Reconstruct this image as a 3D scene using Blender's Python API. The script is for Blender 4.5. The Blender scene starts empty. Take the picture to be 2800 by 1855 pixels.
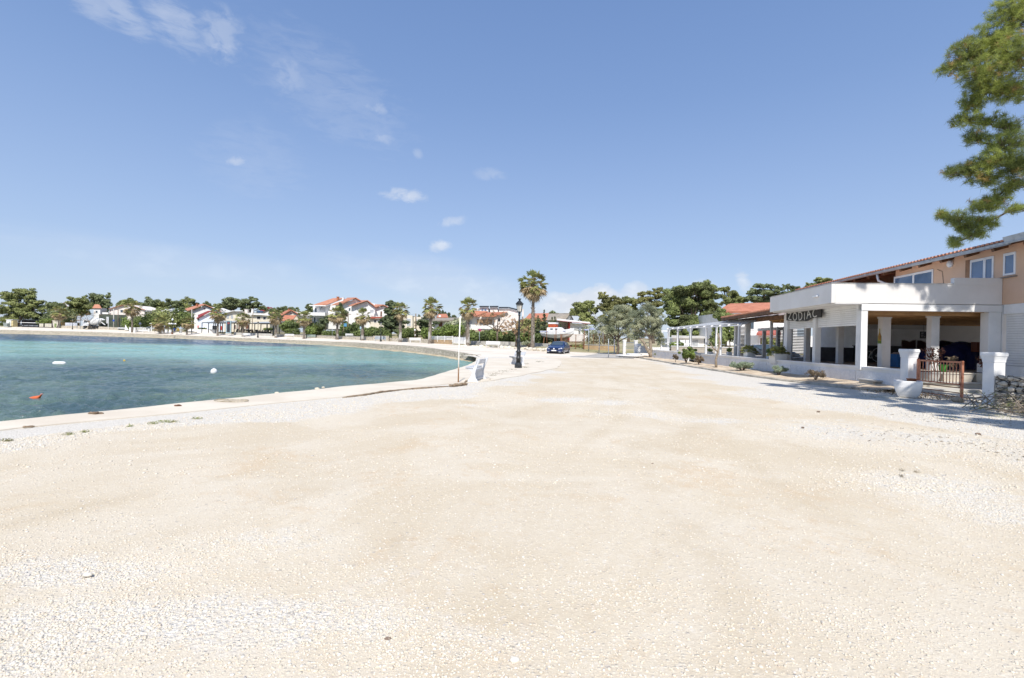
import bpy, bmesh, math, random
import numpy as np
from mathutils import Vector, Matrix, Euler
R = math.radians
scene = bpy.context.scene
col = scene.collection
# ---------------------------------------------------------------- survey: photo pixel -> place
F, CU, CV, EYE = 1350.0, 1400.0, 927.5, 1.6
ROLL = R(1.25)
_c, _s = math.cos(ROLL), math.sin(ROLL)
def ray(u, v):
    dx, dy = u - CU, v - CV
    return (dx*_c + dy*_s)/F, -(-dx*_s + dy*_c)/F
def at(u, v, D):
    kx, kz = ray(u, v)
    return Vector((kx*D, D, EYE + kz*D))
def gnd(u, v, z=0.0):
    kx, kz = ray(u, v)
    return at(u, v, (z - EYE)/kz)
# ---------------------------------------------------------------- mesh builder
class MB:
    def __init__(s): s.v, s.f = [], []
    def add(s, vs, fs):
        o = len(s.v); s.v += [tuple(p) for p in vs]; s.f += [tuple(i + o for i in f) for f in fs]; return s
    def box(s, c, d, rz=0.0, rot=None, taper=1.0):
        hx, hy, hz = d[0]/2, d[1]/2, d[2]/2
        P = [(-hx,-hy,-hz),(hx,-hy,-hz),(hx,hy,-hz),(-hx,hy,-hz)] + [(x*taper,y*taper,hz) for x, y in ((-hx,-hy),(hx,-hy),(hx,hy),(-hx,hy))]
        m = rot if rot is not None else Matrix.Rotation(rz, 3, 'Z')
        c = Vector(c)
        return s.add([m @ Vector(p) + c for p in P], [(0,3,2,1),(4,5,6,7),(0,1,5,4),(1,2,6,5),(2,3,7,6),(3,0,4,7)])
    def bx(s, x0, x1, y0, y1, z0, z1):
        return s.box(((x0+x1)/2, (y0+y1)/2, (z0+z1)/2), (x1-x0, y1-y0, z1-z0))
    def bar(s, a, b, w, h=None):
        a, b = Vector(a), Vector(b); d = b - a; L = d.length
        if L < 1e-6: return s
        q = d.to_track_quat('Y', 'Z').to_matrix()
        return s.box((a + b)/2, (w, L, h or w), rot=q)
    def prism(s, poly, n):                      # closed polygon (3D points) swept along the vector n
        n = Vector(n); k = len(poly)
        a = [Vector(p) for p in poly]; b = [p + n for p in a]
        return s.add(a + b, [tuple(range(k))[::-1], tuple(range(k, 2*k))] + [(i, (i+1) % k, k + (i+1) % k, k + i) for i in range(k)])
    def tube(s, pts, rad, n=8, cap=True):
        pts = [Vector(p) for p in pts]
        if not hasattr(rad, '__len__'): rad = [rad]*len(pts)
        vs, fs = [], []; up = Vector((0.0123, 0.021, 1))
        prev = None
        for i, p in enumerate(pts):
            d = (pts[min(i+1, len(pts)-1)] - pts[max(i-1, 0)]).normalized()
            if prev is None:
                a = d.cross(up)
                if a.length < 0.05: a = d.cross(Vector((1, 0, 0)))
            else: a = prev - d*prev.dot(d)
            a.normalize(); prev = a; b = d.cross(a)
            for j in range(n):
                t = 2*math.pi*j/n
                vs.append(p + (a*math.cos(t) + b*math.sin(t))*rad[i])
        for i in range(len(pts)-1):
            for j in range(n):
                fs.append((i*n+j, i*n+(j+1) % n, (i+1)*n+(j+1) % n, (i+1)*n+j))
        if cap: fs += [tuple(range(n))[::-1], tuple(range((len(pts)-1)*n, len(pts)*n))]
        return s.add(vs, fs)
    def lathe(s, prof, c=(0,0,0), n=16, sides=None, rot0=0.0, axis=None):    # prof: (radius, z)
        n = sides or n; vs, fs = [], []
        c = Vector(c)
        for r, z in prof:
            for j in range(n):
                t = 2*math.pi*j/n + rot0
                p = Vector((r*math.cos(t), r*math.sin(t), z))
                vs.append((axis @ p if axis is not None else p) + c)
        k = len(prof)
        for i in range(k-1):
            for j in range(n):
                fs.append((i*n+j, i*n+(j+1) % n, (i+1)*n+(j+1) % n, (i+1)*n+j))
        fs += [tuple(range(n))[::-1], tuple(range((k-1)*n, k*n))]
        return s.add(vs, fs)
    def loft(s, secs, cap=True):
        n = len(secs[0]); vs = [p for q in secs for p in q]; fs = []
        for i in range(len(secs)-1):
            for j in range(n):
                fs.append((i*n+j, i*n+(j+1) % n, (i+1)*n+(j+1) % n, (i+1)*n+j))
        if cap: fs += [tuple(range(n))[::-1], tuple(range((len(secs)-1)*n, len(secs)*n))]
        return s.add(vs, fs)
    def quad(s, a, b, c, d): return s.add([a, b, c, d], [(0,1,2,3)])
    def build(s, name, mat, parent=None, smooth=False, bevel=0.0, loc=None, autosmooth=None):
        me = bpy.data.meshes.new(name); me.from_pydata([tuple(p) for p in s.v], [], s.f)
        bm = bmesh.new(); bm.from_mesh(me); bmesh.ops.recalc_face_normals(bm, faces=bm.faces)
        bm.to_mesh(me); bm.free()
        return link(name, me, mat, parent, smooth, bevel, loc)
def link(name, me, mat, parent=None, smooth=False, bevel=0.0, loc=None):
    me.materials.append(mat)
    if smooth: me.polygons.foreach_set('use_smooth', [True]*len(me.polygons))
    o = bpy.data.objects.new(name, me); col.objects.link(o)
    if parent is not None: o.parent = parent
    if loc is not None: o.location = loc
    if bevel:
        b = o.modifiers.new('Bevel', 'BEVEL'); b.width = bevel; b.segments = 2; b.limit_method = 'ANGLE'
    return o
def np_mesh(name, V, Fc, mat, parent=None, smooth=False):
    V = np.asarray(V, np.float32); Fc = np.asarray(Fc, np.int32)
    me = bpy.data.meshes.new(name); nf, k = Fc.shape
    me.vertices.add(len(V)); me.vertices.foreach_set('co', V.ravel())
    me.loops.add(nf*k); me.loops.foreach_set('vertex_index', Fc.ravel())
    me.polygons.add(nf); me.polygons.foreach_set('loop_start', np.arange(0, nf*k, k, dtype=np.int32))
    me.update(calc_edges=True); me.validate()
    return link(name, me, mat, parent, smooth)
def tag(o, label=None, cat=None, group=None, kind=None):
    if label: o['label'] = label
    if cat: o['category'] = cat
    if group: o['group'] = group
    if kind: o['kind'] = kind
    return o
def thing(name, loc, label, cat, group=None, rz=0.0, scale=1.0):
    o = bpy.data.objects.new(name, None); col.objects.link(o)
    o.location = loc; o.rotation_euler = (0, 0, rz); o.scale = (scale,)*3
    o.empty_display_size = 0.2
    return tag(o, label, cat, group)
def copy_tree(o, label=None, loc=None, rz=None, scale=None, par=None, group=None):
    c = o.copy(); col.objects.link(c)
    if par is not None: c.parent = par
    if label: c['label'] = label
    if group: c['group'] = group
    if loc is not None: c.location = loc
    if rz is not None: c.rotation_euler = (0, 0, rz)
    if scale is not None: c.scale = scale if hasattr(scale, '__len__') else (scale,)*3
    for ch in list(o.children): copy_tree(ch, par=c)
    return c
# ---------------------------------------------------------------- materials
class NT:
    def __init__(s, t): s.t = t; s.n = t.nodes; s.l = t.links
    def new(s, typ, **kw):
        n = s.n.new(typ)
        for k, v in kw.items(): setattr(n, k, v)
        return n
    def set(s, sock, v):
        if isinstance(v, bpy.types.NodeSocket): s.l.new(v, sock)
        else: sock.default_value = v
    def math(s, op, a, b=0.0, c=0.0, clamp=False):
        n = s.new('ShaderNodeMath', operation=op, use_clamp=clamp)
        s.set(n.inputs[0], a); s.set(n.inputs[1], b); s.set(n.inputs[2], c); return n.outputs[0]
    def mix(s, f, a, b, blend='MIX'):
        n = s.new('ShaderNodeMix', data_type='RGBA', blend_type=blend)
        s.set(n.inputs[0], f); s.set(n.inputs[6], a); s.set(n.inputs[7], b); return n.outputs[2]
    def noise(s, vec, scale, detail=3.0, rough=0.55, dist=0.0):
        n = s.new('ShaderNodeTexNoise'); s.set(n.inputs['Vector'], vec)
        s.set(n.inputs['Scale'], scale); n.inputs['Detail'].default_value = detail
        n.inputs['Roughness'].default_value = rough; n.inputs['Distortion'].default_value = dist
        return n.outputs['Fac']
    def ramp(s, f, a, b, lo=0.0, hi=1.0):
        n = s.new('ShaderNodeMapRange', interpolation_type='SMOOTHSTEP')
        s.set(n.inputs[0], f); s.set(n.inputs[1], a); s.set(n.inputs[2], b); s.set(n.inputs[3], lo); s.set(n.inputs[4], hi)
        return n.outputs[0]
    def mapping(s, vec, scale=(1,1,1), rot=(0,0,0)):
        n = s.new('ShaderNodeMapping'); s.set(n.inputs[0], vec)
        n.inputs['Scale'].default_value = scale; n.inputs['Rotation'].default_value = rot; return n.outputs[0]
    def bump(s, h, strength=0.3, dist=0.02):
        n = s.new('ShaderNodeBump'); s.set(n.inputs['Height'], h); n.inputs['Strength'].default_value = strength
        n.inputs['Distance'].default_value = dist; return n.outputs[0]
def rgb(c): return (c[0], c[1], c[2], 1.0)
def start(name):
    m = bpy.data.materials.new(name); m.use_nodes = True
    t = NT(m.node_tree); b = m.node_tree.nodes['Principled BSDF']
    return m, t, b
def obj_co(t): return t.new('ShaderNodeTexCoord').outputs['Object']
def pos_co(t): return t.new('ShaderNodeNewGeometry').outputs['Position']
def M(name, c, rough=0.7, var=0.15, scale=2.0, bump=0.0, bscale=30.0, metal=0.0, c2=None, lo=0.4, hi=0.65, spec=0.4, coat=0.0, streak=False):
    m, t, b = start(name)
    co = obj_co(t)
    if streak: co2 = t.mapping(co, (1, 1, 0.15))
    else: co2 = co
    n = t.noise(co2, scale, 5.0)
    c2 = c2 or tuple(x*(1-var*2) for x in c)
    f = t.ramp(n, lo, hi)
    cc = t.mix(f, rgb(c), rgb(c2))
    fine = t.noise(co, scale*9, 3.0)
    cc = t.mix(t.math('MULTIPLY', t.ramp(fine, 0.35, 0.75), var), cc, rgb(tuple(x*0.55 for x in c)))
    t.set(b.inputs['Base Color'], cc)
    b.inputs['Roughness'].default_value = rough; b.inputs['Metallic'].default_value = metal
    b.inputs['Specular IOR Level'].default_value = spec
    b.inputs['Coat Weight'].default_value = coat; b.inputs['Coat Roughness'].default_value = 0.05
    if bump: t.set(b.inputs['Normal'], t.bump(t.noise(co, bscale, 5.0), bump, 0.03))
    return m
def leafmat(name, a, b_, dark=None, trans=0.3, clump=0.5, rough=0.6):
    m, t, b = start(name)
    g = t.new('ShaderNodeNewGeometry'); rnd = g.outputs['Random Per Island']
    cl = t.noise(obj_co(t), clump, 3.0)
    cc = t.mix(rnd, rgb(a), rgb(b_))
    cc = t.mix(t.ramp(cl, 0.42, 0.62), cc, rgb(dark or tuple(x*0.55 for x in a)))
    t.set(b.inputs['Base Color'], cc); b.inputs['Roughness'].default_value = rough
    b.inputs['Specular IOR Level'].default_value = 0.25
    tr = t.new('ShaderNodeBsdfTranslucent'); t.set(tr.inputs[0], cc)
    mx = t.new('ShaderNodeMixShader'); mx.inputs[0].default_value = trans
    t.l.new(b.outputs[0], mx.inputs[1]); t.l.new(tr.outputs[0], mx.inputs[2])
    t.l.new(mx.outputs[0], t.n['Material Output'].inputs[0])
    return m
def tilemat(name, a, b_, pitch=4.0, axis='X'):
    m, t, b = start(name); co = obj_co(t)
    w = t.new('ShaderNodeTexWave', wave_type='BANDS', bands_direction=axis, wave_profile='SIN')
    t.set(w.inputs['Vector'], co); w.inputs['Scale'].default_value = pitch; w.inputs['Distortion'].default_value = 0.6
    n = t.noise(co, 1.2, 5.0); n2 = t.noise(co, 11.0, 3.0)
    cc = t.mix(t.ramp(n, 0.35, 0.65), rgb(a), rgb(b_))
    cc = t.mix(t.math('MULTIPLY', t.ramp(n2, 0.45, 0.75), 0.35), cc, rgb(tuple(x*0.5 for x in a)))
    t.set(b.inputs['Base Color'], cc); b.inputs['Roughness'].default_value = 0.8
    t.set(b.inputs['Normal'], t.bump(w.outputs['Fac'], 0.7, 0.06))
    return m
def stonemat(name, c, c2, joint, scale=3.0, bump=0.6, flat=1.6):
    m, t, b = start(name); co = obj_co(t)
    wv = t.new('ShaderNodeVectorMath', operation='ADD')
    nn = t.new('ShaderNodeTexNoise'); t.set(nn.inputs['Vector'], co); nn.inputs['Scale'].default_value = 3.0
    sc = t.new('ShaderNodeVectorMath', operation='SCALE'); t.set(sc.inputs[0], nn.outputs['Color']); sc.inputs['Scale'].default_value = 0.22
    t.set(wv.inputs[0], t.mapping(co, (1, 1, flat))); t.set(wv.inputs[1], sc.outputs[0])
    v = t.new('ShaderNodeTexVoronoi', feature='F1'); t.set(v.inputs['Vector'], wv.outputs[0]); v.inputs['Scale'].default_value = scale
    e = t.new('ShaderNodeTexVoronoi', feature='DISTANCE_TO_EDGE'); t.set(e.inputs['Vector'], wv.outputs[0]); e.inputs['Scale'].default_value = scale
    sep = t.new('ShaderNodeSeparateColor'); t.set(sep.inputs[0], v.outputs['Color'])
    cc = t.mix(sep.outputs[0], rgb(c), rgb(c2))
    cc = t.mix(t.math('MULTIPLY', t.ramp(t.noise(co, 9.0, 4.0), 0.4, 0.7), 0.35), cc, rgb(tuple(x*0.6 for x in c2)))
    ed = t.ramp(e.outputs['Distance'], 0.015, 0.075)
    cc = t.mix(ed, rgb(joint), cc)
    t.set(b.inputs['Base Color'], cc); b.inputs['Roughness'].default_value = 0.9
    h = t.math('ADD', ed, t.math('MULTIPLY', t.noise(co, 14.0, 4.0), 0.4))
    t.set(b.inputs['Normal'], t.bump(h, bump, 0.05))
    return m
def glassmat(name, c=(0.03, 0.045, 0.06), rough=0.06):
    m, t, b = start(name); co = obj_co(t)
    t.set(b.inputs['Base Color'], t.mix(t.noise(co, 1.5), rgb(c), rgb(tuple(x*2.2 for x in c))))
    b.inputs['Roughness'].default_value = rough; b.inputs['Specular IOR Level'].default_value = 0.8
    return m
WHITE = M('white_paint', (0.80, 0.79, 0.77), 0.75, 0.05, 1.2, 0.15, 40, c2=(0.72, 0.71, 0.68))
WHITE2 = M('white_gloss_paint', (0.82, 0.82, 0.82), 0.4, 0.04, 2.0)
PALEBLUE = M('pale_blue_plaster', (0.66, 0.71, 0.78), 0.8, 0.05, 1.0, 0.1)
CREAM = M('cream_plaster', (0.72, 0.66, 0.54), 0.85, 0.08, 0.8, 0.1, c2=(0.64, 0.57, 0.46))
PINKISH = M('pink_white_plaster', (0.78, 0.71, 0.66), 0.85, 0.06, 0.6, 0.1, c2=(0.70, 0.63, 0.58))
GREYWALL = M('grey_plaster', (0.55, 0.54, 0.52), 0.85, 0.1, 0.8, 0.1)
ORANGE = M('orange_plaster', (0.72, 0.485, 0.335), 0.85, 0.05, 0.7, 0.12, 60, c2=(0.68, 0.45, 0.30))
TILE = tilemat('terracotta_tile', (0.55, 0.225, 0.135), (0.45, 0.17, 0.10), 2.2)
TILE2 = tilemat('pale_terracotta_tile', (0.58, 0.27, 0.17), (0.47, 0.20, 0.12), 2.2)
REDTILE = tilemat('dark_red_roof', (0.33, 0.045, 0.04), (0.27, 0.04, 0.035), 2.0)
GREYROOF = M('grey_brown_roof', (0.33, 0.29, 0.24), 0.9, 0.15, 1.5, 0.3)
DARK = M('dark_metal', (0.035, 0.04, 0.045), 0.45, 0.15, 6.0, 0.1, 60, metal=0.3)
IRON = M('black_cast_iron', (0.022, 0.027, 0.032), 0.42, 0.2, 9.0, 0.2, 50, metal=0.2, c2=(0.05, 0.052, 0.052))
GALV = M('galvanised_steel', (0.42, 0.46, 0.50), 0.45, 0.12, 4.0, metal=0.5)
RUST = M('rusty_salmon_paint', (0.60, 0.25, 0.14), 0.6, 0.2, 7.0, 0.25, 40, c2=(0.30, 0.085, 0.035), lo=0.45, hi=0.68)
RUST2 = M('rusty_steel', (0.24, 0.11, 0.06), 0.8, 0.2, 6.0, 0.2)
WOOD = M('brown_timber', (0.17, 0.085, 0.042), 0.7, 0.2, 3.0, 0.2, streak=True)
PINEWOOD = M('honey_pine_boards', (0.50, 0.29, 0.12), 0.6, 0.15, 2.0, 0.15, c2=(0.40, 0.22, 0.09))
BARK = M('grey_brown_bark', (0.17, 0.13, 0.10), 0.95, 0.25, 6.0, 0.8, 25)
OLIVEBARK = M('pale_olive_bark', (0.34, 0.28, 0.21), 0.95, 0.2, 7.0, 0.8, 25, c2=(0.22, 0.18, 0.14))
PALMBARK = M('palm_bark', (0.26, 0.22, 0.18), 0.95, 0.25, 4.0, 0.8, 14, c2=(0.13, 0.105, 0.085))
LIME = M('limewashed_bark', (0.44, 0.42, 0.39), 0.95, 0.15, 6.0, 0.4, 25)
CONC = M('concrete', (0.52, 0.50, 0.46), 0.9, 0.12, 2.0, 0.25, 30, c2=(0.42, 0.40, 0.36))
PALECONC = M('pale_concrete', (0.66, 0.60, 0.50), 0.92, 0.06, 0.7, 0.25, 25, c2=(0.60, 0.53, 0.43))
STONE = stonemat('limestone_wall', (0.64, 0.58, 0.48), (0.48, 0.43, 0.34), (0.26, 0.22, 0.17), 2.8)
SEASTONE = stonemat('weathered_sea_wall_stone', (0.56, 0.50, 0.40), (0.37, 0.33, 0.25), (0.19, 0.165, 0.13), 2.0, 0.9, 2.6)
STONENEAR = stonemat('dry_stone', (0.60, 0.54, 0.45), (0.42, 0.38, 0.31), (0.09, 0.075, 0.06), 3.6, 0.9, 1.7)
OCHREWALL = M('ochre_block_wall', (0.50, 0.36, 0.21), 0.9, 0.2, 1.2, 0.3, c2=(0.38, 0.27, 0.16))
GLASS = glassmat('window_glass')
GLASSB = glassmat('blue_window_glass', (0.06, 0.10, 0.17))
BLACK = M('black_paint', (0.012, 0.012, 0.014), 0.5, 0.2, 5.0)
NAVY = M('navy_tarpaulin', (0.012, 0.02, 0.10), 0.5, 0.2, 2.0, 0.5, 5)
SKYTARP = M('bright_blue_tarpaulin', (0.03, 0.16, 0.42), 0.5, 0.15, 3.0, 0.4, 8)
RED = M('red_paint', (0.55, 0.05, 0.035), 0.5, 0.1, 4.0)
YELLOW = M('yellow_plastic', (0.80, 0.52, 0.03), 0.5, 0.1, 4.0)
SIGNBLUE = M('sign_blue', (0.03, 0.09, 0.42), 0.4, 0.08, 5.0)
TERRA = M('terracotta_clay', (0.40, 0.15, 0.07), 0.8, 0.12, 6.0)
PINE = leafmat('pine_foliage', (0.40, 0.42, 0.16), (0.25, 0.29, 0.11), (0.190, 0.210, 0.085), 0.22, 0.25)
PINE2 = leafmat('dark_pine_foliage', (0.29, 0.33, 0.16), (0.19, 0.23, 0.11), (0.130, 0.155, 0.075), 0.2, 0.3)
PINEBR = leafmat('bronze_pine_foliage', (0.36, 0.34, 0.13), (0.26, 0.27, 0.10), (0.160, 0.165, 0.070), 0.2, 0.3)
BROAD = leafmat('broadleaf_foliage', (0.34, 0.39, 0.14), (0.21, 0.26, 0.095), (0.130, 0.150, 0.065), 0.28, 0.4)
HEDGE = leafmat('hedge_foliage', (0.250, 0.310, 0.100), (0.150, 0.190, 0.065), (0.100, 0.130, 0.050), 0.28, 0.5)
BUSH = leafmat('bright_bush_foliage', (0.310, 0.390, 0.100), (0.180, 0.250, 0.070), (0.140, 0.180, 0.060), 0.3, 2.5)
OLIVE = leafmat('olive_foliage', (0.56, 0.56, 0.38), (0.37, 0.39, 0.24), (0.220, 0.250, 0.160), 0.25, 0.7)
SILVER = leafmat('silver_shrub_foliage', (0.460, 0.517, 0.389), (0.287, 0.359, 0.245), (0.233, 0.292, 0.194), 0.2, 4.0)
DRYLEAF = leafmat('dry_brown_foliage', (0.29, 0.225, 0.15), (0.19, 0.145, 0.095), (0.15, 0.115, 0.075), 0.2, 4.0)
SEED = leafmat('tan_seed_bunches', (0.644, 0.448, 0.252), (0.476, 0.322, 0.182), (0.491, 0.321, 0.189), 0.25, 1.0)
CYP = leafmat('conifer_foliage', (0.200, 0.240, 0.120), (0.130, 0.160, 0.080), (0.100, 0.125, 0.065), 0.15, 0.7)
FROND = leafmat('palm_frond_green', (0.50, 0.50, 0.19), (0.30, 0.33, 0.12), (0.200, 0.200, 0.080), 0.3, 0.8)
DEADFROND = leafmat('palm_frond_dead', (0.660, 0.530, 0.340), (0.460, 0.360, 0.220), (0.360, 0.280, 0.170), 0.3, 0.8)
REDLEAF = leafmat('red_leaf_foliage', (0.374, 0.132, 0.066), (0.176, 0.066, 0.050), (0.149, 0.074, 0.045), 0.3, 6.0)
WEEDM = leafmat('weed_foliage', (0.372, 0.396, 0.117), (0.209, 0.257, 0.081), (0.281, 0.267, 0.126), 0.3, 3.0)
# ---------------------------------------------------------------- camera, sun, sky
cam = bpy.data.cameras.new('Camera'); cam.sensor_width = 36.0; cam.lens = F/2800.0*36.0
cam.clip_start = 0.1; cam.clip_end = 6000
co_ = bpy.data.objects.new('Camera', cam); col.objects.link(co_)
co_.matrix_world = Matrix.Translation((0, 0, EYE)) @ Matrix.Rotation(-ROLL, 4, 'Y') @ Matrix.Rotation(R(90), 4, 'X')
scene.camera = co_
SUN_EL, SUN_AZ = R(52), R(181.6)
sd = Vector((math.sin(SUN_AZ)*math.cos(SUN_EL), math.cos(SUN_AZ)*math.cos(SUN_EL), math.sin(SUN_EL)))
sl = bpy.data.lights.new('Sun', 'SUN'); sl.energy = 4.1; sl.angle = R(0.53); sl.color = (1.0, 0.955, 0.89)
so = bpy.data.objects.new('Sun', sl); col.objects.link(so); so.rotation_euler = sd.to_track_quat('Z', 'Y').to_euler()
world = bpy.data.worlds.new('World'); scene.world = world; world.use_nodes = True
wt = NT(world.node_tree); bg = wt.n['Background']
sky = wt.new('ShaderNodeTexSky', sky_type='NISHITA', sun_disc=False, sun_elevation=SUN_EL, sun_rotation=SUN_AZ,
             altitude=0.0, air_density=1.0, dust_density=0.6, ozone_density=1.6)
hs = wt.new('ShaderNodeHueSaturation'); hs.inputs['Saturation'].default_value = 1.08; hs.inputs['Hue'].default_value = 0.506
hs.inputs['Value'].default_value = 1.0
wt.l.new(sky.outputs[0], hs.inputs['Color'])
wd = wt.new('ShaderNodeTexCoord').outputs['Generated']
sx = wt.new('ShaderNodeSeparateXYZ'); wt.l.new(wd, sx.inputs[0])
grad = wt.new('ShaderNodeValToRGB'); gr_ = grad.color_ramp; gr_.interpolation = 'B_SPLINE'
gr_.elements[0].position = 0.0; gr_.elements[0].color = (0.6550, 0.7750, 0.9875, 1); gr_.elements[1].position = 1.0; gr_.elements[1].color = (0.1550, 0.2875, 0.6125, 1)
for p_, c_ in ((.06, (0.6125, 0.7500, 0.9875, 1)), (.14, (0.5000, 0.6700, 0.9750, 1)), (.28, (0.3750, 0.5450, 0.9000, 1)), (.42, (0.2700, 0.4350, 0.8000, 1)), (.62, (0.2050, 0.3500, 0.7000, 1))):
    e_ = gr_.elements.new(p_); e_.color = c_
wt.l.new(wt.math('MULTIPLY', wt.math('ARCSINE', sx.outputs[2]), 1/1.05, clamp=True), grad.inputs[0])
gx_ = wt.new('ShaderNodeVectorMath', operation='SCALE'); wt.l.new(grad.outputs[0], gx_.inputs[0]); gx_.inputs['Scale'].default_value = 4.0
skyc = wt.mix(0.85, hs.outputs[0], gx_.outputs[0])     # the clear-sky model, evened towards the pale spring sky of the place
az = wt.math('ARCTAN2', sx.outputs[0], sx.outputs[1]); el = wt.math('ARCSINE', sx.outputs[2])
wvec = wt.new('ShaderNodeCombineXYZ'); wt.l.new(az, wvec.inputs[0]); wt.l.new(el, wvec.inputs[1])
fib = wt.noise(wt.mapping(wvec.outputs[0], (7, 24, 1), (0, 0, R(-30))), 3.0, 8.0, 0.66, 0.5)
fib2 = wt.noise(wt.mapping(wvec.outputs[0], (22, 34, 1), (0, 0, R(20))), 1.6, 8.0, 0.6, 0.5)
puff = wt.noise(wt.mapping(wvec.outputs[0], (20, 34, 1)), 1.0, 8.0, 0.55, 0.2)
lowb = wt.noise(wt.mapping(wvec.outputs[0], (1.4, 9, 1), (0, 0, R(-9))), 2.0, 5.0, 0.5, 0.4)
def azel(u, v):
    kx, kz = ray(u, v); return math.atan(kx), math.atan(kz/math.sqrt(1 + kx*kx))
def cloud(u, v, ru, rv, rot, dens, tex, lo, hi):
    global cmask
    a0, e0 = azel(u, v)
    ra, re = ru/F/(1 + ((u-CU)/F)**2), rv/F
    da, de = wt.math('SUBTRACT', az, a0), wt.math('SUBTRACT', el, e0)
    cr, sr = math.cos(R(rot)), math.sin(R(rot))
    p = wt.math('ADD', wt.math('MULTIPLY', da, cr), wt.math('MULTIPLY', de, sr))
    q = wt.math('SUBTRACT', wt.math('MULTIPLY', de, cr), wt.math('MULTIPLY', da, sr))
    r2 = wt.math('ADD', wt.math('POWER', wt.math('ABSOLUTE', wt.math('DIVIDE', p, ra)), 2.0), wt.math('POWER', wt.math('ABSOLUTE', wt.math('DIVIDE', q, re)), 2.0))
    fall = wt.math('SUBTRACT', 1.0, r2, clamp=True)
    t = wt.ramp(wt.math('ADD', tex, wt.math('MULTIPLY', wt.math('SUBTRACT', fall, 0.5), 0.35)), lo, hi)
    m = wt.math('MULTIPLY', wt.math('MULTIPLY', t, wt.math('POWER', fall, 0.8)), dens)
    cmask = m if cmask is None else wt.math('MAXIMUM', cmask, m)
cmask = None
for c in [(340, 40, 120, 40, -34, .34), (480, 62, 150, 60, -30, .30), (600, 95, 95, 70, -20, .32), (250, 5, 150, 40, -20, .3), (790, 205, 80, 60, -10, .22), (1020, 297, 50, 24, 0, .32),
          (1050, 382, 40, 18, 0, .25), (1142, 421, 22, 16, -40, .25), (645, 440, 20, 36, -70, .45), (1105, 535, 78, 24, 0, .62), (1235, 606, 55, 18, 12, .4),
          (1203, 674, 42, 22, 4, .6), (900, 250, 330, 130, -22, .12), (700, 440, 200, 120, 0, .08), (1340, 478, 60, 22, 0, .2), (2032, 765, 26, 42, 20, .5)]:
    cloud(*c[:5], c[5], fib2 if c[2] < 120 else fib, 0.38, 0.72)
for c in [(1590, 832, 150, 52, 6, 1.0), (1640, 815, 90, 42, 0, 1.0), (1520, 858, 95, 40, 4, .85), (1740, 800, 62, 34, 6, .7), (1920, 800, 60, 40, 0, .5), (1480, 870, 60, 20, 0, .5)]:
    cloud(*c, puff, 0.36, 0.50)
for c in [(1200, 770, 420, 80, -8, .30), (500, 730, 700, 60, -3, .18), (1500, 860, 700, 60, 0, .25)]:
    cloud(*c, lowb, 0.3, 0.7)
cshade = wt.mix(wt.ramp(puff, 0.45, 0.7), (3.6, 3.85, 4.3, 1), (4.6, 4.7, 4.85, 1))
wt.l.new(wt.mix(cmask, skyc, cshade), bg.inputs['Color'])
bg.inputs['Strength'].default_value = 0.15
scene.view_settings.view_transform = 'Standard'; scene.view_settings.look = 'None'
scene.view_settings.exposure = 0.45; scene.view_settings.gamma = 1.0
scene.cycles.max_bounces = 8; scene.cycles.diffuse_bounces = 5; scene.cycles.glossy_bounces = 3
scene.cycles.transparent_max_bounces = 8; scene.cycles.transmission_bounces = 4
scene.cycles.use_denoising = True
scene.cycles.caustics_reflective = False; scene.cycles.caustics_refractive = False
# ---------------------------------------------------------------- lie of the land
SEA = -0.5
QUAY = [(-40, -32.7), (8.31, -8.59), (11.68, -6.9), (15.5, -5.05), (17.8, -3.6), (18.75, -3.36), (28.4, -2.58), (34.4, -2.5), (40.5, -2.9)]
SHORE = [(-900, 905, 260), (-300, 908, 215), (0, 912, 189), (200, 917, 178), (360, 922, 165), (490, 926, 152), (650, 933, 131), (750, 937, 118), (850, 942, 106),
         (950, 948, 92), (1000, 953, 83), (1050, 958, 74), (1150, 968, 62), (1230, 980, 50), (1290, 990, 43)]     # (u, v, distance) of the far water line
TOP = [(-900, 1.0), (0, .84), (250, .84), (360, .70), (500, .48), (644, .32), (743, .27), (872, .25), (993, .36), (1133, .36), (1243, .2), (1317, .06)]
BACK = [(-900, 300, 2.4), (0, 205, 2.2), (250, 192, 1.95), (500, 167, 1.48), (750, 133, .92), (1000, 99, .68), (1240, 74, .53), (1400, 64, .36), (1520, 58, .20), (1700, 58, .05), (2000, 60, .1), (3600, 60, .2)]
def lerp(tab, x, k=1):
    return float(np.interp(x, [r[0] for r in tab], [r[k] for r in tab]))
_sp = sorted([(r[2], ray(r[0], r[1])[0]*r[2]) for r in SHORE])
LINE = QUAY + [p for p in _sp if p[0] > 41]
def xL(y): return np.interp(y, [p[0] for p in LINE], [p[1] for p in LINE])
def dsea(u): return lerp(SHORE, u, 2)
# whiteness of the loose gravel (a real change of material: white chippings against beige sand)
def blob(u, v, ru, rv, w):
    p = gnd(u, v); return (p.x, p.y, ru*p.y/F, rv*p.y*p.y/(F*EYE), w)
PATCH = [blob(*b) for b in [(230, 1560, 330, 60, .9), (330, 1700, 480, 120, .95), (120, 1790, 330, 90, .8), (900, 1700, 420, 90, .7), (1080, 1570, 240, 50, .45), (700, 1480, 330, 40, .45),
         (1250, 1760, 420, 70, .5), (2620, 1350, 230, 60, .9), (2760, 1400, 200, 60, .9), (2480, 1310, 150, 26, .6), (1540, 1093, 110, 10, .9), (1680, 1102, 90, 9, .8), (1640, 1130, 50, 14, .6),
         (1780, 1135, 90, 12, .7), (1950, 1150, 120, 14, .7), (2300, 1180, 230, 40, .8), (2600, 1210, 240, 50, .8), (2780, 1260, 200, 60, .6), (1290, 1107, 50, 6, .6), (1800, 1062, 70, 5, .5), (2300, 1700, 380, 60, .25), (1750, 1620, 300, 50, .3)]]
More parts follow.
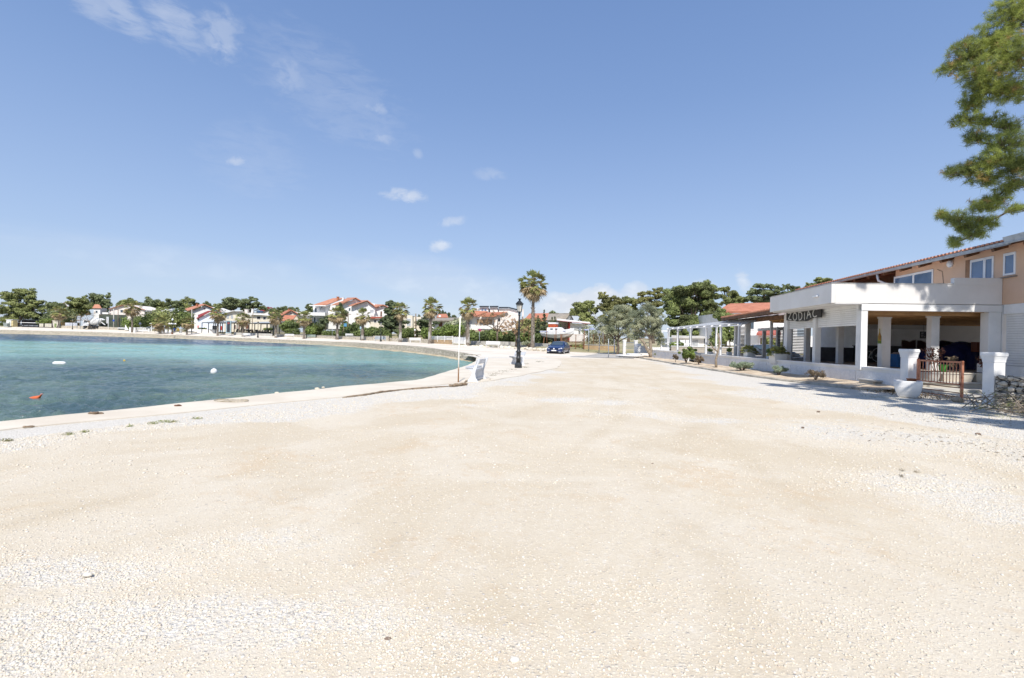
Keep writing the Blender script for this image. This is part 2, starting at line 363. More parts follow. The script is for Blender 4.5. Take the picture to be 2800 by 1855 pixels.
LB = [(-40, -22), (3, -9.4), (6.3, -6.5), (11.6, -1.7), (16.5, .7), (24.5, 3.4), (45, 5.5)]
RB = [(-40, 11), (5, 7.8), (9.5, 7.7), (13, 7.2), (15, 6.7), (23, 7.6), (45, 10)]
def white_at(x, y):
    lb = np.interp(y, [p[0] for p in LB], [p[1] for p in LB]); rb = np.interp(y, [p[0] for p in RB], [p[1] for p in RB])
    s = lambda t: np.clip(t, 0, 1)**2*(3 - 2*np.clip(t, 0, 1))
    wob = 0.35*np.sin(x*1.3 + y*.7) + 0.3*np.sin(y*1.9 - x*.5) + .2*np.sin(3.1*x + 2.3*y)
    k = 0.08*y + 0.5
    w = np.maximum(s((lb - x + wob)/k), s((x - rb + wob)/k)*0.95)
    for bx_, by_, rx, ry, a in PATCH:
        w = np.maximum(w, a*np.exp(-(((x-bx_)/rx)**2 + ((y-by_)/ry)**2)*1.2))
    return w
def groundmat():
    m, t, b = start('sand_and_gravel'); co = pos_co(t)
    at_ = t.new('ShaderNodeAttribute', attribute_name='gravel_white').outputs['Fac']
    n1 = t.noise(co, 0.9, 6.0, 0.6); n2 = t.noise(co, 5.0, 5.0, 0.65); n3 = t.noise(co, 70.0, 3.0, 0.7)
    w = t.ramp(t.math('ADD', at_, t.math('MULTIPLY', t.math('SUBTRACT', t.math('ADD', n1, n2), 1.0), 1.3)), 0.22, 0.85)
    sand = t.mix(t.ramp(t.noise(co, 0.42, 6.0, 0.65, 0.8), 0.36, 0.64), rgb((.64, .575, .465)), rgb((.575, .495, .37)))
    sand = t.mix(t.math('MULTIPLY', t.ramp(n2, 0.55, 0.75), 0.35), sand, rgb((.47, .365, .25)))
    tan = t.ramp(t.math('ADD', t.noise(co, .55, 7.0, .72, .6), t.math('MULTIPLY', t.math('SUBTRACT', n2, .5), .35)), .52, .68)
    sand = t.mix(t.math('MULTIPLY', tan, .6), sand, rgb((.565, .435, .285)))
    trk = t.new('ShaderNodeAttribute', attribute_name='wheel_track').outputs['Fac']
    trk = t.math('MULTIPLY', trk, t.ramp(t.noise(co, 1.7, 5.0, .65), .35, .62))
    sand = t.mix(t.math('MULTIPLY', trk, .55), sand, rgb((.50, .415, .29)))
    damp = t.ramp(t.noise(co, .8, 6.0, .7, 1.0), .60, .74)
    sand = t.mix(t.math('MULTIPLY', damp, .4), sand, rgb((.47, .385, .27)))
    v = t.new('ShaderNodeTexVoronoi', feature='F1'); t.set(v.inputs['Vector'], co); v.inputs['Scale'].default_value = 42.0
    sp = t.new('ShaderNodeSeparateColor'); t.set(sp.inputs[0], v.outputs['Color'])
    vb = t.new('ShaderNodeTexVoronoi', feature='F1'); t.set(vb.inputs['Vector'], co); vb.inputs['Scale'].default_value = 16.0
    sb = t.new('ShaderNodeSeparateColor'); t.set(sb.inputs[0], vb.outputs['Color'])
    chip = t.mix(sp.outputs[0], rgb((.71, .685, .63)), rgb((.59, .555, .49)))
    # a scatter of pale pebbles through the sand as well
    peb = t.math('MULTIPLY', t.ramp(sp.outputs[1], 0.72, 0.80), t.ramp(v.outputs['Distance'], 0.5, 0.3))
    c = t.mix(t.math('MULTIPLY', peb, 0.45), sand, rgb((.70, .65, .56)))
    c = t.mix(w, c, chip)
    dk = t.math('MULTIPLY', t.ramp(sb.outputs[2], 0.965, 0.975), t.ramp(vb.outputs['Distance'], 0.26, 0.18))
    c = t.mix(t.math('MULTIPLY', dk, 0.6), c, rgb((.36, .33, .30)))
    c = t.mix(t.math('MULTIPLY', t.ramp(n3, 0.40, 0.62), 0.26), c, rgb((.43, .36, .28)))
    gr2 = t.noise(co, 24.0, 4.0, .7)  # dark colour grain painted for the tiny shadows in the gravel
    c = t.mix(t.math('MULTIPLY', t.ramp(gr2, .50, .68), .30), c, rgb((.47, .40, .31)))
    c = t.mix(t.math('MULTIPLY', t.ramp(t.noise(co, 9.0, 5.0, .75), .55, .72), .28), c, rgb((.49, .41, .31)))
    c = t.mix(t.math('MULTIPLY', t.ramp(t.noise(co, 15.0, 4.0, .7), .56, .70), .35), c, rgb((.74, .71, .66)))
    t.set(b.inputs['Base Color'], c); b.inputs['Roughness'].default_value = 0.95; b.inputs['Specular IOR Level'].default_value = 0.15
    hv = t.math('MULTIPLY', t.math('SUBTRACT', 0.6, v.outputs['Distance']), t.math('ADD', t.math('MULTIPLY', w, 0.8), t.math('MULTIPLY', peb, .7)))
    h = t.math('ADD', hv, t.math('MULTIPLY', n3, 0.45))
    t.set(b.inputs['Normal'], t.bump(h, 0.75, 0.02))
    return m
def gz(x, y):
    s = np.clip((x - xL(y) - 1.8)/1.5, 0, 1)
    return s*(0.012*np.sin(x*.8 + y*.4)*np.sin(y*.6 - x*.2) + 0.006*np.sin(x*2.3)*np.sin(y*1.7))
ys = np.concatenate([np.linspace(-14, 1.5, 14), np.linspace(1.9, 14, 120), np.linspace(14.3, 46, 90)])
ts = np.concatenate([np.linspace(0, 22, 170), np.linspace(22.6, 60, 40)[0:], ])
Yg, Tg = np.meshgrid(ys, ts, indexing='ij')
Xg = xL(Yg) + 0.06 + Tg
Zg = gz(Xg, Yg)
nr, nc = Xg.shape
idx = np.arange(nr*nc).reshape(nr, nc)
fq = np.stack([idx[:-1, :-1], idx[:-1, 1:], idx[1:, 1:], idx[1:, :-1]], -1).reshape(-1, 4)
GROUND = groundmat()
g = np_mesh('ground', np.stack([Xg, Yg, Zg], -1).reshape(-1, 3), fq, GROUND, smooth=True)
a_ = g.data.attributes.new('gravel_white', 'FLOAT', 'POINT'); a_.data.foreach_set('value', white_at(Xg, Yg).astype(np.float32).ravel())
PATHS = [[(-14, -1.5), (2, .2), (6, 1.4), (10, 2.9), (16, 4.3), (26, 5.6), (46, 6.9)], [(-14, 3.5), (2, 2.2), (7, 2.6), (12, 3.4), (18, 4.6), (28, 6.6), (46, 8.4)], [(-14, -8), (2, -4.5), (5, -2.6), (9, .2), (14, 2.6), (22, 4.4), (46, 5.6)], [(-14, 8), (3, 5.4), (8, 5.2), (14, 5.6), (24, 6.2), (46, 7.6)]]
trk_ = np.zeros_like(Xg)
for i_, pt_ in enumerate(PATHS):
    cx0 = np.interp(Yg, [q_[0] for q_ in pt_], [q_[1] for q_ in pt_]) + .15*np.sin(Yg*.7 + i_)
    for off in (-.74, .74): trk_ += np.exp(-((Xg - cx0 - off)/.17)**2)*(.6 + .4*np.sin(Yg*.9 + i_*2))
a_ = g.data.attributes.new('wheel_track', 'FLOAT', 'POINT'); a_.data.foreach_set('value', np.clip(trk_, 0, 1).astype(np.float32).ravel())
tag(g, kind='structure')
# far side of the bay: sand strip, sea wall, promenade, land behind
us = list(np.linspace(-900, 1317, 150)); US2 = us + list(np.linspace(1330, 3600, 60))
def fan(name, rows_fn, ulist, mat, **kw):
    V = []; n = None
    for u in ulist:
        r = rows_fn(u); n = len(r)
        kx = (u - CU)/F
        V += [(kx*D, D, z) for D, z in r]
    k = len(ulist); ix = np.arange(k*n).reshape(k, n)
    f = np.stack([ix[:-1, :-1], ix[1:, :-1], ix[1:, 1:], ix[:-1, 1:]], -1).reshape(-1, 4)
    return np_mesh(name, V, f, mat, smooth=True)
rng = random.Random(5)
def topz(u): return lerp(TOP, u)
SAND = M('pale_wet_sand', (.52, .43, .29), .95, .1, .5, .2, 20, c2=(.40, .32, .20))
def wob(u): return 0.5*math.sin(u*.021) + .35*math.sin(u*.057 + 1)
tag(fan('sand_strip', lambda u: [(dsea(u) - 1.2, SEA - .25), (dsea(u) + .1*wob(u), SEA + .01), (dsea(u) + 1.7, SEA + .13)], us, SAND), kind='structure')
sw = fan('sea_wall', lambda u: [(dsea(u) + 1.3 + .3*wob(u), SEA - .1), (dsea(u) + 1.4 + .3*wob(u), SEA + .18 + .08*wob(u*3)), (dsea(u) + 1.9 + .1*wob(u*2), SEA + .34 + .05*wob(u*5)), (dsea(u) + 2.15, topz(u) - .14 + .03*wob(u*4)), (dsea(u) + 2.3, topz(u) - .03 + .015*wob(u*7)), (dsea(u) + 2.9, topz(u) + .015)], us, SEASTONE)
tag(sw, 'long low stone sea wall with weathered grey stones along the far shore', 'sea wall')
PROM = M('promenade_paving', (.70, .64, .55), .92, .08, .25, .15, 12, c2=(.62, .55, .46))
def prow(u):
    db, zb = lerp(BACK, u, 1), lerp(BACK, u, 2)
    if u < 1317: d0, z0 = dsea(u) + 2.4, topz(u)
    else: d0, z0 = 42.0, -0.02
    return [(d0, z0), (d0 + (db-d0)*.35, z0 + (zb-z0)*.3), (db, zb), (db*1.04 + .3, zb + .01)]
tag(fan('promenade', prow, US2, PROM), kind='structure')
LAND = M('dry_grassy_ground', (.26, .24, .12), .95, .15, .15, .2, 3, c2=(.40, .34, .22))
def lrow(u):
    db, zb = lerp(BACK, u, 1), lerp(BACK, u, 2)
    return [(db*1.03, zb - .02), (db*1.15, zb + .4), (db*1.5, zb + 1.2), (db*2.2, zb + 2.0), (db*4, zb + 3), (2500, zb + 3), (5000, 3)]
tag(fan('terrain', lrow, US2, LAND), kind='structure')
# asphalt side road behind the car
rd = fan('road', lambda u: [(46.5 if u > 1560 else 50, .002 if u > 1560 else .0), (60, .085)], list(np.linspace(1545, 1735, 24)), M('worn_pale_asphalt', (.42, .40, .37), .95, .1, .4, .2, 20, c2=(.34, .325, .30)))
rd.location.z = 0.03; tag(rd, kind='structure')
# quay edge: concrete slab along the near water
qp = [(y, x) for y, x in QUAY]
mb = MB(); secs = []
yy = sorted(set(list(np.linspace(-14, 40, 90)) + [17.8, 18.75]))
for y in yy:
    x = float(xL(y)); wq = float(np.interp(y, [-14, 7.7, 12.7, 17, 21, 28, 38], [1.0, 1.0, 2.0, 2.0, 3.4, 5.2, 6.5])) + .05*math.sin(y*2.1)
    secs.append([(x + .02*math.sin(y*5), y, -1.6), (x + wq, y, -1.6), (x + wq, y, .018), (x + .04, y, .03 + .006*math.sin(y*3)), (x, y, .005)])
mb.loft(secs); q = mb.build('quay', PALECONC, smooth=False)
tag(q, kind='structure')
# ---------------------------------------------------------------- sea
def watermat():
    m, t, b = start('sea_water'); g_ = t.new('ShaderNodeNewGeometry'); co = g_.outputs['Position']
    s = t.new('ShaderNodeSeparateXYZ'); t.set(s.inputs[0], co); y = s.outputs[1]; x = s.outputs[0]
    wob_ = t.math('MULTIPLY', t.math('SUBTRACT', t.noise(co, 0.06, 4.0), .5), 26.0)
    yw = t.math('ADD', y, wob_)
    big = t.noise(co, 0.16, 6.0, .6); mid = t.noise(t.mapping(co, (.6, 1.4, 1)), 0.5, 5.0, .6)
    near = t.mix(t.ramp(big, .30, .70), rgb((.045, .085, .098)), rgb((.140, .205, .160)))
    near = t.mix(t.math('MULTIPLY', t.ramp(mid, .50, .80), .45), near, rgb((.19, .235, .14)))
    qd = t.new('ShaderNodeAttribute', attribute_name='quay_distance').outputs['Fac']
    near = t.mix(t.math('MULTIPLY', t.ramp(t.math('ADD', qd, t.math('MULTIPLY', t.math('SUBTRACT', mid, .5), 9.0)), 4.5, .2), .75), near, rgb((.17, .215, .145)))
    turq = t.mix(t.ramp(big, .35, .65), rgb((.27, .45, .39)), rgb((.19, .37, .33)))
    c = t.mix(t.ramp(yw, 27.0, 46.0), near, turq)
    # seagrass band under the far shore, shallow sand next to the sea wall
    shore = t.new('ShaderNodeAttribute', attribute_name='shore').outputs['Fac']
    sh = t.math('ADD', shore, t.math('MULTIPLY', wob_, .25))
    band = t.math('MULTIPLY', t.math('MULTIPLY', t.ramp(t.math('ADD', y, t.math('MULTIPLY', wob_, .45)), 72.0, 92.0), t.ramp(sh, 3.0, 9.0)), t.ramp(x, -22.0, -44.0))
    band = t.math('MULTIPLY', band, .9)
    c = t.mix(band, c, rgb((.018, .05, .115)))
    shal = t.mix(t.ramp(sh, 9.0, .5), c, rgb((.26, .32, .24)))
    c = t.mix(t.ramp(y, 38.0, 60.0), c, shal)
    rightside = t.math('MULTIPLY', t.ramp(x, -45.0, -12.0), t.ramp(y, 36.0, 50.0))
    c = t.mix(t.math('MULTIPLY', rightside, .6), c, rgb((.17, .27, .24)))
    t.set(b.inputs['Base Color'], c); b.inputs['Roughness'].default_value = 0.10
    b.inputs['IOR'].default_value = 1.33; b.inputs['Specular IOR Level'].default_value = 0.5
    h = t.math('ADD', t.noise(t.mapping(co, (1, 1.6, 1), (0, 0, .3)), 13.0, 5.0, .6, .3), t.math('MULTIPLY', t.noise(t.mapping(co, (1, 1.5, 1)), 5.0, 4.0, .6, .3), 1.2))
    t.set(b.inputs['Normal'], t.bump(h, 0.7, 0.08))
    return m
ua = np.linspace(-1500, 1460, 560); Da = np.exp(np.linspace(math.log(4.5), math.log(320), 1000))
Dm, Um = np.meshgrid(Da, ua, indexing='ij'); Xw = (Um - CU)/F*Dm; Yw = Dm
rg = np.random.default_rng(3); Zw = np.zeros_like(Xw)
dspace = Dm*(math.log(320/4.5)/1000)
for i in range(70):
    lam = float(np.exp(rg.uniform(math.log(.22), math.log(1.15)))); th = rg.normal(-1.85, .55); ph = rg.uniform(0, 6.28)
    k = 2*math.pi/lam; p = k*(Xw*math.cos(th) + Yw*math.sin(th)) + ph
    amp = 0.0095*lam**.95*np.clip((lam/dspace - 2.5)/3, 0, 1)
    Zw += amp*(np.sin(p) + .25*np.sin(2*p + .6))
for i in range(26):
    lam = float(np.exp(rg.uniform(math.log(1.1), math.log(3.2)))); th = rg.normal(-1.75, .5); ph = rg.uniform(0, 6.28)
    k = 2*math.pi/lam; p = k*(Xw*math.cos(th) + Yw*math.sin(th)) + ph
    Zw += .0052*lam*np.clip((lam/dspace - 2.2)/2, 0, 1)*np.clip((Dm - 30)/40, .12, 1)*np.sin(p)
gust = .65 + .5*np.sin(Xw*.21 + 1.2*np.sin(Yw*.17))*np.sin(Yw*.29 + 1)
Zw = SEA + Zw*gust
nr, nc = Xw.shape; ix = np.arange(nr*nc).reshape(nr, nc)
fw = np.stack([ix[:-1, :-1], ix[:-1, 1:], ix[1:, 1:], ix[1:, :-1]], -1).reshape(-1, 4)
Ww = np.stack([Xw, Yw, Zw], -1).reshape(-1, 3)
keep = ((Xw < xL(Yw) + 2.5)).reshape(-1)
fw = fw[keep[fw].all(1)]
w_ = np_mesh('sea', Ww, fw, watermat(), smooth=True)
ds = np.interp(Um, [r[0] for r in SHORE], [r[2] for r in SHORE]) - Dm
a_ = w_.data.attributes.new('shore', 'FLOAT', 'POINT'); a_.data.foreach_set('value', ds.astype(np.float32).ravel())
qd_ = xL(Dm) - Xw
a_ = w_.data.attributes.new('quay_distance', 'FLOAT', 'POINT'); a_.data.foreach_set('value', qd_.astype(np.float32).ravel())
tag(w_, kind='structure')
# ---------------------------------------------------------------- loose stones near the camera
def icosa():
    p = (1 + 5**.5)/2
    v = np.array([(-1,p,0),(1,p,0),(-1,-p,0),(1,-p,0),(0,-1,p),(0,1,p),(0,-1,-p),(0,1,-p),(p,0,-1),(p,0,1),(-p,0,-1),(-p,0,1)], float)/math.sqrt(1+p*p)
    f = np.array([(0,11,5),(0,5,1),(0,1,7),(0,7,10),(0,10,11),(1,5,9),(5,11,4),(11,10,2),(10,7,6),(7,1,8),(3,9,4),(3,4,2),(3,2,6),(3,6,8),(3,8,9),(4,9,5),(2,4,11),(6,2,10),(8,6,7),(9,8,1)])
    return v, f
def scatter_stones(name, n, seed, Dmin, Dmax, smin, smax, power, bias, mat):
    r = np.random.default_rng(seed); iv, if_ = icosa()
    N = n*6
    u = r.uniform(-60, 2860, N); D = Dmin + (Dmax - Dmin)*r.random(N)**power
    x = (u - CU)/F*D; y = D
    w = white_at(x, y); cl = .5 + .5*np.sin(x*2.1 + 1.3*np.sin(y*1.7))*np.sin(y*2.6 + np.sin(x*1.1)*2)
    acc = r.random(N) < np.clip(bias + (1-bias)*w, 0, 1)*(.30 + .70*cl)
    acc &= x > xL(y) + 2.0
    x, y = x[acc][:n], y[acc][:n]; n = len(x)
    size = smin*(smax/smin)**(r.random(n)**2.2)
    j = 1 + r.uniform(-.28, .28, (n, 12, 1))
    P = iv[None]*j*np.stack([r.uniform(.8, 1.35, n), r.uniform(.6, 1.0, n), r.uniform(.35, .62, n)], -1)[:, None, :]*size[:, None, None]
    a = r.uniform(0, 6.28, n); ca, sa = np.cos(a)[:, None], np.sin(a)[:, None]
    X = P[..., 0]*ca - P[..., 1]*sa + x[:, None]; Y = P[..., 0]*sa + P[..., 1]*ca + y[:, None]; Z = P[..., 2] + size[:, None]*.10 + gz(x, y)[:, None]
    V = np.stack([X, Y, Z], -1).reshape(-1, 3); Fc = (if_[None] + (np.arange(n)*12)[:, None, None]).reshape(-1, 3)
    return np_mesh(name, V, Fc, mat)
def pebblemat():
    m, t, b = start('limestone_pebble'); rnd = t.new('ShaderNodeNewGeometry').outputs['Random Per Island']
    rr = t.new('ShaderNodeValToRGB'); t.set(rr.inputs[0], rnd); e = rr.color_ramp.elements
    e[0].color = rgb((.60, .535, .42)); e[1].color = rgb((.40, .375, .35)); e[1].position = 1.0
    for p, c in [(.35, (.66, .61, .52)), (.6, (.60, .53, .41)), (.8, (.71, .68, .62)), (.95, (.60, .49, .37)), (.985, (.52, .49, .46))]:
        k = e.new(p); k.color = rgb(c)
    t.set(b.inputs['Base Color'], rr.outputs[0]); b.inputs['Roughness'].default_value = .9
    t.set(b.inputs['Normal'], t.bump(t.noise(pos_co(t), 180, 4.0), .3, .004))
    return m
PEB = pebblemat()
tag(scatter_stones('gravel', 90000, 11, 1.9, 8.5, .0035, .0115, 1.3, .10, PEB), 'loose white and beige limestone chippings on the sand', 'gravel', kind='stuff')
tag(scatter_stones('gravel', 34000, 12, 5.5, 19, .007, .022, 1.25, .05, PEB), 'coarser white limestone chippings further up the track', 'gravel', kind='stuff')
DRIFT0 = M('brown_stone', (.26, .19, .14), .95, .2, 8, .4, 40)
STONES = [(1408, 1812, .030, 'largest grey rounded stone near the lower edge of the sand'), (1060, 1752, .022, 'brown lump of stone near the bottom, left of the big grey stone'), (240, 1577, .032, 'dark edged flat stone in the white chippings at lower left'),
          (1784, 1270, .020, 'small brown stone alone on the beige track'), (2238, 1128, .045, 'brown pine cone sized stone at the edge of the white chippings'), (2195, 1171, .035, 'small brown stone left of the white chippings on the right'), (2675, 1190, .05, 'dark stone lying on the white chippings below the gate')]
for u, v, s_, lab in STONES:
    p = gnd(u, v); iv, if_ = icosa(); rr = np.random.default_rng(int(u))
    V = iv*(1 + rr.uniform(-.2, .2, (12, 1)))*np.array([1.25, .95, .6])*s_
    o = np_mesh('stone', V, if_, PEB if u < 1500 and u != 1060 else DRIFT0); o.location = (p.x, p.y, s_*.4)
    mo = o.modifiers.new('Subdivision', 'SUBSURF'); mo.levels = mo.render_levels = 1
    tag(o, lab, 'stone', 'single stones lying on the track')
# ---------------------------------------------------------------- foliage
def leaves(centers, n, size, asp, seed, upbias=0.3, spread_dir=None):
    """centers: (k,6) clump centre + radii. returns verts, quads of n leaf faces"""
    r = np.random.default_rng(seed); C = np.asarray(centers, float)
    vol = (C[:, 3]*C[:, 4]*C[:, 5])**.667; pick = r.choice(len(C), n, p=vol/vol.sum())
    d = r.normal(size=(n, 3)); d /= np.linalg.norm(d, axis=1)[:, None]
    rad = r.random(n)**.42
    P = C[pick, :3] + d*rad[:, None]*C[pick, 3:]
    nrm = d*1.0 + r.normal(size=(n, 3))*.55; nrm[:, 2] += upbias; nrm /= np.linalg.norm(nrm, axis=1)[:, None]
    t = np.cross(nrm, r.normal(size=(n, 3))); t /= np.linalg.norm(t, axis=1)[:, None]; b = np.cross(nrm, t)
    s = size*r.uniform(.6, 1.35, n)[:, None]; t = t*s; b = b*s*asp
    V = np.stack([P - t, P + b*.9 - t*.1, P + t, P - b*.9 - t*.1], 1).reshape(-1, 3)
    return V, np.arange(4*n).reshape(n, 4)
def clumps(blobs, per, frac, seed, flat=0.75, shell=(.55, 1.0)):
    r = np.random.default_rng(seed); out = []
    for b in blobs:
        c, rad = np.array(b[:3], float), np.array(b[3:6], float)
        for _ in range(per):
            d = r.normal(size=3); d /= np.linalg.norm(d)
            if d[2] < -.5: d[2] *= -.5
            q = c + d*rad*r.uniform(*shell); k = frac*r.uniform(.6, 1.35)
            m = rad.min()*.5 + rad.max()*.5
            out.append((*q, m*k, m*k, m*k*flat))
        out.append((*c, *(rad*.55)))
    return out
def px_blobs(u0, v0, D, lst, depth=0.8, seed=0):
    """(u, v, ru, rv) in the survey -> crown lobes relative to the tree's foot"""
    r = random.Random(seed); base = at(u0, v0, D); k = D/F; out = []
    for q in lst:
        u, v, ru, rv = q[:4]; dy = q[4] if len(q) > 4 else r.uniform(-.35, .35)*ru*k
        p = at(u, v, D) - base
        out.append((p.x, dy, p.z, ru*k*1.05, max(ru*k*depth, .3), rv*k*1.22))
    return base, out
def tree(name, label, cat, u0, v0, D, lobes, n, leaf, mat, bark, group=None, asp=.55, per=9, frac=.36, flat=.7, rt=None, depth=.8, seed=1, limbs=True, trunk_to=None, upbias=.35, bury=.6, shell=(.55, 1.0)):
    base, bl = px_blobs(u0, v0, D, lobes, depth, seed)
    root = thing(name, base, label, cat, group)
    V, Fq = leaves(clumps(bl, int(per*1.3), frac*1.18, seed + 10, flat, shell), int(n*(2.9 if D < 130 else 2.0)), leaf*(.66 if D < 130 else .8), asp, seed + 20, upbias)
    np_mesh('crown', V, Fq, mat, root)
    r = random.Random(seed + 3)
    top = sum((Vector(b[:3]) for b in bl), Vector())/len(bl)
    if trunk_to is not None: top = at(*trunk_to, D) - base
    H = max(b[2] + b[5] for b in bl); rt = rt or H*.028
    fork = Vector((top.x*.45, top.y*.3, top.z*.5))
    mb = MB()
    mb.tube([(0, 0, -bury), (r.uniform(-.05, .05)*H*.2, 0, 0), fork*.5 + Vector((r.uniform(-.03, .03)*H, 0, 0)), fork, fork.lerp(top, .6), top],
            [rt*1.25, rt*1.1, rt*.9, rt*.78, rt*.55, rt*.3], 8)
    if limbs:
        for b in bl:
            c = Vector(b[:3]); st = fork.lerp(top, r.uniform(0, .55)); mid = st.lerp(c, .5) + Vector((r.uniform(-.1, .1), r.uniform(-.1, .1), .06))*b[3]
            mb.tube([st, mid, c, c + Vector((r.uniform(-.5, .5)*b[3], r.uniform(-.5, .5)*b[4], b[5]*.5))], [rt*.5, rt*.36, rt*.22, rt*.08], 6)
            for _ in range(3):
                e = c + Vector((r.uniform(-.85, .85)*b[3], r.uniform(-.85, .85)*b[4], r.uniform(-.5, .7)*b[5]))
                mb.tube([mid, mid.lerp(e, .6) + Vector((0, 0, .04*b[3])), e], [rt*.22, rt*.13, rt*.05], 5)
    mb.build('trunk', bark, root, smooth=True)
    return root
def hedge(name, label, cat, u0, u1, vtop, vbot, D0, D1, mat, n, leaf, group=None, thick=1.2, seed=1, lump=.12, dz=0.0):
    """a clipped or loose hedge between two surveyed columns"""
    a, b = at(u0, vbot, D0), at(u1, vbot, D1); ta, tb = at(u0, vtop, D0), at(u1, vtop, D1)
    base = (a + b)/2; root = thing(name, base, label, cat, group)
    r = np.random.default_rng(seed); L = (b - a).length; k = max(3, int(L/(thick*.55))); C = []
    for i in range(k):
        t = (i + .5)/k; p = a.lerp(b, t) - base; h = (ta - a).lerp(tb - b, t).z; h = max(h, .4)
        nz = max(1, int(h/(thick*.6)))
        for j in range(nz):
            z = (j + .5)/nz*h
            C.append((p.x + r.normal()*.1, p.y + r.normal()*.15, p.z + z + r.normal()*lump*h*.5, L/k*.85, thick*.5, h/nz*.62))
    V, Fq = leaves(C, n, leaf, .6, seed + 4, .25)
    np_mesh('foliage', V, Fq, mat, root)
    mb = MB(); rr = random.Random(seed)
    for i in range(max(3, k//2)):
        t = (i + .5)/max(3, k//2); p = a.lerp(b, t) - base; h = (ta - a).lerp(tb - b, t).z
        mb.tube([(p.x, p.y, p.z - .4), (p.x + rr.uniform(-.2, .2), p.y, p.z + h*.45), (p.x + rr.uniform(-.4, .4), p.y + rr.uniform(-.2, .2), p.z + h*.85)], [.07, .05, .02], 5)
    mb.build('stem', BARK, root)
    return root
def bush(name, label, cat, u, v, D, w, h, mat, n, leaf, group=None, seed=1, asp=.5, stems=True, depth=None):
    """rounded shrub: foot at (u, v), w x h in metres"""
    base = at(u, v, D); root = thing(name, base, label, cat, group)
    d = depth or w
    bl = [(0, 0, h*.48, w*.46, d*.46, h*.50)]
    C = clumps(bl, 22, .30, seed, .85, (.7, 1.0))
    C = [c for c in C]
    V, Fq = leaves(C, int(n*1.5), leaf*1.25, asp, seed, .2); V[:, 2] = np.maximum(V[:, 2], 0.01)
    np_mesh('foliage', V, Fq, mat, root)
    if stems:
        mb = MB(); r = random.Random(seed)
        for i in range(9):
            a = r.uniform(0, 6.28); q = r.uniform(.2, .85)
            mb.tube([(0, 0, -.08), (math.cos(a)*w*.12, math.sin(a)*d*.12, h*.25), (math.cos(a)*w*.4*q, math.sin(a)*d*.4*q, h*.75)], [.02*w, .014*w, .005*w], 5)
        mb.build('stem', BARK, root)
    return root
# ---------------------------------------------------------------- fan palms
def palm_fronds(R_, n, e0, e1, seed, droop, leaf_n=10, wid=.048, lead=0.54):
    r = random.Random(seed); V, Fc = [], []
    def tri(a, b, c): i = len(V); V.extend([a, b, c]); Fc.append((i, i+1, i+2))
    for i in range(n):
        az_ = i*2.39996 + r.uniform(-.25, .25); e = R(r.uniform(e0, e1)); L = R_*r.uniform(.82, 1.08)
        d = Vector((math.cos(az_)*math.cos(e), math.sin(az_)*math.cos(e), math.sin(e)))
        side = Vector((-math.sin(az_), math.cos(az_), 0)); upv = side.cross(d)*-1
        if upv.z < 0: upv = -upv
        p0 = d*R_*.06; hub = d*L*lead + Vector((0, 0, -droop*L*.10))
        w = .018*R_
        tri(p0 + side*w, p0 - side*w, hub); tri(p0 + upv*w, p0 - upv*w, hub)
        spread = R(r.uniform(58, 80)); tw = r.uniform(-.5, .5)
        sd = (side*math.cos(tw) + upv*math.sin(tw))
        for k in range(leaf_n):
            a = -spread + 2*spread*k/(leaf_n - 1) + r.uniform(-.05, .05)
            dr = (d*math.cos(a) + sd*math.sin(a)).normalized()
            ll = L*(1 - lead)*(1.0 - .25*abs(a)/spread)*r.uniform(.85, 1.12)
            mid = hub + dr*ll*.55 + Vector((0, 0, -droop*ll*.10)); tip = hub + dr*ll*.95 + Vector((0, 0, -droop*ll*(.42 + r.uniform(-.12, .2))))
            ww = (sd*math.cos(a) - d*math.sin(a))*wid*R_*.62
            j = len(V); V.extend([hub, mid + ww, tip, mid - ww]); Fc.append((j, j+1, j+2)); Fc.append((j, j+2, j+3))
    return np.array([tuple(p) for p in V]), np.array(Fc)
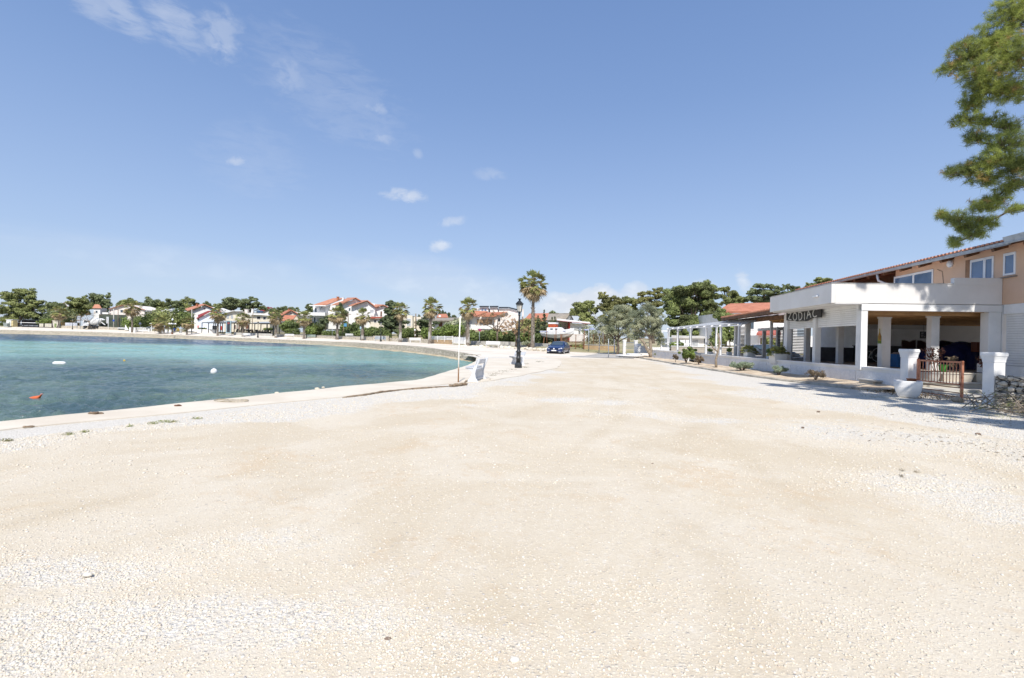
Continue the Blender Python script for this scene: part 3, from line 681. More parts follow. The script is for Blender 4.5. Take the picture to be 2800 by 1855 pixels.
def palm(label, group, H, R_, rt, seed, ngreen=34, ndead=46, lime=.35, skirt=(-78, -22), lean=(0, 0), dead_e=None, base=(0, 0, 0)):
    """H: height of the growing point, R_: frond length"""
    root = thing('palm_tree', base, label, 'palm tree', group)
    r = random.Random(seed); mb = MB(); pts, rad = [], []
    for i in range(13):
        t = i/12; pts.append((lean[0]*t*t*H, lean[1]*t*t*H, -.6 + (H + .6)*t)); rad.append(rt*(1.28 - .42*t + (.14 if t < .12 else 0) + r.uniform(-.04, .04)))
    mb.tube(pts, rad, 10)
    # stubs of old leaf bases up the trunk
    for i in range(int(70*H/6)):
        t = r.uniform(lime, 1); a = r.uniform(0, 6.28); z = H*t; q = rt*(1.25 - .42*t)
        c = Vector((lean[0]*t*t*H + math.cos(a)*q, lean[1]*t*t*H + math.sin(a)*q, z))
        mb.bar(c, c + Vector((math.cos(a)*rt*.55, math.sin(a)*rt*.55, rt*.55)), rt*.32, rt*.14)
    mb.build('trunk', PALMBARK, root, smooth=False)
    mb = MB(); mb.tube([(p[0], p[1], p[2]) for p in pts[:2]] + [(0, 0, H*lime)], [rt*1.36, rt*1.27, rt*1.1], 12); mb.build('trunk_base', LIME, root, smooth=True)
    o = Vector((lean[0]*H, lean[1]*H, H))
    V, Fc = palm_fronds(R_, ngreen, -12, 84, seed, .55); V2, F2 = palm_fronds(R_*.9, ngreen//2, -38, 5, seed + 5, .9)
    cr = np_mesh('crown', np.vstack([V, V2]), np.vstack([Fc, F2 + len(V)]), FROND, root); cr.location = o
    V, Fc = palm_fronds(R_*.93, ndead, skirt[0], skirt[1], seed + 9, .8, 8, .05); V3, F3 = palm_fronds(R_*.95, ngreen//3, -5, 60, seed + 12, .9, 7, .04)
    dd = np_mesh('dead_fronds', np.vstack([V, V3]), np.vstack([Fc, F3 + len(V)]), DEADFROND, root); dd.location = o - Vector((0, 0, .05*R_))
    return root
# ---------------------------------------------------------------- things on the quay
def lamp_post(base, label, group, scale=1.0, cast=IRON):
    r = thing('street_lamp', base, label, 'street lamp', group, scale=scale)
    mb = MB()
    mb.lathe([(.205, -.1), (.205, .19), (.19, .23), (.165, .27), (.15, .32)], n=8, rot0=R(22.5)); mb.build('base', cast, r, bevel=.008)
    mb = MB()
    mb.lathe([(.13, .32), (.125, .53), (.14, .54), (.14, .57), (.12, .58), (.12, .87), (.15, .89), (.15, .94), (.10, .97), (.085, 1.05), (.10, 1.15), (.092, 1.32), (.075, 1.40), (.10, 1.43), (.10, 1.48),
              (.085, 1.52), (.095, 1.58), (.06, 1.62), (.055, 1.72), (.066, 1.74), (.055, 1.77), (.046, 2.62), (.058, 2.63), (.058, 2.68), (.045, 2.70), (.045, 2.88), (.075, 2.92), (.075, 2.95), (.03, 2.97), (.03, 3.10)], n=14)
    for k in range(8):
        a = k*math.pi/4; mb.bar((.052*math.cos(a), .052*math.sin(a), 1.8), (.045*math.cos(a), .045*math.sin(a), 2.6), .012)
    mb.build('post', cast, r, smooth=True)
    mb = MB()
    for s_ in (-1, 1):
        mb.tube([(0, 0, 2.97), (.07*s_, 0, 3.02), (.05*s_, 0, 3.09)], .014, 6); mb.tube([(0, 0, 2.97), (0, .07*s_, 3.02), (0, .05*s_, 3.09)], .014, 6)
    mb.lathe([(.06, 3.075), (.125, 3.085), (.125, 3.115), (.1, 3.12)], n=6)
    for k in range(6):
        a = k*math.pi/3; mb.bar((.115*math.cos(a), .115*math.sin(a), 3.11), (.178*math.cos(a), .178*math.sin(a), 3.50), .018)
    mb.lathe([(.17, 3.48), (.215, 3.49), (.215, 3.525), (.20, 3.53), (.205, 3.56), (.17, 3.62), (.10, 3.68), (.06, 3.71), (.05, 3.75), (.08, 3.80), (.04, 3.79)], n=6)
    for k in range(12):
        a = k*math.pi/6; mb.box((.205*math.cos(a), .205*math.sin(a), 3.545), (.03, .03, .045), rz=a)
    for k in range(6):
        a = k*math.pi/3; mb.box((.075*math.cos(a), .075*math.sin(a), 3.815), (.025, .025, .05), rz=a)
    lan = mb.build('lantern', cast, r)
    mb = MB(); mb.lathe([(.106, 3.115), (.166, 3.49)], n=6); mb.build('lamp_glass', MILK, lan)
    return r
MILK = M('milky_lamp_glass', (.62, .60, .54), .25, .06, 3.0, spec=.6)
lamp0 = lamp_post(gnd(1417, 1007.5), 'tall black cast iron street lamp standing on the quay between the two white benches', 'cast iron street lamps')
lamp0.rotation_euler = (0, 0, R(20))
def far_at(u, v, D): return at(u, v, D)
for u, v, D, sc, lab in [(198, 900.5, 190, 1.05, 'most distant black street lamp, beside the white banner on the far left promenade'), (705, 922.5, 130, 1.08, 'black street lamp on the promenade in front of the open air cafe tables'),
                         (1041, 934.5, 92, .98, 'black street lamp in front of the grey board on the low stone wall')]:
    copy_tree(lamp0, lab, at(u, v, D), R(u % 60), sc)
# branched lamp with white shades
r = thing('street_lamp', at(471, 913.5, 154), 'branched street lamp with white conical shades on a dark post with a rusty foot', 'street lamp', 'cast iron street lamps')
mb = MB(); mb.lathe([(.28, -.1), (.26, .35), (.17, .6)], n=8); mb.build('base', RUST2, r)
mb = MB(); mb.lathe([(.12, .6), (.10, 2.2), (.07, 2.3), (.06, 3.9), (.05, 4.4)], n=10)
for a in range(4):
    c_, s_ = math.cos(a*math.pi/2 + .3), math.sin(a*math.pi/2 + .3); mb.tube([(0, 0, 3.2), (.45*c_, .45*s_, 3.5), (.8*c_, .8*s_, 3.35)], .03, 6)
mb.build('post', DARK, r)
for a in range(4):
    c_, s_ = math.cos(a*math.pi/2 + .3), math.sin(a*math.pi/2 + .3)
    mb = MB(); mb.lathe([(.36, 3.05), (.12, 3.35), (.05, 3.42)], (.8*c_, .8*s_, 0), n=12); mb.build('lamp_shade', WHITE2, r)
mb = MB(); mb.lathe([(.2, 4.2), (.3, 4.5), (.08, 4.8), (.05, 5.0)], n=12); mb.build('lamp_shade', WHITE2, r)
# benches with curved board ends
BENCHW = M('pale_bench_paint', (.66, .68, .71), .6, .08, 3.0, .1)  # one grey-white paint for all bench parts
def bench(base, rz, label):
    r = thing('quay_bench', base, label, 'bench', 'white board ended benches on the quay', rz)
    prof = [(-.22, 0), (-.10, .17), (-.02, .34), (-.10, .43), (-.27, .47), (-.27, .53), (.02, .51), (.09, .66), (.15, .83), (.19, .87), (.25, .85), (.25, .79), (.17, .60), (.12, .46), (.09, .30), (.12, .14), (.22, 0)]
    for y in (0.0, 1.32):
        mb = MB(); mb.prism([(x, y, z) for x, z in prof], (0, .05, 0)); mb.build('end_panel', BENCHW, r, bevel=.006)
    mb = MB()
    for k in range(5): mb.bx(-.285 + k*.062, -.235 + k*.062, -.04, 1.41, .525 - k*.003, .55 - k*.003)
    mb.build('seat', BENCHW, r)
    mb = MB()
    for x, z in ((.155, .80), (.135, .735), (.11, .67)): mb.box((x, .69, z), (.022, 1.44, .052), rot=Matrix.Rotation(R(20), 3, 'Y'))
    mb.build('backrest', BENCHW, r)
    mb = MB()
    for k in range(8): mb.bx(.03, .05, .10 + k*.155, .20 + k*.155, .03, .49)
    mb.bx(.05, .075, .05, 1.32, .06, .12); mb.bx(.05, .075, .05, 1.32, .40, .46)
    mb.build('back_board', BENCHW, r)
    return r
b0 = bench(gnd(1292, 1045.5), R(-10), 'white bench with curved board ends on the quay right beside the thin white pole')
copy_tree(b0, 'white bench half hidden behind the black lamp post', gnd(1428, 1001), R(24))
r = tag(MB().tube([(0, 0, -.2), (0, 0, 1.2), (.02, 0, 2.36)], [.024, .023, .021], 10).build('pole', None or WHITE2, smooth=True), 'thin white painted pole with a rusty foot at the edge of the quay', 'pole')
r.location = gnd(1253, 1047)
mp, tp, bp = start('white_pole_paint_rusting'); sp_ = tp.new('ShaderNodeSeparateXYZ'); tp.set(sp_.inputs[0], obj_co(tp))
nz = tp.noise(obj_co(tp), 6.0, 5.0)
tp.set(bp.inputs['Base Color'], tp.mix(tp.ramp(tp.math('ADD', sp_.outputs[2], tp.math('MULTIPLY', nz, .9)), .75, 1.3), rgb((.40, .19, .07)), rgb((.80, .77, .70)))); bp.inputs['Roughness'].default_value = .6
r.data.materials[0] = mp
# driftwood, broken kerb edge and ropes
def log(pts, rad, label, mat=BARK, name='driftwood', cat='driftwood', group=None, n=7, seed=1):
    base = Vector(pts[0]); rr = random.Random(seed); q = []
    for i in range(len(pts)-1):
        for k in range(5): q.append(Vector(pts[i]).lerp(Vector(pts[i+1]), k/5) + Vector((rr.uniform(-1, 1), rr.uniform(-1, 1), rr.uniform(-.4, .4)))*rad*.45)
    q.append(Vector(pts[-1]))
    rads = [rad*(rr.uniform(.65, 1.1) if 0 < i < len(q)-1 else .35) for i in range(len(q))]
    o = MB().tube([p - base for p in q], rads, n).build(name, mat, smooth=True); o.location = base
    return tag(o, label, cat, group)
DRIFT = M('weathered_driftwood', (.32, .24, .16), .95, .25, 8.0, .8, 40, c2=(.17, .12, .08))
log([gnd(1226, 1056, .05), gnd(1250, 1053, .06), gnd(1278, 1050, .05)], .055, 'rough brown driftwood log lying below the white pole', DRIFT, seed=2)
log([gnd(1271, 1046, .03), gnd(1277, 1041, .06)], .035, 'short stub of driftwood leaning by the foot of the white bench', DRIFT, seed=3)
log([gnd(938, 1088, .01), gnd(1000, 1080, .02), gnd(1040, 1072, .03), gnd(1100, 1066, .015), gnd(1226, 1057, .02)], .035, 'long thin dark crack along the broken back edge of the quay slab, built as a log', DRIFT, seed=4, n=5)  # crack and broken concrete edge, modelled as a thin log
log([gnd(240, 1132, .03), gnd(262, 1130, .05), gnd(283, 1131, .03)], .03, 'dark curved piece of wood at the water edge of the quay', DRIFT, seed=5)
log([gnd(60, 1168, .03), gnd(95, 1166, .02)], .018, 'grey stick lying on the quay slab near the left edge', DRIFT, seed=6)
log([gnd(478, 1110, .03), gnd(487, 1108.5, .05), gnd(496, 1110, .03)], .025, 'rusty mooring ring stub on the quay slab', RUST2, name='mooring_iron', cat='mooring iron', seed=7)
p = gnd(632, 1096, .035); rr = [(p.x + .38*math.cos(a), p.y + .2*math.sin(a), .035 + .01*math.sin(3*a)) for a in np.linspace(.5, 6.6, 22)]
o = MB().tube([Vector(q) - p for q in [gnd(610, 1093, .05)] + rr], .014, 6).build('rope', M('pale_rope', (.46, .40, .30), .9, .2, 30), smooth=True); o.location = p
tag(o, 'pale mooring rope looped on the quay edge', 'rope')
for u, v, s_, lab in [(884, 1062, .05, 'pale stone on the very edge of the quay'), (867, 1066.5, .07, 'flat pinkish stone at the edge of the quay'), (757, 1078, .06, 'small pale bollard stump on the quay edge'), (540, 1103, .03, 'tiny dark stone on the quay slab'), (1340, 1039, .04, 'dark scrap of bark in the gravel behind the bench')]:
    q = gnd(u, v); iv, if_ = icosa(); o = np_mesh('stone', iv*np.array([1.2, .9, .7])*s_, if_, PEB if 'pale' in lab or 'pink' in lab else DRIFT); o.location = (q.x, q.y, s_*.4); tag(o, lab, 'stone')
# buoys and fender afloat
B = thing('buoy', gnd(585, 1019.5, SEA), 'round white mooring buoy floating in the bay', 'buoy')
MB().lathe([(.02, -.14), (.10, -.11), (.15, -.02), (.16, .06), (.13, .15), (.07, .205), (.02, .22)], n=20).build('float', WHITE2, B, smooth=True)
MB().tube([(.04, 0, .20), (.03, 0, .26), (-.03, 0, .26), (-.04, 0, .20)], .012, 6).build('ring', GALV, B)
B = thing('fender', gnd(162, 996.5, SEA), 'long white plastic fender floating flat on the water', 'fender', rz=R(12))
MB().lathe([(.02, -.34), (.06, -.32), (.105, -.24), (.11, 0), (.105, .24), (.06, .32), (.02, .34)], n=14, axis=Matrix.Rotation(R(90), 3, 'Y')).build('body', WHITE2, B, smooth=True, loc=(0, 0, .06))
B = thing('marker_buoy', gnd(89, 1092, SEA), 'small orange buoy lying tilted in the water at the left', 'buoy')
MB().loft([[(x + .13*math.cos(0), r_*math.cos(a)*.9, z + r_*math.sin(a)) for a in np.linspace(0, 6.283, 11)[:-1]] for x, r_, z in [(-.28, .01, .0), (-.2, .05, .01), (-.08, .075, .02), (.02, .075, .035), (.07, .05, .06), (.10, .035, .10), (.12, .035, .13)]]).build('float', M('orange_plastic', (.70, .15, .05), .5, .1, 5), B, smooth=True)
MB().lathe([(.012, .0), (.035, .01), (.035, .03), (.012, .04)], (.27, 0, .135), n=10).build('cap', M('dull_pink_plastic', (.5, .25, .22), .5), B)
for u, v, lab in [(1350*1 - 1010, 987, 'small pale float bobbing near the turquoise water'),]:
    o = MB().lathe([(.02, -.05), (.07, 0), (.06, .05), (.02, .07)], n=10).build('float', YELLOW, smooth=True); o.location = gnd(u, v, SEA); tag(o, lab, 'buoy')
# ---------------------------------------------------------------- hatchback car
def car(base, rz, label, paint, scale=1.0):
    r = thing('parked_car', base, label, 'car', 'parked cars', rz, scale)
    st = [(-.02, .30, .60, .70, .50, .62, .60, .66), (.06, .22, .76, .82, .50, .70, .70, .75), (.25, .19, .84, .885, .52, .76, .74, .83), (.55, .18, .86, .895, .55, .83, .75, .90), (.95, .18, .86, .90, .6, .90, .74, .965), (1.22, .18, .86, .90, .62, .95, .71, 1.0),
          (1.55, .18, .86, .90, .62, .965, .655, 1.22), (1.95, .18, .86, .90, .62, .975, .60, 1.42), (2.35, .18, .86, .90, .62, .985, .60, 1.475), (2.9, .18, .86, .90, .62, .99, .59, 1.465), (3.5, .18, .86, .90, .62, 1.0, .57, 1.41), (3.78, .2, .86, .895, .62, 1.0, .565, 1.34), (4.02, .22, .84, .885, .62, .99, .60, 1.12), (4.18, .28, .80, .86, .62, .92, .66, .98), (4.25, .34, .70, .78, .6, .82, .62, .88)]
    secs = []
    for y, zb, wl, wb, zm, zt, wt, zz in st:
        secs.append([(-wl, y, zb), (-wb, y, zm*.72), (-wb, y, zm), (-wb*.985, y, zt), (-wt, y, zz - .02), (-wt*.72, y, zz), (wt*.72, y, zz), (wt, y, zz - .02), (wb*.985, y, zt), (wb, y, zm), (wb, y, zm*.72), (wl, y, zb)])
    body = MB().loft(secs).build('body', paint, r, smooth=True, bevel=0)
    mo = body.modifiers.new('Subdivision', 'SUBSURF'); mo.levels = mo.render_levels = 2
    def panel(name, pts, off, mat, par=r): 
        n = Vector(off); return MB().prism([tuple(Vector(p) + n*.4) for p in pts], n).build(name, mat, par)
    panel('windscreen', [(-.66, 1.27, 1.02), (.66, 1.27, 1.02), (.55, 1.92, 1.405), (-.55, 1.92, 1.405)], (0, -.014, .024), GLASS)
    panel('rear_window', [(-.55, 4.02, 1.08), (.55, 4.02, 1.08), (.5, 3.82, 1.31), (-.5, 3.82, 1.31)], (0, .03, .02), GLASS)
    for s_ in (-1, 1):
        panel('side_window', [(s_*.868, 1.50, 1.0), (s_*.868, 2.52, 1.015), (s_*.618, 2.50, 1.40), (s_*.625, 2.06, 1.37)], (s_*.022, 0, .012), GLASS)
        panel('side_window', [(s_*.868, 2.58, 1.015), (s_*.868, 3.35, 1.03), (s_*.66, 3.62, 1.26), (s_*.62, 3.38, 1.37), (s_*.618, 2.56, 1.40)], (s_*.022, 0, .012), GLASS)
        mb = MB(); mb.loft([[(s_*(.90 + .05*a), 1.55 + .10*b, 1.0 + .075*c) for b, c in ((-1, -1), (1, -1), (1, 1), (-1, 1))] for a in (0, 3)]); mb.build('mirror', paint, r, bevel=.02)
        mb = MB(); mb.loft([[(s_*.50, .005, .60), (s_*.50, -.005, .69), (s_*.80, .16, .775), (s_*.82, .14, .67)], [(s_*.50, -.035, .60), (s_*.50, -.045, .69), (s_*.835, .13, .79), (s_*.86, .11, .67)]]); mb.build('headlight', MILK2, r)
        mb = MB(); mb.box((s_*.62, .0, .34), (.22, .08, .08)); mb.build('fog_light', GALV, r)
        mb = MB(); mb.box((s_*.70, 4.16, .86), (.30, .14, .16)); mb.build('tail_light', RED, r, bevel=.02)
        for y in (.82, 3.42):
            ax = Matrix.Rotation(R(90), 3, 'Y')
            w = MB().lathe([(.20, -.10), (.30, -.11), (.325, -.06), (.325, .06), (.30, .11), (.20, .10)], n=28, axis=ax).build('wheel', TYRE, r, smooth=True, loc=(s_*.815, y, .325))
            rim = MB().lathe([(.21, -.02), (.215, .02), (.18, .025), (.06, .045), (.03, .05)], n=20, axis=Matrix.Rotation(R(90*s_), 3, 'Y')).build('rim', ALLOY, w, smooth=False, loc=(s_*.092, 0, 0))
            mb = MB(); mb.lathe([(.355, -.1), (.365, .0), (.355, .1)], n=28, axis=ax); mb.build('wheel_arch', BLACK, r, loc=(s_*.80, y, .34))
    mb = MB(); mb.box((0, -.035, .655), (.95, .05, .075)); mb.build('grille', BLACK, r)
    mb = MB(); mb.box((0, -.01, .33), (1.0, .10, .13)); mb.build('lower_grille', BLACK, r)
    mb = MB(); mb.lathe([(.075, 0), (.075, .02), (.055, .025)], (0, 0, 0), n=18, axis=Matrix.Rotation(R(90), 3, 'X')); mb.build('emblem', WHITE2, r, loc=(0, -.058, .66))
    mb = MB(); mb.box((0, -.055, .47), (.52, .02, .115)); mb.build('number_plate', WHITE2, r)
    mb = MB(); mb.bx(-.8, .8, .02, 4.2, .14, .22); mb.build('underbody', BLACK, r)
    return r
TYRE = M('tyre_rubber', (.02, .02, .021), .85, .1, 5); ALLOY = M('alloy_wheel', (.55, .56, .58), .35, .05, 8, metal=.6)
MILK2 = M('headlamp_lens', (.66, .68, .72), .15, .05, 9, spec=.8)
def carpaint(n, c): 
    m = M(n, c, .32, .03, 2.0, metal=.25, coat=.8, spec=.5); return m
BLUECAR = carpaint('dark_blue_car_paint', (.012, .03, .115)); GREYCAR = carpaint('slate_blue_car_paint', (.045, .06, .085))
fc = gnd(1514.5, 971, -.0)
C0 = car((fc.x, fc.y, 0.0), R(-19), 'dark blue hatchback parked facing the camera at the end of the gravel', BLUECAR, 1.0)
# ---------------------------------------------------------------- the seaside restaurant
O = Vector((13.9, 19.9, 0)); DY = Vector((math.sin(R(8)), math.cos(R(8)), 0)); DX = Vector((math.cos(R(8)), -math.sin(R(8)), 0))
rest = thing('restaurant', O, 'white restaurant with orange upper floor, balcony parapet and open ground floor on white columns', 'restaurant', rz=R(-8))
def onx(u, v, x0):                                  # surveyed point on the restaurant plane x = x0 -> (y, z)
    kx, kz = ray(u, v); t = (x0 + O.dot(DX))/(kx*DX.x + DX.y); P = Vector((kx*t, t, EYE + kz*t)) - O
    return P.dot(DY), P.z
def ony(u, v, y0):
    kx, kz = ray(u, v); t = (y0 + O.dot(DY))/(kx*DY.x + DY.y); P = Vector((kx*t, t, EYE + kz*t)) - O
    return P.dot(DX), P.z
def RB_(name, boxes, mat, par=rest, bevel=0.0, **k):
    mb = MB()
    for b in boxes: mb.bx(*b)
    return mb.build(name, mat, par, bevel=bevel, **k)
# slabs, columns
RB_('floor', [(.42, 14.5, -.22, 18.5, .30, .70)], M('terrace_floor_tiles', (.36, .30, .25), .6, .15, 2.5))
RB_('ceiling', [(.26, 14.5, -.06, 10.2, 3.02, 3.10)], tilemat('pine_board_ceiling', (.52, .30, .12), (.42, .23, .09), 1.2, 'Y'))
for k in range(9): RB_('ceiling_joist', [(.26, 14.5, .35 + k*1.15, .47 + k*1.15, 2.90, 3.018)], PINEWOOD)
RB_('beam', [(.0, 4.94, -.30, -.06, 3.04, 3.30)], WHITE)
RB_('beam', [(4.94, 14.5, -.30, .05, .3, 3.32)], WHITE)
COLS = [(0, .24, -.28, .10), (.0, .26, 3.60, 3.88), (0, .24, 6.85, 7.30)]
for x0, x1, y0, y1 in COLS: RB_('column', [(x0, x1, y0, y1, .68, 3.318)], WHITE, bevel=.01)
RB_('column', [(4.50, 4.93, -.29, .12, .3, 3.035)], WHITE, bevel=.01)
RB_('column_plinth', [(4.44, 4.99, -.34, .16, .28, 1.05)], WHITE, bevel=.01)
def pil(u0, u1, y0, w=.34):
    x0 = ony(u0, 950, y0)[0]; mb = MB(); mb.bx(x0, x0 + w, y0, y0 + w, .70, 2.98); mb.bx(x0 - .03, x0 + w + .03, y0 - .03, y0 + w + .03, 2.86, 2.99); return mb.build('inner_column', WHITE, rest, bevel=.01), x0
p1, p1x = pil(2412, 2445, 1.9); p2, p2x = pil(2546, 2575, .75, .30); pil(2292, 2308, 5.8, .26); pil(2203, 2216, 8.2, .26)
# facade panels above the openings (rolled shutters in their boxes)
for y0, y1 in ((.12, 3.58), (3.90, 6.83)):
    RB_('shutter_box', [(.04, .22, y0, y1, 3.16, 3.316)], WHITE)
    sl = [(.10, .125, y0, y1, 2.46 + k*.088, 2.46 + k*.088 + .078) for k in range(8)]
    RB_('shutter', sl, WHITE, bevel=.008)
    RB_('shutter_backing', [(.13, .16, y0, y1, 2.47, 3.16)], GREYWALL)
# balcony: parapet faces and soffit
BALC = M('white_balcony_render', (.77, .745, .71), .8, .05, .6, .12, 60, c2=(.72, .69, .65))
RB_('balcony', [(-1.13, -.99, -.31, 6.2, 3.32, 4.10), (-.99, 4.93, -.31, -.17, 3.32, 4.10), (-.985, 4.9, -.165, 6.2, 3.325, 3.45), (-.985, 4.9, 6.06, 6.2, 3.46, 4.10)], BALC, bevel=.012)
RB_('balcony_soffit', [(-.98, -.01, -.30, 6.19, 3.29, 3.318)], WHITE)
x_, z_ = ony(2609, 761, -.31)
RB_('balcony_step', [(x_, 4.925, -.318, -.12, 4.06, 4.345)], BALC, bevel=.012)
RB_('parapet_coping', [(-1.15, -.97, -.33, 6.21, 4.103, 4.125), (-.965, x_ - .01, -.33, -.15, 4.103, 4.125)], M('balcony_coping_grey', (.60, .59, .56), .85, .1, 3))
RB_('wall_lamp', [(-1.22, -1.135, .75, 1.15, 3.66, 3.72)], WHITE2, bevel=.01)
# upper floor
UW = RB_('upper_wall', [(4.94, 12.5, -5.0, 6.25, 3.325, 5.62)], ORANGE)
RB_('upper_wall', [(6.5, 12.5, 6.26, 16.8, 3.0, 5.72)], M('brown_timber_wall', (.24, .12, .07), .8, .15, 3, streak=True))  # dark brown timber of the set-back block
RB_('rear_wall', [(6.0, 6.4, 10.25, 16.8, .3, 3.0)], WHITE)
def window(u0, u1, vt0, vt1, zb, mull=(), x0=4.94, glass=GLASSB):
    ya, za = onx(u0, vt0, x0); yb, zb2 = onx(u1, vt1, x0); zt = (za + zb2)/2; y0, y1 = min(ya, yb), max(ya, yb)
    mb = MB(); w = .075
    mb.bx(x0 - .035, x0 + .05, y0, y0 + w, zb, zt); mb.bx(x0 - .035, x0 + .05, y1 - w, y1, zb, zt); mb.bx(x0 - .036, x0 + .05, y0 + w, y1 - w, zt - .10, zt); mb.bx(x0 - .036, x0 + .05, y0 + w, y1 - w, zb, zb + w)
    for um in mull:
        ym, _ = onx(um, vt0, x0); mb.bx(x0 - .034, x0 + .05, ym - .06, ym + .06, zb + w, zt - .1)
    f = mb.build('window', WHITE2, rest, bevel=.006)
    MB().bx(x0 - .012, x0 - .004, y0 + w*.9, y1 - w*.9, zb + w*.9, zt - .09).build('pane', glass, f)
    return y0, y1, zt
window(2446, 2553, 757, 737, 3.62, (2499,)); window(2655, 2719, 712, 700, 3.5, (2694,)); a, b, c = window(2746, 2779.5, 694, 688, onx(2760, 753, 4.94)[1], ())
RB_('window_sill', [(4.85, 4.99, a - .06, b + .12, onx(2760, 757, 4.94)[1] - .03, onx(2760, 757, 4.94)[1])], M('dark_stone_sill', (.25, .22, .2), .7))
RB_('reveal', [(4.925, 4.938, onx(2655, 712, 4.94)[0] + .005, onx(2641, 715, 4.94)[0], 3.5, onx(2641, 713, 4.94)[1])], M('brown_window_reveal', (.36, .20, .11), .8))
y_, z_ = onx(2600, 722, 4.94)
MB().lathe([(.16, 0), (.165, .05), (.12, .10), (.05, .125)], n=20, axis=Matrix.Rotation(R(-90), 3, 'Y')).build('wall_lamp', WHITE2, rest, smooth=True, loc=(4.94, y_, z_))
y0c, z0c = onx(2561, 737, 4.90); y1c, z1c = onx(2580, 776, 4.90)
MB().tube([(4.92, y0c, z0c), (4.92, (y0c + y1c)/2 - .1, (z0c + z1c)/2 + .2), (4.92, y1c, z1c - .2)], .008, 5).build('cable', DARK, rest)
# roof over the upper floor: tiles, gutter, rafters
RB_('gutter_board', [(4.50, 4.53, -5, 16.9, 5.46, 5.58)], WOOD)
mb = MB(); mb.prism([(4.42, -5.1, 5.60), (9.4, -5.1, 6.10), (13.0, -5.1, 5.9), (13.0, -5.1, 5.75), (9.4, -5.1, 5.98), (4.46, -5.1, 5.52)], (0, 22, 0))
n_ = 100
for k in range(n_):
    y = -5.05 + 22*(k + .5)/n_; h = .075
    mb.loft([[(4.36 + t*4.9, y - .095, 5.60 + t*.50), (4.36 + t*4.9, y - .05, 5.60 + h + t*.50), (4.36 + t*4.9, y + .05, 5.60 + h + t*.50), (4.36 + t*4.9, y + .095, 5.60 + t*.50)] for t in (0, 1)])
roof_ = mb.build('roof', TILE2, rest)
g_ = MB(); g_.loft([[(4.30, y, 5.56), (4.31, y, 5.47), (4.36, y, 5.43), (4.43, y, 5.45), (4.46, y, 5.56), (4.44, y, 5.56), (4.42, y, 5.475), (4.36, y, 5.455), (4.325, y, 5.48), (4.32, y, 5.56)] for y in (-1.3, 16.9)]).build('gutter', GALV, roof_)
for k in range(9): MB().lathe([(.085, -.01), (.085, .01)], n=12, axis=Matrix.Rotation(R(90), 3, 'X')).build('gutter_joint', GALV, roof_, loc=(4.38, -.8 + k*1.75, 5.52))
MB().add([(4.22, -5, 5.78), (4.22, -1.2, 5.72), (4.28, -1.25, 5.46), (4.28, -5, 5.46)], [(0, 1, 2, 3)]).prism([(4.25, -5, 5.50), (4.25, -1.15, 5.50), (4.75, -1.15, 5.82), (4.75, -5, 5.82)], (0, 0, .03)).build('flashing', GALV, roof_)
for k in range(16): MB().box((4.75, -4.6 + k*1.38, 5.50), (.62, .14, .16), rot=Matrix.Rotation(R(-18), 3, 'Y')).build('rafter', WOOD, roof_)
MB().tube([(4.42, 6.9, 5.44), (4.46, 6.85, 5.1), (4.7, 6.6, 4.9), (5.6, 6.5, 4.85), (5.75, 6.4, 4.6), (5.75, 6.4, 3.5)], .06, 8).build('downpipe', WHITE2, rest, smooth=True)
# ground floor wall with closed shutter right of the front opening
RB_('ground_wall', [(4.95, 5.3, -5.0, -.35, .2, 1.0), (4.95, 5.3, -5.0, -.35, 2.95, 3.32)], WHITE)
RB_('shutter', [(5.0, 5.03, -4.6, -.40, 1.02 + k*.092, 1.02 + k*.092 + .082) for k in range(21)], WHITE, bevel=.008)
RB_('shutter_backing', [(5.04, 5.08, -4.6, -.40, 1.0, 2.95)], GREYWALL)
# inside: back wall, bar, half walls
RB_('back_wall', [(5.5, 14.5, 10.2, 10.45, .3, 3.02)], M('inner_wall_grey_white', (.60, .58, .54), .85, .05, .7))
xb0 = ony(2370, 900, 10.1)[0]; xb1 = ony(2546, 900, 10.1)[0]
RB_('shutter', [(xb0, xb1, 10.12, 10.15, 1.7 + k*.075, 1.7 + k*.075 + .066) for k in range(13)], WHITE, bevel=.006)
RB_('shutter_backing', [(xb0, xb1, 10.155, 10.19, 1.68, 2.7)], GREYWALL)
RB_('half_wall', [(2.4, 5.5, 10.1, 10.3, .68, 1.52)], M('charcoal_half_wall', (.10, .105, .12), .7))
xa = ony(2350, 950, 9.4)[0]; xc = ony(2500, 950, 9.4)[0]
bar = thing('bar_counter', rest.matrix_world @ Vector((0, 0, 0)), 'black bar counter with a white letter Z and a zodiac wheel drawn on its front', 'bar counter')
bar.location = O; bar.rotation_euler = (0, 0, R(-8))
RB_('counter', [(xa, xc, 9.4, 10.05, .705, 1.62)], BLACK, bar); RB_('counter_top', [(xa - .05, xc + .05, 9.35, 10.08, 1.622, 1.67)], DARK, bar)
CHALK = M('white_chalk_paint', (.62, .62, .60), .9, .2, 20)
def stroke(pts, w, y0, name, par):
    q = [ony(u, v, y0) for u, v in pts]; mb = MB()
    for a, b in zip(q[:-1], q[1:]): mb.bar((a[0], y0 - .012, a[1]), (b[0], y0 - .012, b[1]), w)
    return mb.build(name, CHALK, par)
zz = lambda x, y: (2330 + x/7.84, 820 + y/7.84)
stroke([zz(360, 1108), zz(412, 1112), zz(355, 1245), zz(412, 1248)], .05, 9.39, 'lettering', bar)
cx_, cz_ = ony(*zz(568, 1185), 9.39)
mb = MB()
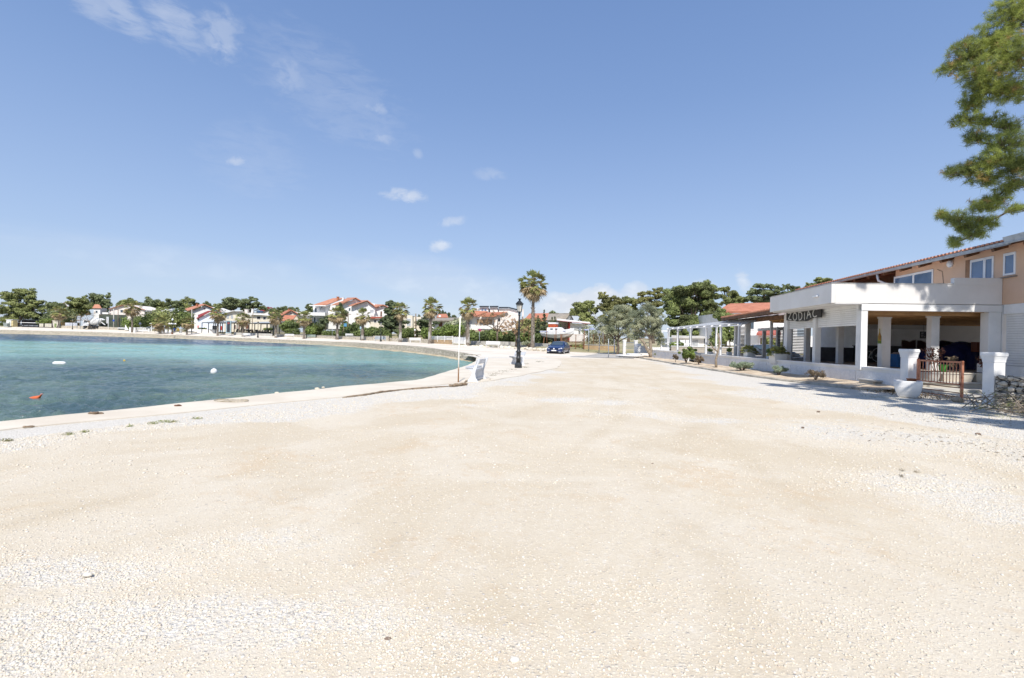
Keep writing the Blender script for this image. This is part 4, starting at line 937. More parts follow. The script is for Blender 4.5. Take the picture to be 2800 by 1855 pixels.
for rr_ in (.40, .34):
    k = 40
    for i in range(k):
        a0, a1 = 2*math.pi*i/k, 2*math.pi*(i+1)/k
        if rr_ == .40: mb.bar((cx_ + rr_*.93*math.cos(a0), 9.378, cz_ + rr_*math.sin(a0)), (cx_ + rr_*.93*math.cos(a1), 9.378, cz_ + rr_*math.sin(a1)), .03)
mb.add([(cx_ + x, 9.375, cz_ + z) for x, z in [(-.16, -.12), (.10, -.12), (.12, .0), (.02, .05), (.05, .14), (-.02, .24), (-.07, .12), (-.12, .03), (-.2, -.02)]], [tuple(range(9))])
mb.bar((cx_ - .2, 9.378, cz_ - .05), (cx_ + .2, 9.378, cz_ + .02), .03)
mb.build('wheel_drawing', CHALK, bar)
# the sign on the facade
sg = thing('sign_board', O, 'black wavy sign board with the white hand painted word ZODIAC above the columns', 'sign', rz=R(-8))
zq = lambda x, y: (2080 + x/7.84, 820 + y/7.84)
pts = [(550, 265), (650, 262), (760, 255), (830, 240), (900, 232), (960, 240), (1020, 215), (1080, 190), (1110, 182), (1180, 185), (1295, 178), (1290, 380), (1200, 385), (1130, 388), (1080, 402), (1000, 452), (960, 460), (880, 452), (800, 460), (775, 465), (740, 455), (550, 445)]
pl_ = [onx(*zq(*p), -.10) for p in pts]
MB().prism([(-.10, y, z) for y, z in pl_], (.05, 0, 0)).build('board', BLACK, sg)
def oval(cx, cy, rx, ry, a0=0, a1=360, n=22): return [(cx + rx*math.cos(R(a)), cy + ry*math.sin(R(a))) for a in np.linspace(a0, a1, n)]
LET = [[[(590, 292), (652, 287), (592, 414), (655, 430)]], [oval(732, 362, 40, 78)], [[(812, 272), (820, 437)], [(812, 270), (855, 268), (880, 300), (886, 345), (874, 400), (850, 430), (818, 438)]], [[(940, 275), (936, 437)]],
       [[(988, 408), (1022, 230), (1078, 385)], [(1002, 338), (1064, 302)]], [[(1202, 212), (1180, 200), (1150, 208), (1124, 250), (1116, 308), (1126, 350), (1148, 370), (1202, 345)]]]
for L in LET:
    mb = MB()
    for st_ in L:
        q = [onx(*zq(*p), -.11) for p in st_]
        for a, b in zip(q[:-1], q[1:]):
            mb.bar((-.106, a[0], a[1]), (-.106, b[0], b[1]), .012, .04)
    mb.build('letter', M('sign_white', (.72, .72, .69), .8, .1, 15) if 'sign_white' not in bpy.data.materials else bpy.data.materials['sign_white'], sg)
# louvre screens
def louvre(u0, u1, y0, zt, lab):
    x0 = ony(u0, 940, y0)[0]; x1 = ony(u1, 940, y0)[0]
    r = thing('louvre_screen', O + DX*x0 + DY*y0 + Vector((0, 0, .7)), lab, 'louvre screen', 'dark slatted screens under the terrace roof', R(-8)); w = x1 - x0
    mb = MB(); mb.bx(0, .05, 0, .05, 0, zt - .7); mb.bx(w - .05, w, 0, .05, 0, zt - .7); mb.bx(.05, w - .05, 0, .05, 0, .06); mb.build('frame', GALV, r)
    mb = MB(); n = int((zt - .8)/.095)
    for k in range(n): mb.bx(.05, w - .05, .01, .04, .08 + k*.095, .08 + k*.095 + .062)
    mb.build('slats', M('dark_grey_slats', (.13, .13, .135), .6, .1, 5) if 'dark_grey_slats' not in bpy.data.materials else bpy.data.materials['dark_grey_slats'], r)
louvre(2165, 2201, 10.5, 2.62, 'dark slatted screen seen between the two columns under the sign'); louvre(2125, 2143, 11.5, 2.75, 'narrow dark slatted screen just left of the first sign column'); louvre(2021, 2052, 15.5, 2.9, 'dark slatted screen behind the left palm pot under the terrace roof')
# low terrace roof beyond the balcony
tr = thing('terrace_roof', O, 'low tiled timber roof over the restaurant terrace on white posts', 'roof', rz=R(-8))
mb = MB(); mb.prism([(-.85, 6.3, 3.50), (5.5, 6.3, 4.75), (5.5, 6.3, 4.68), (-.85, 6.3, 3.43)], (0, 10.2, 0))
for k in range(44):
    y = 6.35 + 10.1*(k + .5)/44
    mb.loft([[(-.9 + t*6.3, y - .1, 3.50 + t*1.24), (-.9 + t*6.3, y - .05, 3.57 + t*1.24), (-.9 + t*6.3, y + .05, 3.57 + t*1.24), (-.9 + t*6.3, y + .1, 3.50 + t*1.24)] for t in (0, 1)])
mb.build('roof', TILE2, tr)
RB_('fascia', [(-.86, -.80, 6.25, 16.5, 3.28, 3.46)], WOOD, tr)
MB().prism([(-.78, 6.3, 3.36), (5.5, 6.3, 4.60), (5.5, 6.3, 4.66), (-.78, 6.3, 3.42)], (0, 10.15, 0)).build('boarding', PINEWOOD, tr)
for k in range(9): MB().bar((-.8, 6.5 + k*1.2, 3.30), (5.4, 6.5 + k*1.2, 4.52), .12, .14).build('rafter', WOOD, tr)
RB_('beam', [(-.06, .2, 7.32, 16.4, 3.05, 3.25)], WOOD, tr)
for u, D in ((2063, 33.2), (2007, 35.6)):
    p = at(u, 960, D) - O; x, y = p.dot(DX), p.dot(DY)
    RB_('post', [(-.02, .28, y, y + .32, .3, 3.05)], WHITE, tr, bevel=.01)
RB_('beam', [(2.2, 2.4, 10.3, 18, 2.62, 2.80)], WHITE, tr)
for y in (12.2, 14.2, 16.8): RB_('post', [(2.2, 2.42, y, y + .2, .68, 2.62)], WHITE, tr)
# ---------------------------------------------------------------- restaurant yard, low walls, pergola, gate
STUCCO = None
def stuccomat():
    m, t, b = start('rough_white_stucco'); co = obj_co(t)
    n = t.noise(co, 7.0, 6.0, .7, 1.2); st_ = t.noise(t.mapping(co, (1, 1, .25)), 1.2, 5.0)
    t.set(b.inputs['Base Color'], t.mix(t.math('MULTIPLY', t.ramp(st_, .52, .72), .3), t.mix(t.ramp(n, .35, .6), rgb((.70, .71, .72)), rgb((.80, .80, .80))), rgb((.48, .48, .47))))
    b.inputs['Roughness'].default_value = .9; t.set(b.inputs['Normal'], t.bump(n, .9, .06)); return m
STUCCO = stuccomat()
def lowwall(pts, h0, zt, label, th=.26, group='low white walls along the restaurant', panels=2.1, cap=True):
    """pts: plan points (x, y) of the road face; top level zt"""
    base = Vector((pts[0][0], pts[0][1], h0)); r = thing('low_wall', base, label, 'wall', group)
    for i in range(len(pts)-1):
        a, b = Vector((*pts[i], 0)), Vector((*pts[i+1], 0)); d = (b - a).normalized(); n = Vector((d.y, -d.x, 0)); L = (b - a).length
        o = lambda s, t, z: tuple(a + d*s + n*t + Vector((0, 0, z)) - base)
        mb = MB(); mb.add([o(0, .02, h0 - .3), o(L, .02, h0 - .3), o(L, th, h0 - .3), o(0, th, h0 - .3), o(0, .02, zt - .075), o(L, .02, zt - .075), o(L, th, zt - .075), o(0, th, zt - .075)],
                          [(0, 3, 2, 1), (4, 5, 6, 7), (0, 1, 5, 4), (1, 2, 6, 5), (2, 3, 7, 6), (3, 0, 4, 7)]); mb.build('wall_body', WHITE, r)
        k = max(1, int(L/panels)); mb = MB()
        for j in range(k):
            s0, s1 = L*j/k + .03, L*(j+1)/k - .03
            mb.add([o(s0, -.005, h0 - .2), o(s1, -.005, h0 - .2), o(s1, .019, h0 - .2), o(s0, .019, h0 - .2), o(s0, -.005, zt - .20), o(s1, -.005, zt - .20), o(s1, .019, zt - .20), o(s0, .019, zt - .20)],
                   [(4, 5, 6, 7), (0, 1, 5, 4), (1, 2, 6, 5), (3, 0, 4, 7)])
        mb.build('stucco_panel', STUCCO, r)
        mb = MB(); mb.add([o(-.0, -.03, zt - .072), o(L, -.03, zt - .072), o(L, th + .03, zt - .072), o(0, th + .03, zt - .072), o(0, -.03, zt), o(L, -.03, zt), o(L, th + .03, zt), o(0, th + .03, zt)],
                          [(0, 3, 2, 1), (4, 5, 6, 7), (0, 1, 5, 4), (1, 2, 6, 5), (2, 3, 7, 6), (3, 0, 4, 7)]); mb.build('coping', WHITE, r)
    return r
lowwall([(13.92, 17.62), (13.95, 36.3)], .1, .82, 'long low white wall in front of the restaurant columns, with rough stucco panels')
lowwall([(14.0, 39.6), (13.72, 49.3)], .05, .86, 'low white wall beside the olive trees, left of the gap in the wall')
lowwall([(13.72, 49.3), (15.6, 49.0)], .05, .86, 'short white return wall hidden behind the forked olive trunk')
lowwall([(14.6, 56.0), (17.6, 55.2)], .0, 1.05, 'grey white wall behind the left olive trunk, beside the white gate posts', panels=1.5)
# terrace floor strip between wall and building, planting bed and kerb
TF = M('terrace_paving', (.50, .47, .43), .9, .1, 1.5, .1)
mb = MB(); mb.prism([(14.2, 19.7, .3), (16.8, 39.5, .3), (24, 39.5, .3), (24, 36, .3), (14.6, 19.9, .3)][:0] or [(14.2, 19.6, .3), (14.24, 46, .3), (30, 46, .3), (30, 38.4, .3), (16.4, 38.4, .3), (13.95, 19.75, .3)], (0, 0, .392))
tag(mb.build('terrace', TF), kind='structure')
KP = [(10.0, 62), (10.8, 56), (12.3, 49), (12.2, 42), (11.75, 32), (11.7, 26), (11.85, 22.3), (12.3, 20.3), (12.75, 18.5), (13.2, 17.4)]
def kx_(y): return float(np.interp(y, [p[1] for p in KP[::-1]], [p[0] for p in KP[::-1]]))
rk = random.Random(4); mb = MB(); yk = np.linspace(17.6, 58, 60); secs = []
for y in yk:
    x = kx_(y) + rk.uniform(-.02, .02); z = .09 + rk.uniform(-.015, .02)
    secs.append([(x, y, -.1), (x + .02, y, z - .02), (x + .05, y, z), (x + .18, y, z + .01), (x + .2, y, -.1)])
k_ = mb.loft(secs).build('kerb', M('old_stone_kerb', (.46, .42, .35), .95, .2, 3, .6, 14, c2=(.30, .27, .22))); tag(k_, kind='structure')
BEDM = M('gravelly_bed_soil', (.62, .52, .39), .95, .2, 1.6, .7, 30, c2=(.44, .34, .24))
V = []; yb = np.linspace(17.4, 60, 110)
for y in yb:
    x0 = kx_(y) + .15; x1 = 14.05 if y < 50 else 16
    for t in np.linspace(0, 1, 14):
        x = x0 + (x1 - x0)*t; V.append((x, y, .085 + .16*t*float(np.interp(y, [17, 22, 32, 60], [1.0, .75, .4, .1])) + .025*math.sin(x*3.1 + y*1.7)*math.sin(y*2.3 - x)))
ix = np.arange(len(V)).reshape(len(yb), 14); f = np.stack([ix[:-1, :-1], ix[:-1, 1:], ix[1:, 1:], ix[1:, :-1]], -1).reshape(-1, 4)
tag(np_mesh('planting_bed', V, f, BEDM, smooth=True), kind='structure')
# pergola of white pipes
pg = thing('pergola', (14.5, 38, 0), 'white pipe pergola with sloping rafters and pale roof sheets over the terrace', 'pergola')
pb = Vector((14.5, 38, 0)); tops = []
PIPE = WHITE2
for i, u in enumerate([1827, 1853, 1889, 1931, 1970.5, 2021]):
    kx, _ = ray(u, 930); D = (14.2 + 1.719)/(kx + .0382); X = kx*D; lo = .75 if D < 38 else .80
    MB().bx(-.065, .065, -.065, .065, 0, 2.78 - lo).build('post', PIPE, pg, loc=(X - pb.x, D - pb.y, lo))
    MB().bx(-.28, .28, -.03, .03, 0, .05).build('cross_piece', PIPE, pg, loc=(X - pb.x, D - pb.y - .05, 1.5))
    tops.append(Vector((X, D, 2.78)) - pb)
MB().bar(tops[0] - Vector((0, .1, -.03)), tops[-1] + Vector((0, -.3, .03)), .09, .08).build('beam', PIPE, pg)
ups = []
for i in range(11):
    t = i/10; p = tops[0].lerp(tops[-1], t); D = p.y + pb.y; q = Vector((11.1 + .14*D + 1.1, D - .2, 3.42)) - pb
    MB().bar(p + Vector((-.15, 0, .06)), q, .06, .09).build('rafter', PIPE, pg); ups.append(q)
MB().bar(tops[-1] + Vector((-.1, -.55, .10)), ups[-1] + Vector((.1, -.6, .05)), .13, .13).build('gutter_pipe', GALV, pg)
ms, t_, b_ = start('milky_roof_sheet'); tr_ = t_.new('ShaderNodeBsdfTranslucent'); mx_ = t_.new('ShaderNodeMixShader'); mx_.inputs[0].default_value = .55
cs_ = t_.mix(t_.noise(obj_co(t_), 1.2), rgb((.80, .81, .82)), rgb((.70, .71, .72))); t_.set(b_.inputs['Base Color'], cs_); t_.set(tr_.inputs[0], cs_); b_.inputs['Roughness'].default_value = .4
t_.l.new(b_.outputs[0], mx_.inputs[1]); t_.l.new(tr_.outputs[0], mx_.inputs[2]); t_.l.new(mx_.outputs[0], t_.n['Material Output'].inputs[0])
MB().prism([tuple(tops[0] + Vector((0, 0, .13))), tuple(tops[-1] + Vector((0, 0, .13))), tuple(ups[-1] + Vector((0, 0, .07))), tuple(ups[0] + Vector((0, 0, .07)))], (0, 0, .012)).build('roof_sheet', ms, pg)
MB().bar(ups[0], ups[-1], .08).build('beam', PIPE, pg)
for i in (0, 5, 10): 
    q = ups[i]; MB().bx(-.07, .07, -.07, .07, -3.42 + .68, 0).build('post', PIPE, pg, loc=tuple(q))
# block wall behind the pergola
def wallbox(name, label, cat, u0, u1, D0, D1, zt, z0, th, mat, capmat=None, group=None):
    a, b = at(u0, 930, D0), at(u1, 930, D1); a.z = b.z = z0; r = thing(name, a, label, cat, group); d = (b - a).normalized(); L = (b - a).length; rz = math.atan2(d.y, d.x)
    mb = MB(); mb.bx(0, L, 0, th, -.4, zt - z0); o = mb.build('wall_body', mat, r); r.rotation_euler = (0, 0, rz)
    if capmat: mb = MB(); mb.bx(-.03, L + .03, -.04, th + .04, zt - z0 + .002, zt - z0 + .07); mb.build('coping', capmat, r)
    return r
def blockmat():
    m, t, b = start('concrete_blockwork'); br = t.new('ShaderNodeTexBrick'); co = t.mapping(obj_co(t), (1, 1, 1), (R(90), 0, 0)); t.set(br.inputs['Vector'], co)
    br.inputs['Color1'].default_value = rgb((.52, .46, .38)); br.inputs['Color2'].default_value = rgb((.44, .39, .32)); br.inputs['Mortar'].default_value = rgb((.30, .27, .23))
    br.inputs['Scale'].default_value = 1.0; br.inputs['Brick Width'].default_value = .5; br.inputs['Row Height'].default_value = .22; br.inputs['Mortar Size'].default_value = .012
    t.set(b.inputs['Base Color'], br.outputs[0]); b.inputs['Roughness'].default_value = .9; return m
wallbox('block_wall', 'beige concrete block wall with white coping behind the pergola posts', 'wall', 1836, 2012, 47.5, 46.5, 1.22, .3, .2, blockmat(), WHITE)
# entrance pillars, rusty gate, square bowl planter, stone wall
def pillar(p, label, w=.34, H=1.55, rz=R(2)):
    r = thing('gate_pillar', p, label, 'pillar', 'white gate pillars', rz)
    MB().bx(-w/2, w/2, -w/2, w/2, -.3, H - .22).build('shaft', WHITE, r, bevel=.012)
    mb = MB(); mb.lathe([(w*.715, H - .30), (w*.745, H - .28), (w*.745, H - .25), (w*.77, H - .20), (w*.84, H - .12), (w*.89, H - .10), (w*.89, H - .03), (w*.84, H - .01), (w*.84, H)], n=4, rot0=R(45)); mb.build('cap', WHITE, r, bevel=.006)
    return r
pillar(Vector((14.02, 17.42, 0)), 'white gate pillar with moulded cap behind the square white planter')
pillar(Vector((14.02, 14.35, 0)), 'white gate pillar with moulded cap at the end of the dry stone wall', H=1.52)
gt = thing('garden_gate', (14.07, 17.08, 0), 'rusty salmon painted metal gate standing open in front of the troughs', 'gate', rz=R(-91.5)); GL = 1.72
for x in (0, GL): MB().bx(x - .03, x + .03, -.03, .03, -.02 if x else .02, 1.22).build('gate_post', RUST, gt)
mb = MB(); mb.bx(.03, GL - .03, -.022, .022, 1.15, 1.20); mb.bx(.03, GL - .03, -.018, .018, .46, .50); mb.build('rail', RUST, gt)
for z in (.07, .20, .36): MB().bx(.03, GL - .03, -.014, .014, z, z + .028).build('rail', RUST2, gt)
for k in range(14): MB().bx(.09 + k*(GL - .18)/13 - .008, .09 + k*(GL - .18)/13 + .008, -.008, .008, .50, 1.15).build('gate_bar', RUST, gt)
pt = thing('planter', gnd(2482, 1086.5), 'square white bowl shaped planter with curved sides in front of the left gate pillar', 'planter', rz=R(-38), scale=.93)
MB().lathe([(.33, 0), (.37, .03), (.44, .12), (.50, .24), (.535, .36), (.55, .50), (.55, .575), (.47, .575), (.44, .50), (.30, .48)], n=4, rot0=R(45)).build('bowl', WHITE, pt, bevel=.012)
MB().bx(-.3, .3, -.3, .3, .46, .52).build('soil', M('dark_potting_soil', (.06, .04, .03), .95), pt); MB().lathe([(.12, .50), (.14, .62), (.155, .62), (.155, .645), (.11, .645)], n=18).build('inner_pot', TERRA, pt, loc=(.1, .22, 0))
st = MB(); st.loft([[(0, -.0, -.3), (.05, 0, .85), (.40, 0, .85), (.45, 0, -.3)], [(0, -7.5, -.3), (.05, -7.5, .9), (.40, -7.5, .9), (.45, -7.5, -.3)]]); o = st.build('stone_wall', STONENEAR); o.location = (13.84, 14.15, 0); tag(o, 'dry stone wall of pale irregular stones right of the gate pillar', 'stone wall')
rs = np.random.default_rng(9); iv, if_ = icosa(); Vs, Fs = [], []
for row in range(6):
    y = 14.1
    while y > 9.5:
        L = rs.uniform(.16, .42); h = .15; c = np.array([13.83 + row*.008, y - L/2, .07 + row*.148 + rs.uniform(-.015, .015)])
        v = iv*np.array([.06, L*.56, h*.58])*(1 + rs.uniform(-.16, .16, (12, 1))) + c; Fs.append(if_ + 12*len(Vs)); Vs.append(v); y -= L
fm = np_mesh('face_stones', np.vstack(Vs) - np.array([13.84, 14.15, 0]), np.vstack(Fs), STONENEAR, o)
# ledge, troughs and plants behind the gate
lg = tag(MB().bx(13.6, 19.2, 18.55, 19.3, -.2, .30).build('stone_ledge', M('old_render_ledge', (.55, .50, .42), .9, .15, 1.2, .3, c2=(.36, .32, .26))), 'low stained stone ledge behind the open rusty gate', 'ledge')
MB().bx(13.55, 19.25, 18.48, 19.34, .301, .345).build('coping', CONC, lg)
tag(MB().bx(13.9, 19.0, 17.75, 18.5, -.1, .13).build('step', CONC), kind='structure')
troughs = []
for i, (x0, x1) in enumerate([(15.05, 16.35), (16.42, 17.62), (17.68, 18.7)]):
    r = thing('trough', (x0, 18.95, .345), ['grey concrete trough holding the tall red leaved plant behind the gate', 'pale concrete trough with rusty stains in the middle of the ledge', 'pale concrete trough beside the right gate pillar'][i], 'trough', 'concrete troughs behind the gate'); w = x1 - x0
    mb = MB(); mb.loft([[(.08, -.13, 0), (w - .08, -.13, 0), (w - .08, .13, 0), (.08, .13, 0)], [(0, -.19, .30), (w, -.19, .30), (w, .19, .30), (0, .19, .30)], [(-.02, -.21, .30), (w + .02, -.21, .30), (w + .02, .21, .30), (-.02, .21, .30)], [(-.02, -.21, .345), (w + .02, -.21, .345), (w + .02, .21, .345), (-.02, .21, .345)]]).build('body', CONC if i == 0 else PALECONC, r)
    MB().bx(.04, w - .04, -.16, .16, .346, .36).build('soil', bpy.data.materials['dark_potting_soil'], r)
def potplant(name, label, p, h, w, mat, n, leaf, seed, group=None, asp=.4, stem=4):
    r = thing(name, p, label, 'plant', group); rr = random.Random(seed); C = []; mb = MB()
    for k in range(stem):
        x, y = rr.uniform(-.4, .4)*w, rr.uniform(-.3, .3)*w; mb.tube([(0, 0, -.05), (x*.5, y*.5, h*.5), (x, y, h*.95)], [.012, .009, .004], 5)
        for z in (.45, .65, .85): C.append((x*z, y*z, h*z, w*.2, w*.2, h*.14))
    mb.build('stem', BARK, r); V, Fq = leaves(C, n, leaf, asp, seed, .3); np_mesh('foliage', V, Fq, mat, r); return r
potplant('red_shrub', 'tall spindly red leaved plant behind the gate bars', Vector((16.25, 18.95, .70)), .95, .75, REDLEAF, 260, .055, 3)
potplant('red_shrub', 'bushy orange red plant in the trough next to the right gate pillar', Vector((18.15, 18.95, .70)), .62, .75, REDLEAF, 420, .06, 4, stem=6)
potplant('dry_plant', 'withered dry plant in the middle trough', Vector((17.0, 18.95, .70)), .6, .8, DRYLEAF, 240, .05, 5)
potplant('dry_plant', 'thin reddish creeper in front of the closed white shutter on the right', Vector((14.6, 12.9, .85)), .55, 1.0, REDLEAF, 200, .04, 6)
bk = thing('bucket', Vector((16.75, 19.15, .70)), 'small bright green bucket behind the gate bars', 'bucket')
MB().lathe([(.11, 0), (.155, .26), (.165, .27), (.15, .27), (.11, .05)], n=16).build('body', M('green_plastic', (.08, .30, .05), .5), bk)
MB().tube([(.155, 0, .26), (.08, 0, .38), (-.08, 0, .38), (-.155, 0, .26)], .008, 5).build('handle', GALV, bk)
# stored things inside
def inplane(y0): return lambda u, v: ony(u, v, y0)
def shape(name, label, cat, pts, y0, th, mat, group=None, trim=None):
    q = [ony(u, v, y0) for u, v in pts]; c = q[0]; r = thing(name, O + DX*c[0] + DY*y0 + Vector((0, 0, c[1])), label, cat, group, R(-8))
    MB().prism([(x - c[0], 0, z - c[1]) for x, z in q], (0, th, 0)).build('panel', mat, r, bevel=.01)
    if trim is not None:
        mb = MB(); qq = [(x - c[0], z - c[1]) for x, z in q]
        for a, b in zip(qq[trim:-1], qq[trim+1:]): mb.bar((a[0], -.01, a[1]), (b[0], -.01, b[1]), .03)
        mb.build('trim', M('pale_edge', (.55, .52, .48), .7) if 'pale_edge' not in bpy.data.materials else bpy.data.materials['pale_edge'], r)
    return r
DOORW = M('dark_red_brown_door', (.045, .015, .013), .5, .2, 3)
zr = lambda x, y: (2330 + x/7.84, 820 + y/7.84)
shape('saloon_door', 'dark brown saloon door with a wavy top, the left one of the pair', 'door', [zr(1085, 1420), zr(1065, 860), zr(1130, 862), zr(1180, 878), zr(1225, 898), zr(1300, 868), zr(1372, 860), zr(1372, 1420)], 5.2, .05, DOORW, 'stored saloon doors', 1)
shape('saloon_door', 'dark brown saloon door with a wavy top, partly behind a white column', 'door', [zr(1400, 1420), zr(1405, 870), zr(1470, 872), zr(1520, 890), zr(1575, 912), zr(1650, 885), zr(1720, 872), zr(1720, 1420)], 5.0, .05, DOORW, 'stored saloon doors', 1)
def heap(name, label, prof, y0, depth, mat, seed):
    q = [ony(u, v, y0) for u, v in prof]; c = q[0]; r = thing(name, O + DX*c[0] + DY*y0 + Vector((0, 0, .705)), label, 'tarpaulin', 'blue tarpaulins in the restaurant', R(-8)); rr = np.random.default_rng(seed)
    n = 40; xs = np.linspace(q[0][0], q[-1][0], n); zs = np.interp(xs, [p[0] for p in q], [p[1] for p in q]); V = []; m_ = 9
    for j in range(m_):
        t = j/(m_ - 1); prof_ = math.sin(math.pi*min(max(t*.86 + .10, 0), 1))**.45
        for i in range(n):
            fold = .05*math.sin(i*.9 + j*.5) + rr.normal()*.015
            V.append((xs[i] - c[0] + rr.normal()*.01, depth*t + fold*.8, max((zs[i] - .705)*prof_ + fold*.3, .0)))
    for i in range(n): V.append((xs[i] - c[0], -.05 + .05*math.sin(i*1.1), 0.0))
    ixx = np.arange(m_*n).reshape(m_, n); f = [tuple(a) for a in np.stack([ixx[:-1, :-1], ixx[:-1, 1:], ixx[1:, 1:], ixx[1:, :-1]], -1).reshape(-1, 4)]
    f += [(m_*n + i, m_*n + i + 1, i + 1, i) for i in range(n - 1)]
    mb = MB(); mb.add(V, f); return mb.build('cover', mat, r, smooth=True), r
zl = lambda x, y: (2420 + x/6.23, 930 + y/6.23)
heap('tarpaulin_heap', 'dark blue tarpaulin draped over stacked furniture behind the open gate', [zl(640, 300), zl(700, 220), zl(760, 170), zl(980, 330), zl(1180, 170), zl(1420, 22), zl(1700, 40), zl(1790, 70), zl(1830, 110), zl(1900, 300)], 2.6, 1.5, NAVY, 4)
heap('tarpaulin_heap', 'almost black tarpaulin heap behind the dark blue one', [zl(900, 120), zl(960, 15), zl(1150, 10), zl(1300, 40), zl(1420, 120), zl(1500, 300)], 4.3, 1.0, M('black_blue_tarpaulin', (.012, .014, .035), .5, .2, 3), 5)
bx_ = ony(*zl(195, 240), 3.0); bx2 = ony(*zl(395, 380), 3.0)
r = thing('storage_box', O + DX*bx_[0] + DY*3.0 + Vector((0, 0, .705)), 'bright blue tarpaulin covered box beside the left gate pillar', 'box', rz=R(-8)); w = bx2[0] - bx_[0]
MB().loft([[(.10, 0, 0), (w, 0, 0), (w, .6, 0), (.10, .6, 0)], [(.06, 0, .25), (w + .03, 0, .25), (w + .03, .6, .25), (.06, .6, .25)], [(0, -.02, .58), (w + .05, -.02, .60), (w + .05, .62, .6), (0, .62, .58)]]).build('cover', SKYTARP, r)
MB().loft([[(.05, .05, .60), (w, .05, .62), (w, .5, .62), (.05, .5, .60)], [(.12, .1, .67), (w*.9, .1, .69), (w*.9, .4, .69), (.12, .4, .67)]]).build('folded_cloth', M('pink_grey_cloth', (.38, .30, .28), .9), r)
cq = [ony(*zl(x, y), 2.2) for x, y in ((1590, 35), (1770, 210))]
r = thing('wooden_chest', O + DX*cq[0][0] + DY*2.25 + Vector((0, 0, cq[1][1])), 'red brown wooden cupboard standing on the blue tarpaulin', 'cupboard', rz=R(-8)); w, h = cq[1][0] - cq[0][0], cq[0][1] - cq[1][1]
MB().bx(0, w, 0, .35, 0, h).build('carcass', M('red_brown_wood', (.15, .045, .025), .6, .2, 3, streak=True), r); MB().bx(.05, w - .05, -.02, -.002, .06, h - .06).build('door', M('red_brown_wood_door', (.18, .055, .03), .55, .2, 3, streak=True), r); MB().lathe([(.03, 0), (.035, .02), (.015, .03)], n=10, axis=Matrix.Rotation(R(90), 3, 'X')).build('knob', DARK, r, loc=(w*.4, -.022, h*.25))
f0 = ony(*zr(1462, 683), 8.2); f1 = ony(*zr(1583, 830), 8.2); r = thing('picture_frame', O + DX*f0[0] + DY*8.2 + Vector((0, 0, f1[1])), 'small dark framed black and white picture hanging below the ceiling fan', 'picture', rz=R(-8)); w, h = f1[0] - f0[0], f0[1] - f1[1]
MB().bx(0, w, 0, .03, 0, h).build('frame', BLACK, r); MB().bx(.05, w - .05, -.006, -.001, .05, h - .05).build('print', M('grey_print', (.06, .06, .065), .4, .2, 8, c2=(.30, .30, .31), lo=.48, hi=.55), r); MB().tube([(w*.6, .015, h), (w*.6, .015, h + .75)], .006, 5).build('cord', DARK, r)
fp = ony(*zr(1640, 555), 7.0); r = thing('ceiling_fan', O + DX*fp[0] + DY*7.0 + Vector((0, 0, fp[1])), 'dark ceiling fan under the pine board ceiling', 'fan', rz=R(-8))
MB().lathe([(.02, .0), (.09, .02), (.10, .08), (.04, .12), (.015, .14), (.015, 2.9 - fp[1])], n=14).build('motor', DARK, r)
for a in (170, 290, 50): MB().box((.40*math.cos(R(a)), .40*math.sin(R(a)), .03), (.62, .12, .012), rot=Matrix.Rotation(R(a), 3, 'Z') @ Matrix.Rotation(R(10), 3, 'X')).build('blade', WOOD, r)
# bottle shaped poster on the first inner column
def onplane_x(u, v, x0): return onx(u, v, x0)
xq = p1x - .006
po = thing('poster', O + DX*xq + DY*1.95 + Vector((0, 0, 1.75)), 'green and yellow bottle shaped poster on the left face of a white inner column', 'poster', rz=R(-8))
MB().bx(-.004, 0, 0, .26, .0, .34).build('label_area', M('poster_green', (.16, .26, .04), .6, .1, 6), po)
MB().prism([(-.009, .02, .12), (-.009, .24, .12), (-.009, .24, .34), (-.009, .16, .50), (-.009, .16, .66), (-.009, .10, .66), (-.009, .10, .50), (-.009, .02, .34)], (.003, 0, 0)).build('bottle', M('poster_amber', (.40, .20, .05), .6, .1, 6, c2=(.50, .42, .08), lo=.45, hi=.55), po)
# white pots and little palms on the terrace
def pot(u0, u1, v0, v1, D, zb, label, plantmat, ph, seed, leafy=True):
    a, b = at(u0, v1, D), at(u1, v1, D); w = b.x - a.x; h = (v1 - v0)*D/F
    r = thing('plant_pot', Vector(((a.x + b.x)/2, D, at(u0, v1, D).z)), label, 'plant pot', 'white plant pots on the terrace')
    MB().loft([[(-w*.42, -w*.42, -.2), (w*.42, -w*.42, -.2), (w*.42, w*.42, -.2), (-w*.42, w*.42, -.2)], [(-w/2, -w/2, h), (w/2, -w/2, h), (w/2, w/2, h), (-w/2, w/2, h)]]).build('pot', WHITE, r, bevel=.01)
    if leafy:
        V, Fq = leaves([(0, 0, h + ph*.4, w*.6, w*.6, ph*.45)], 260, .05, .6, seed, .3); np_mesh('foliage', V, Fq, plantmat, r)
    else:
        V, Fc = palm_fronds(ph*1.5, 26, 5, 75, seed, .9, 7, .10, .45); V[:, 2] += h*.95; np_mesh('fronds', V, Fc, plantmat, r)
for q in [(1893, 1905, 962, 974, 40, 0, 'white plant pot with a small green plant behind the second pergola gap', BUSH, .3, 1, True), (1934, 1948, 962, 973, 37, 0, 'white plant pot with an orange stake behind the bare sapling', BUSH, .3, 2, True), (1988, 2000, 963, 974, 36, 0, 'white plant pot beside the thick white pergola post', BUSH, .4, 3, True),
          (2037, 2061, 961, 977, 30.5, 0, 'large white pot with a small palm left of the grey terrace column', FROND, .46, 4, False), (2109, 2143, 967, 984, 26.2, 0, 'large white pot with a small palm at the foot of the first sign column', FROND, .50, 5, False), (2097, 2108, 966, 980, 29.0, 0, 'narrow white pot with a small plant between the two palm pots', BUSH, .35, 6, True)]:
    pot(*q)
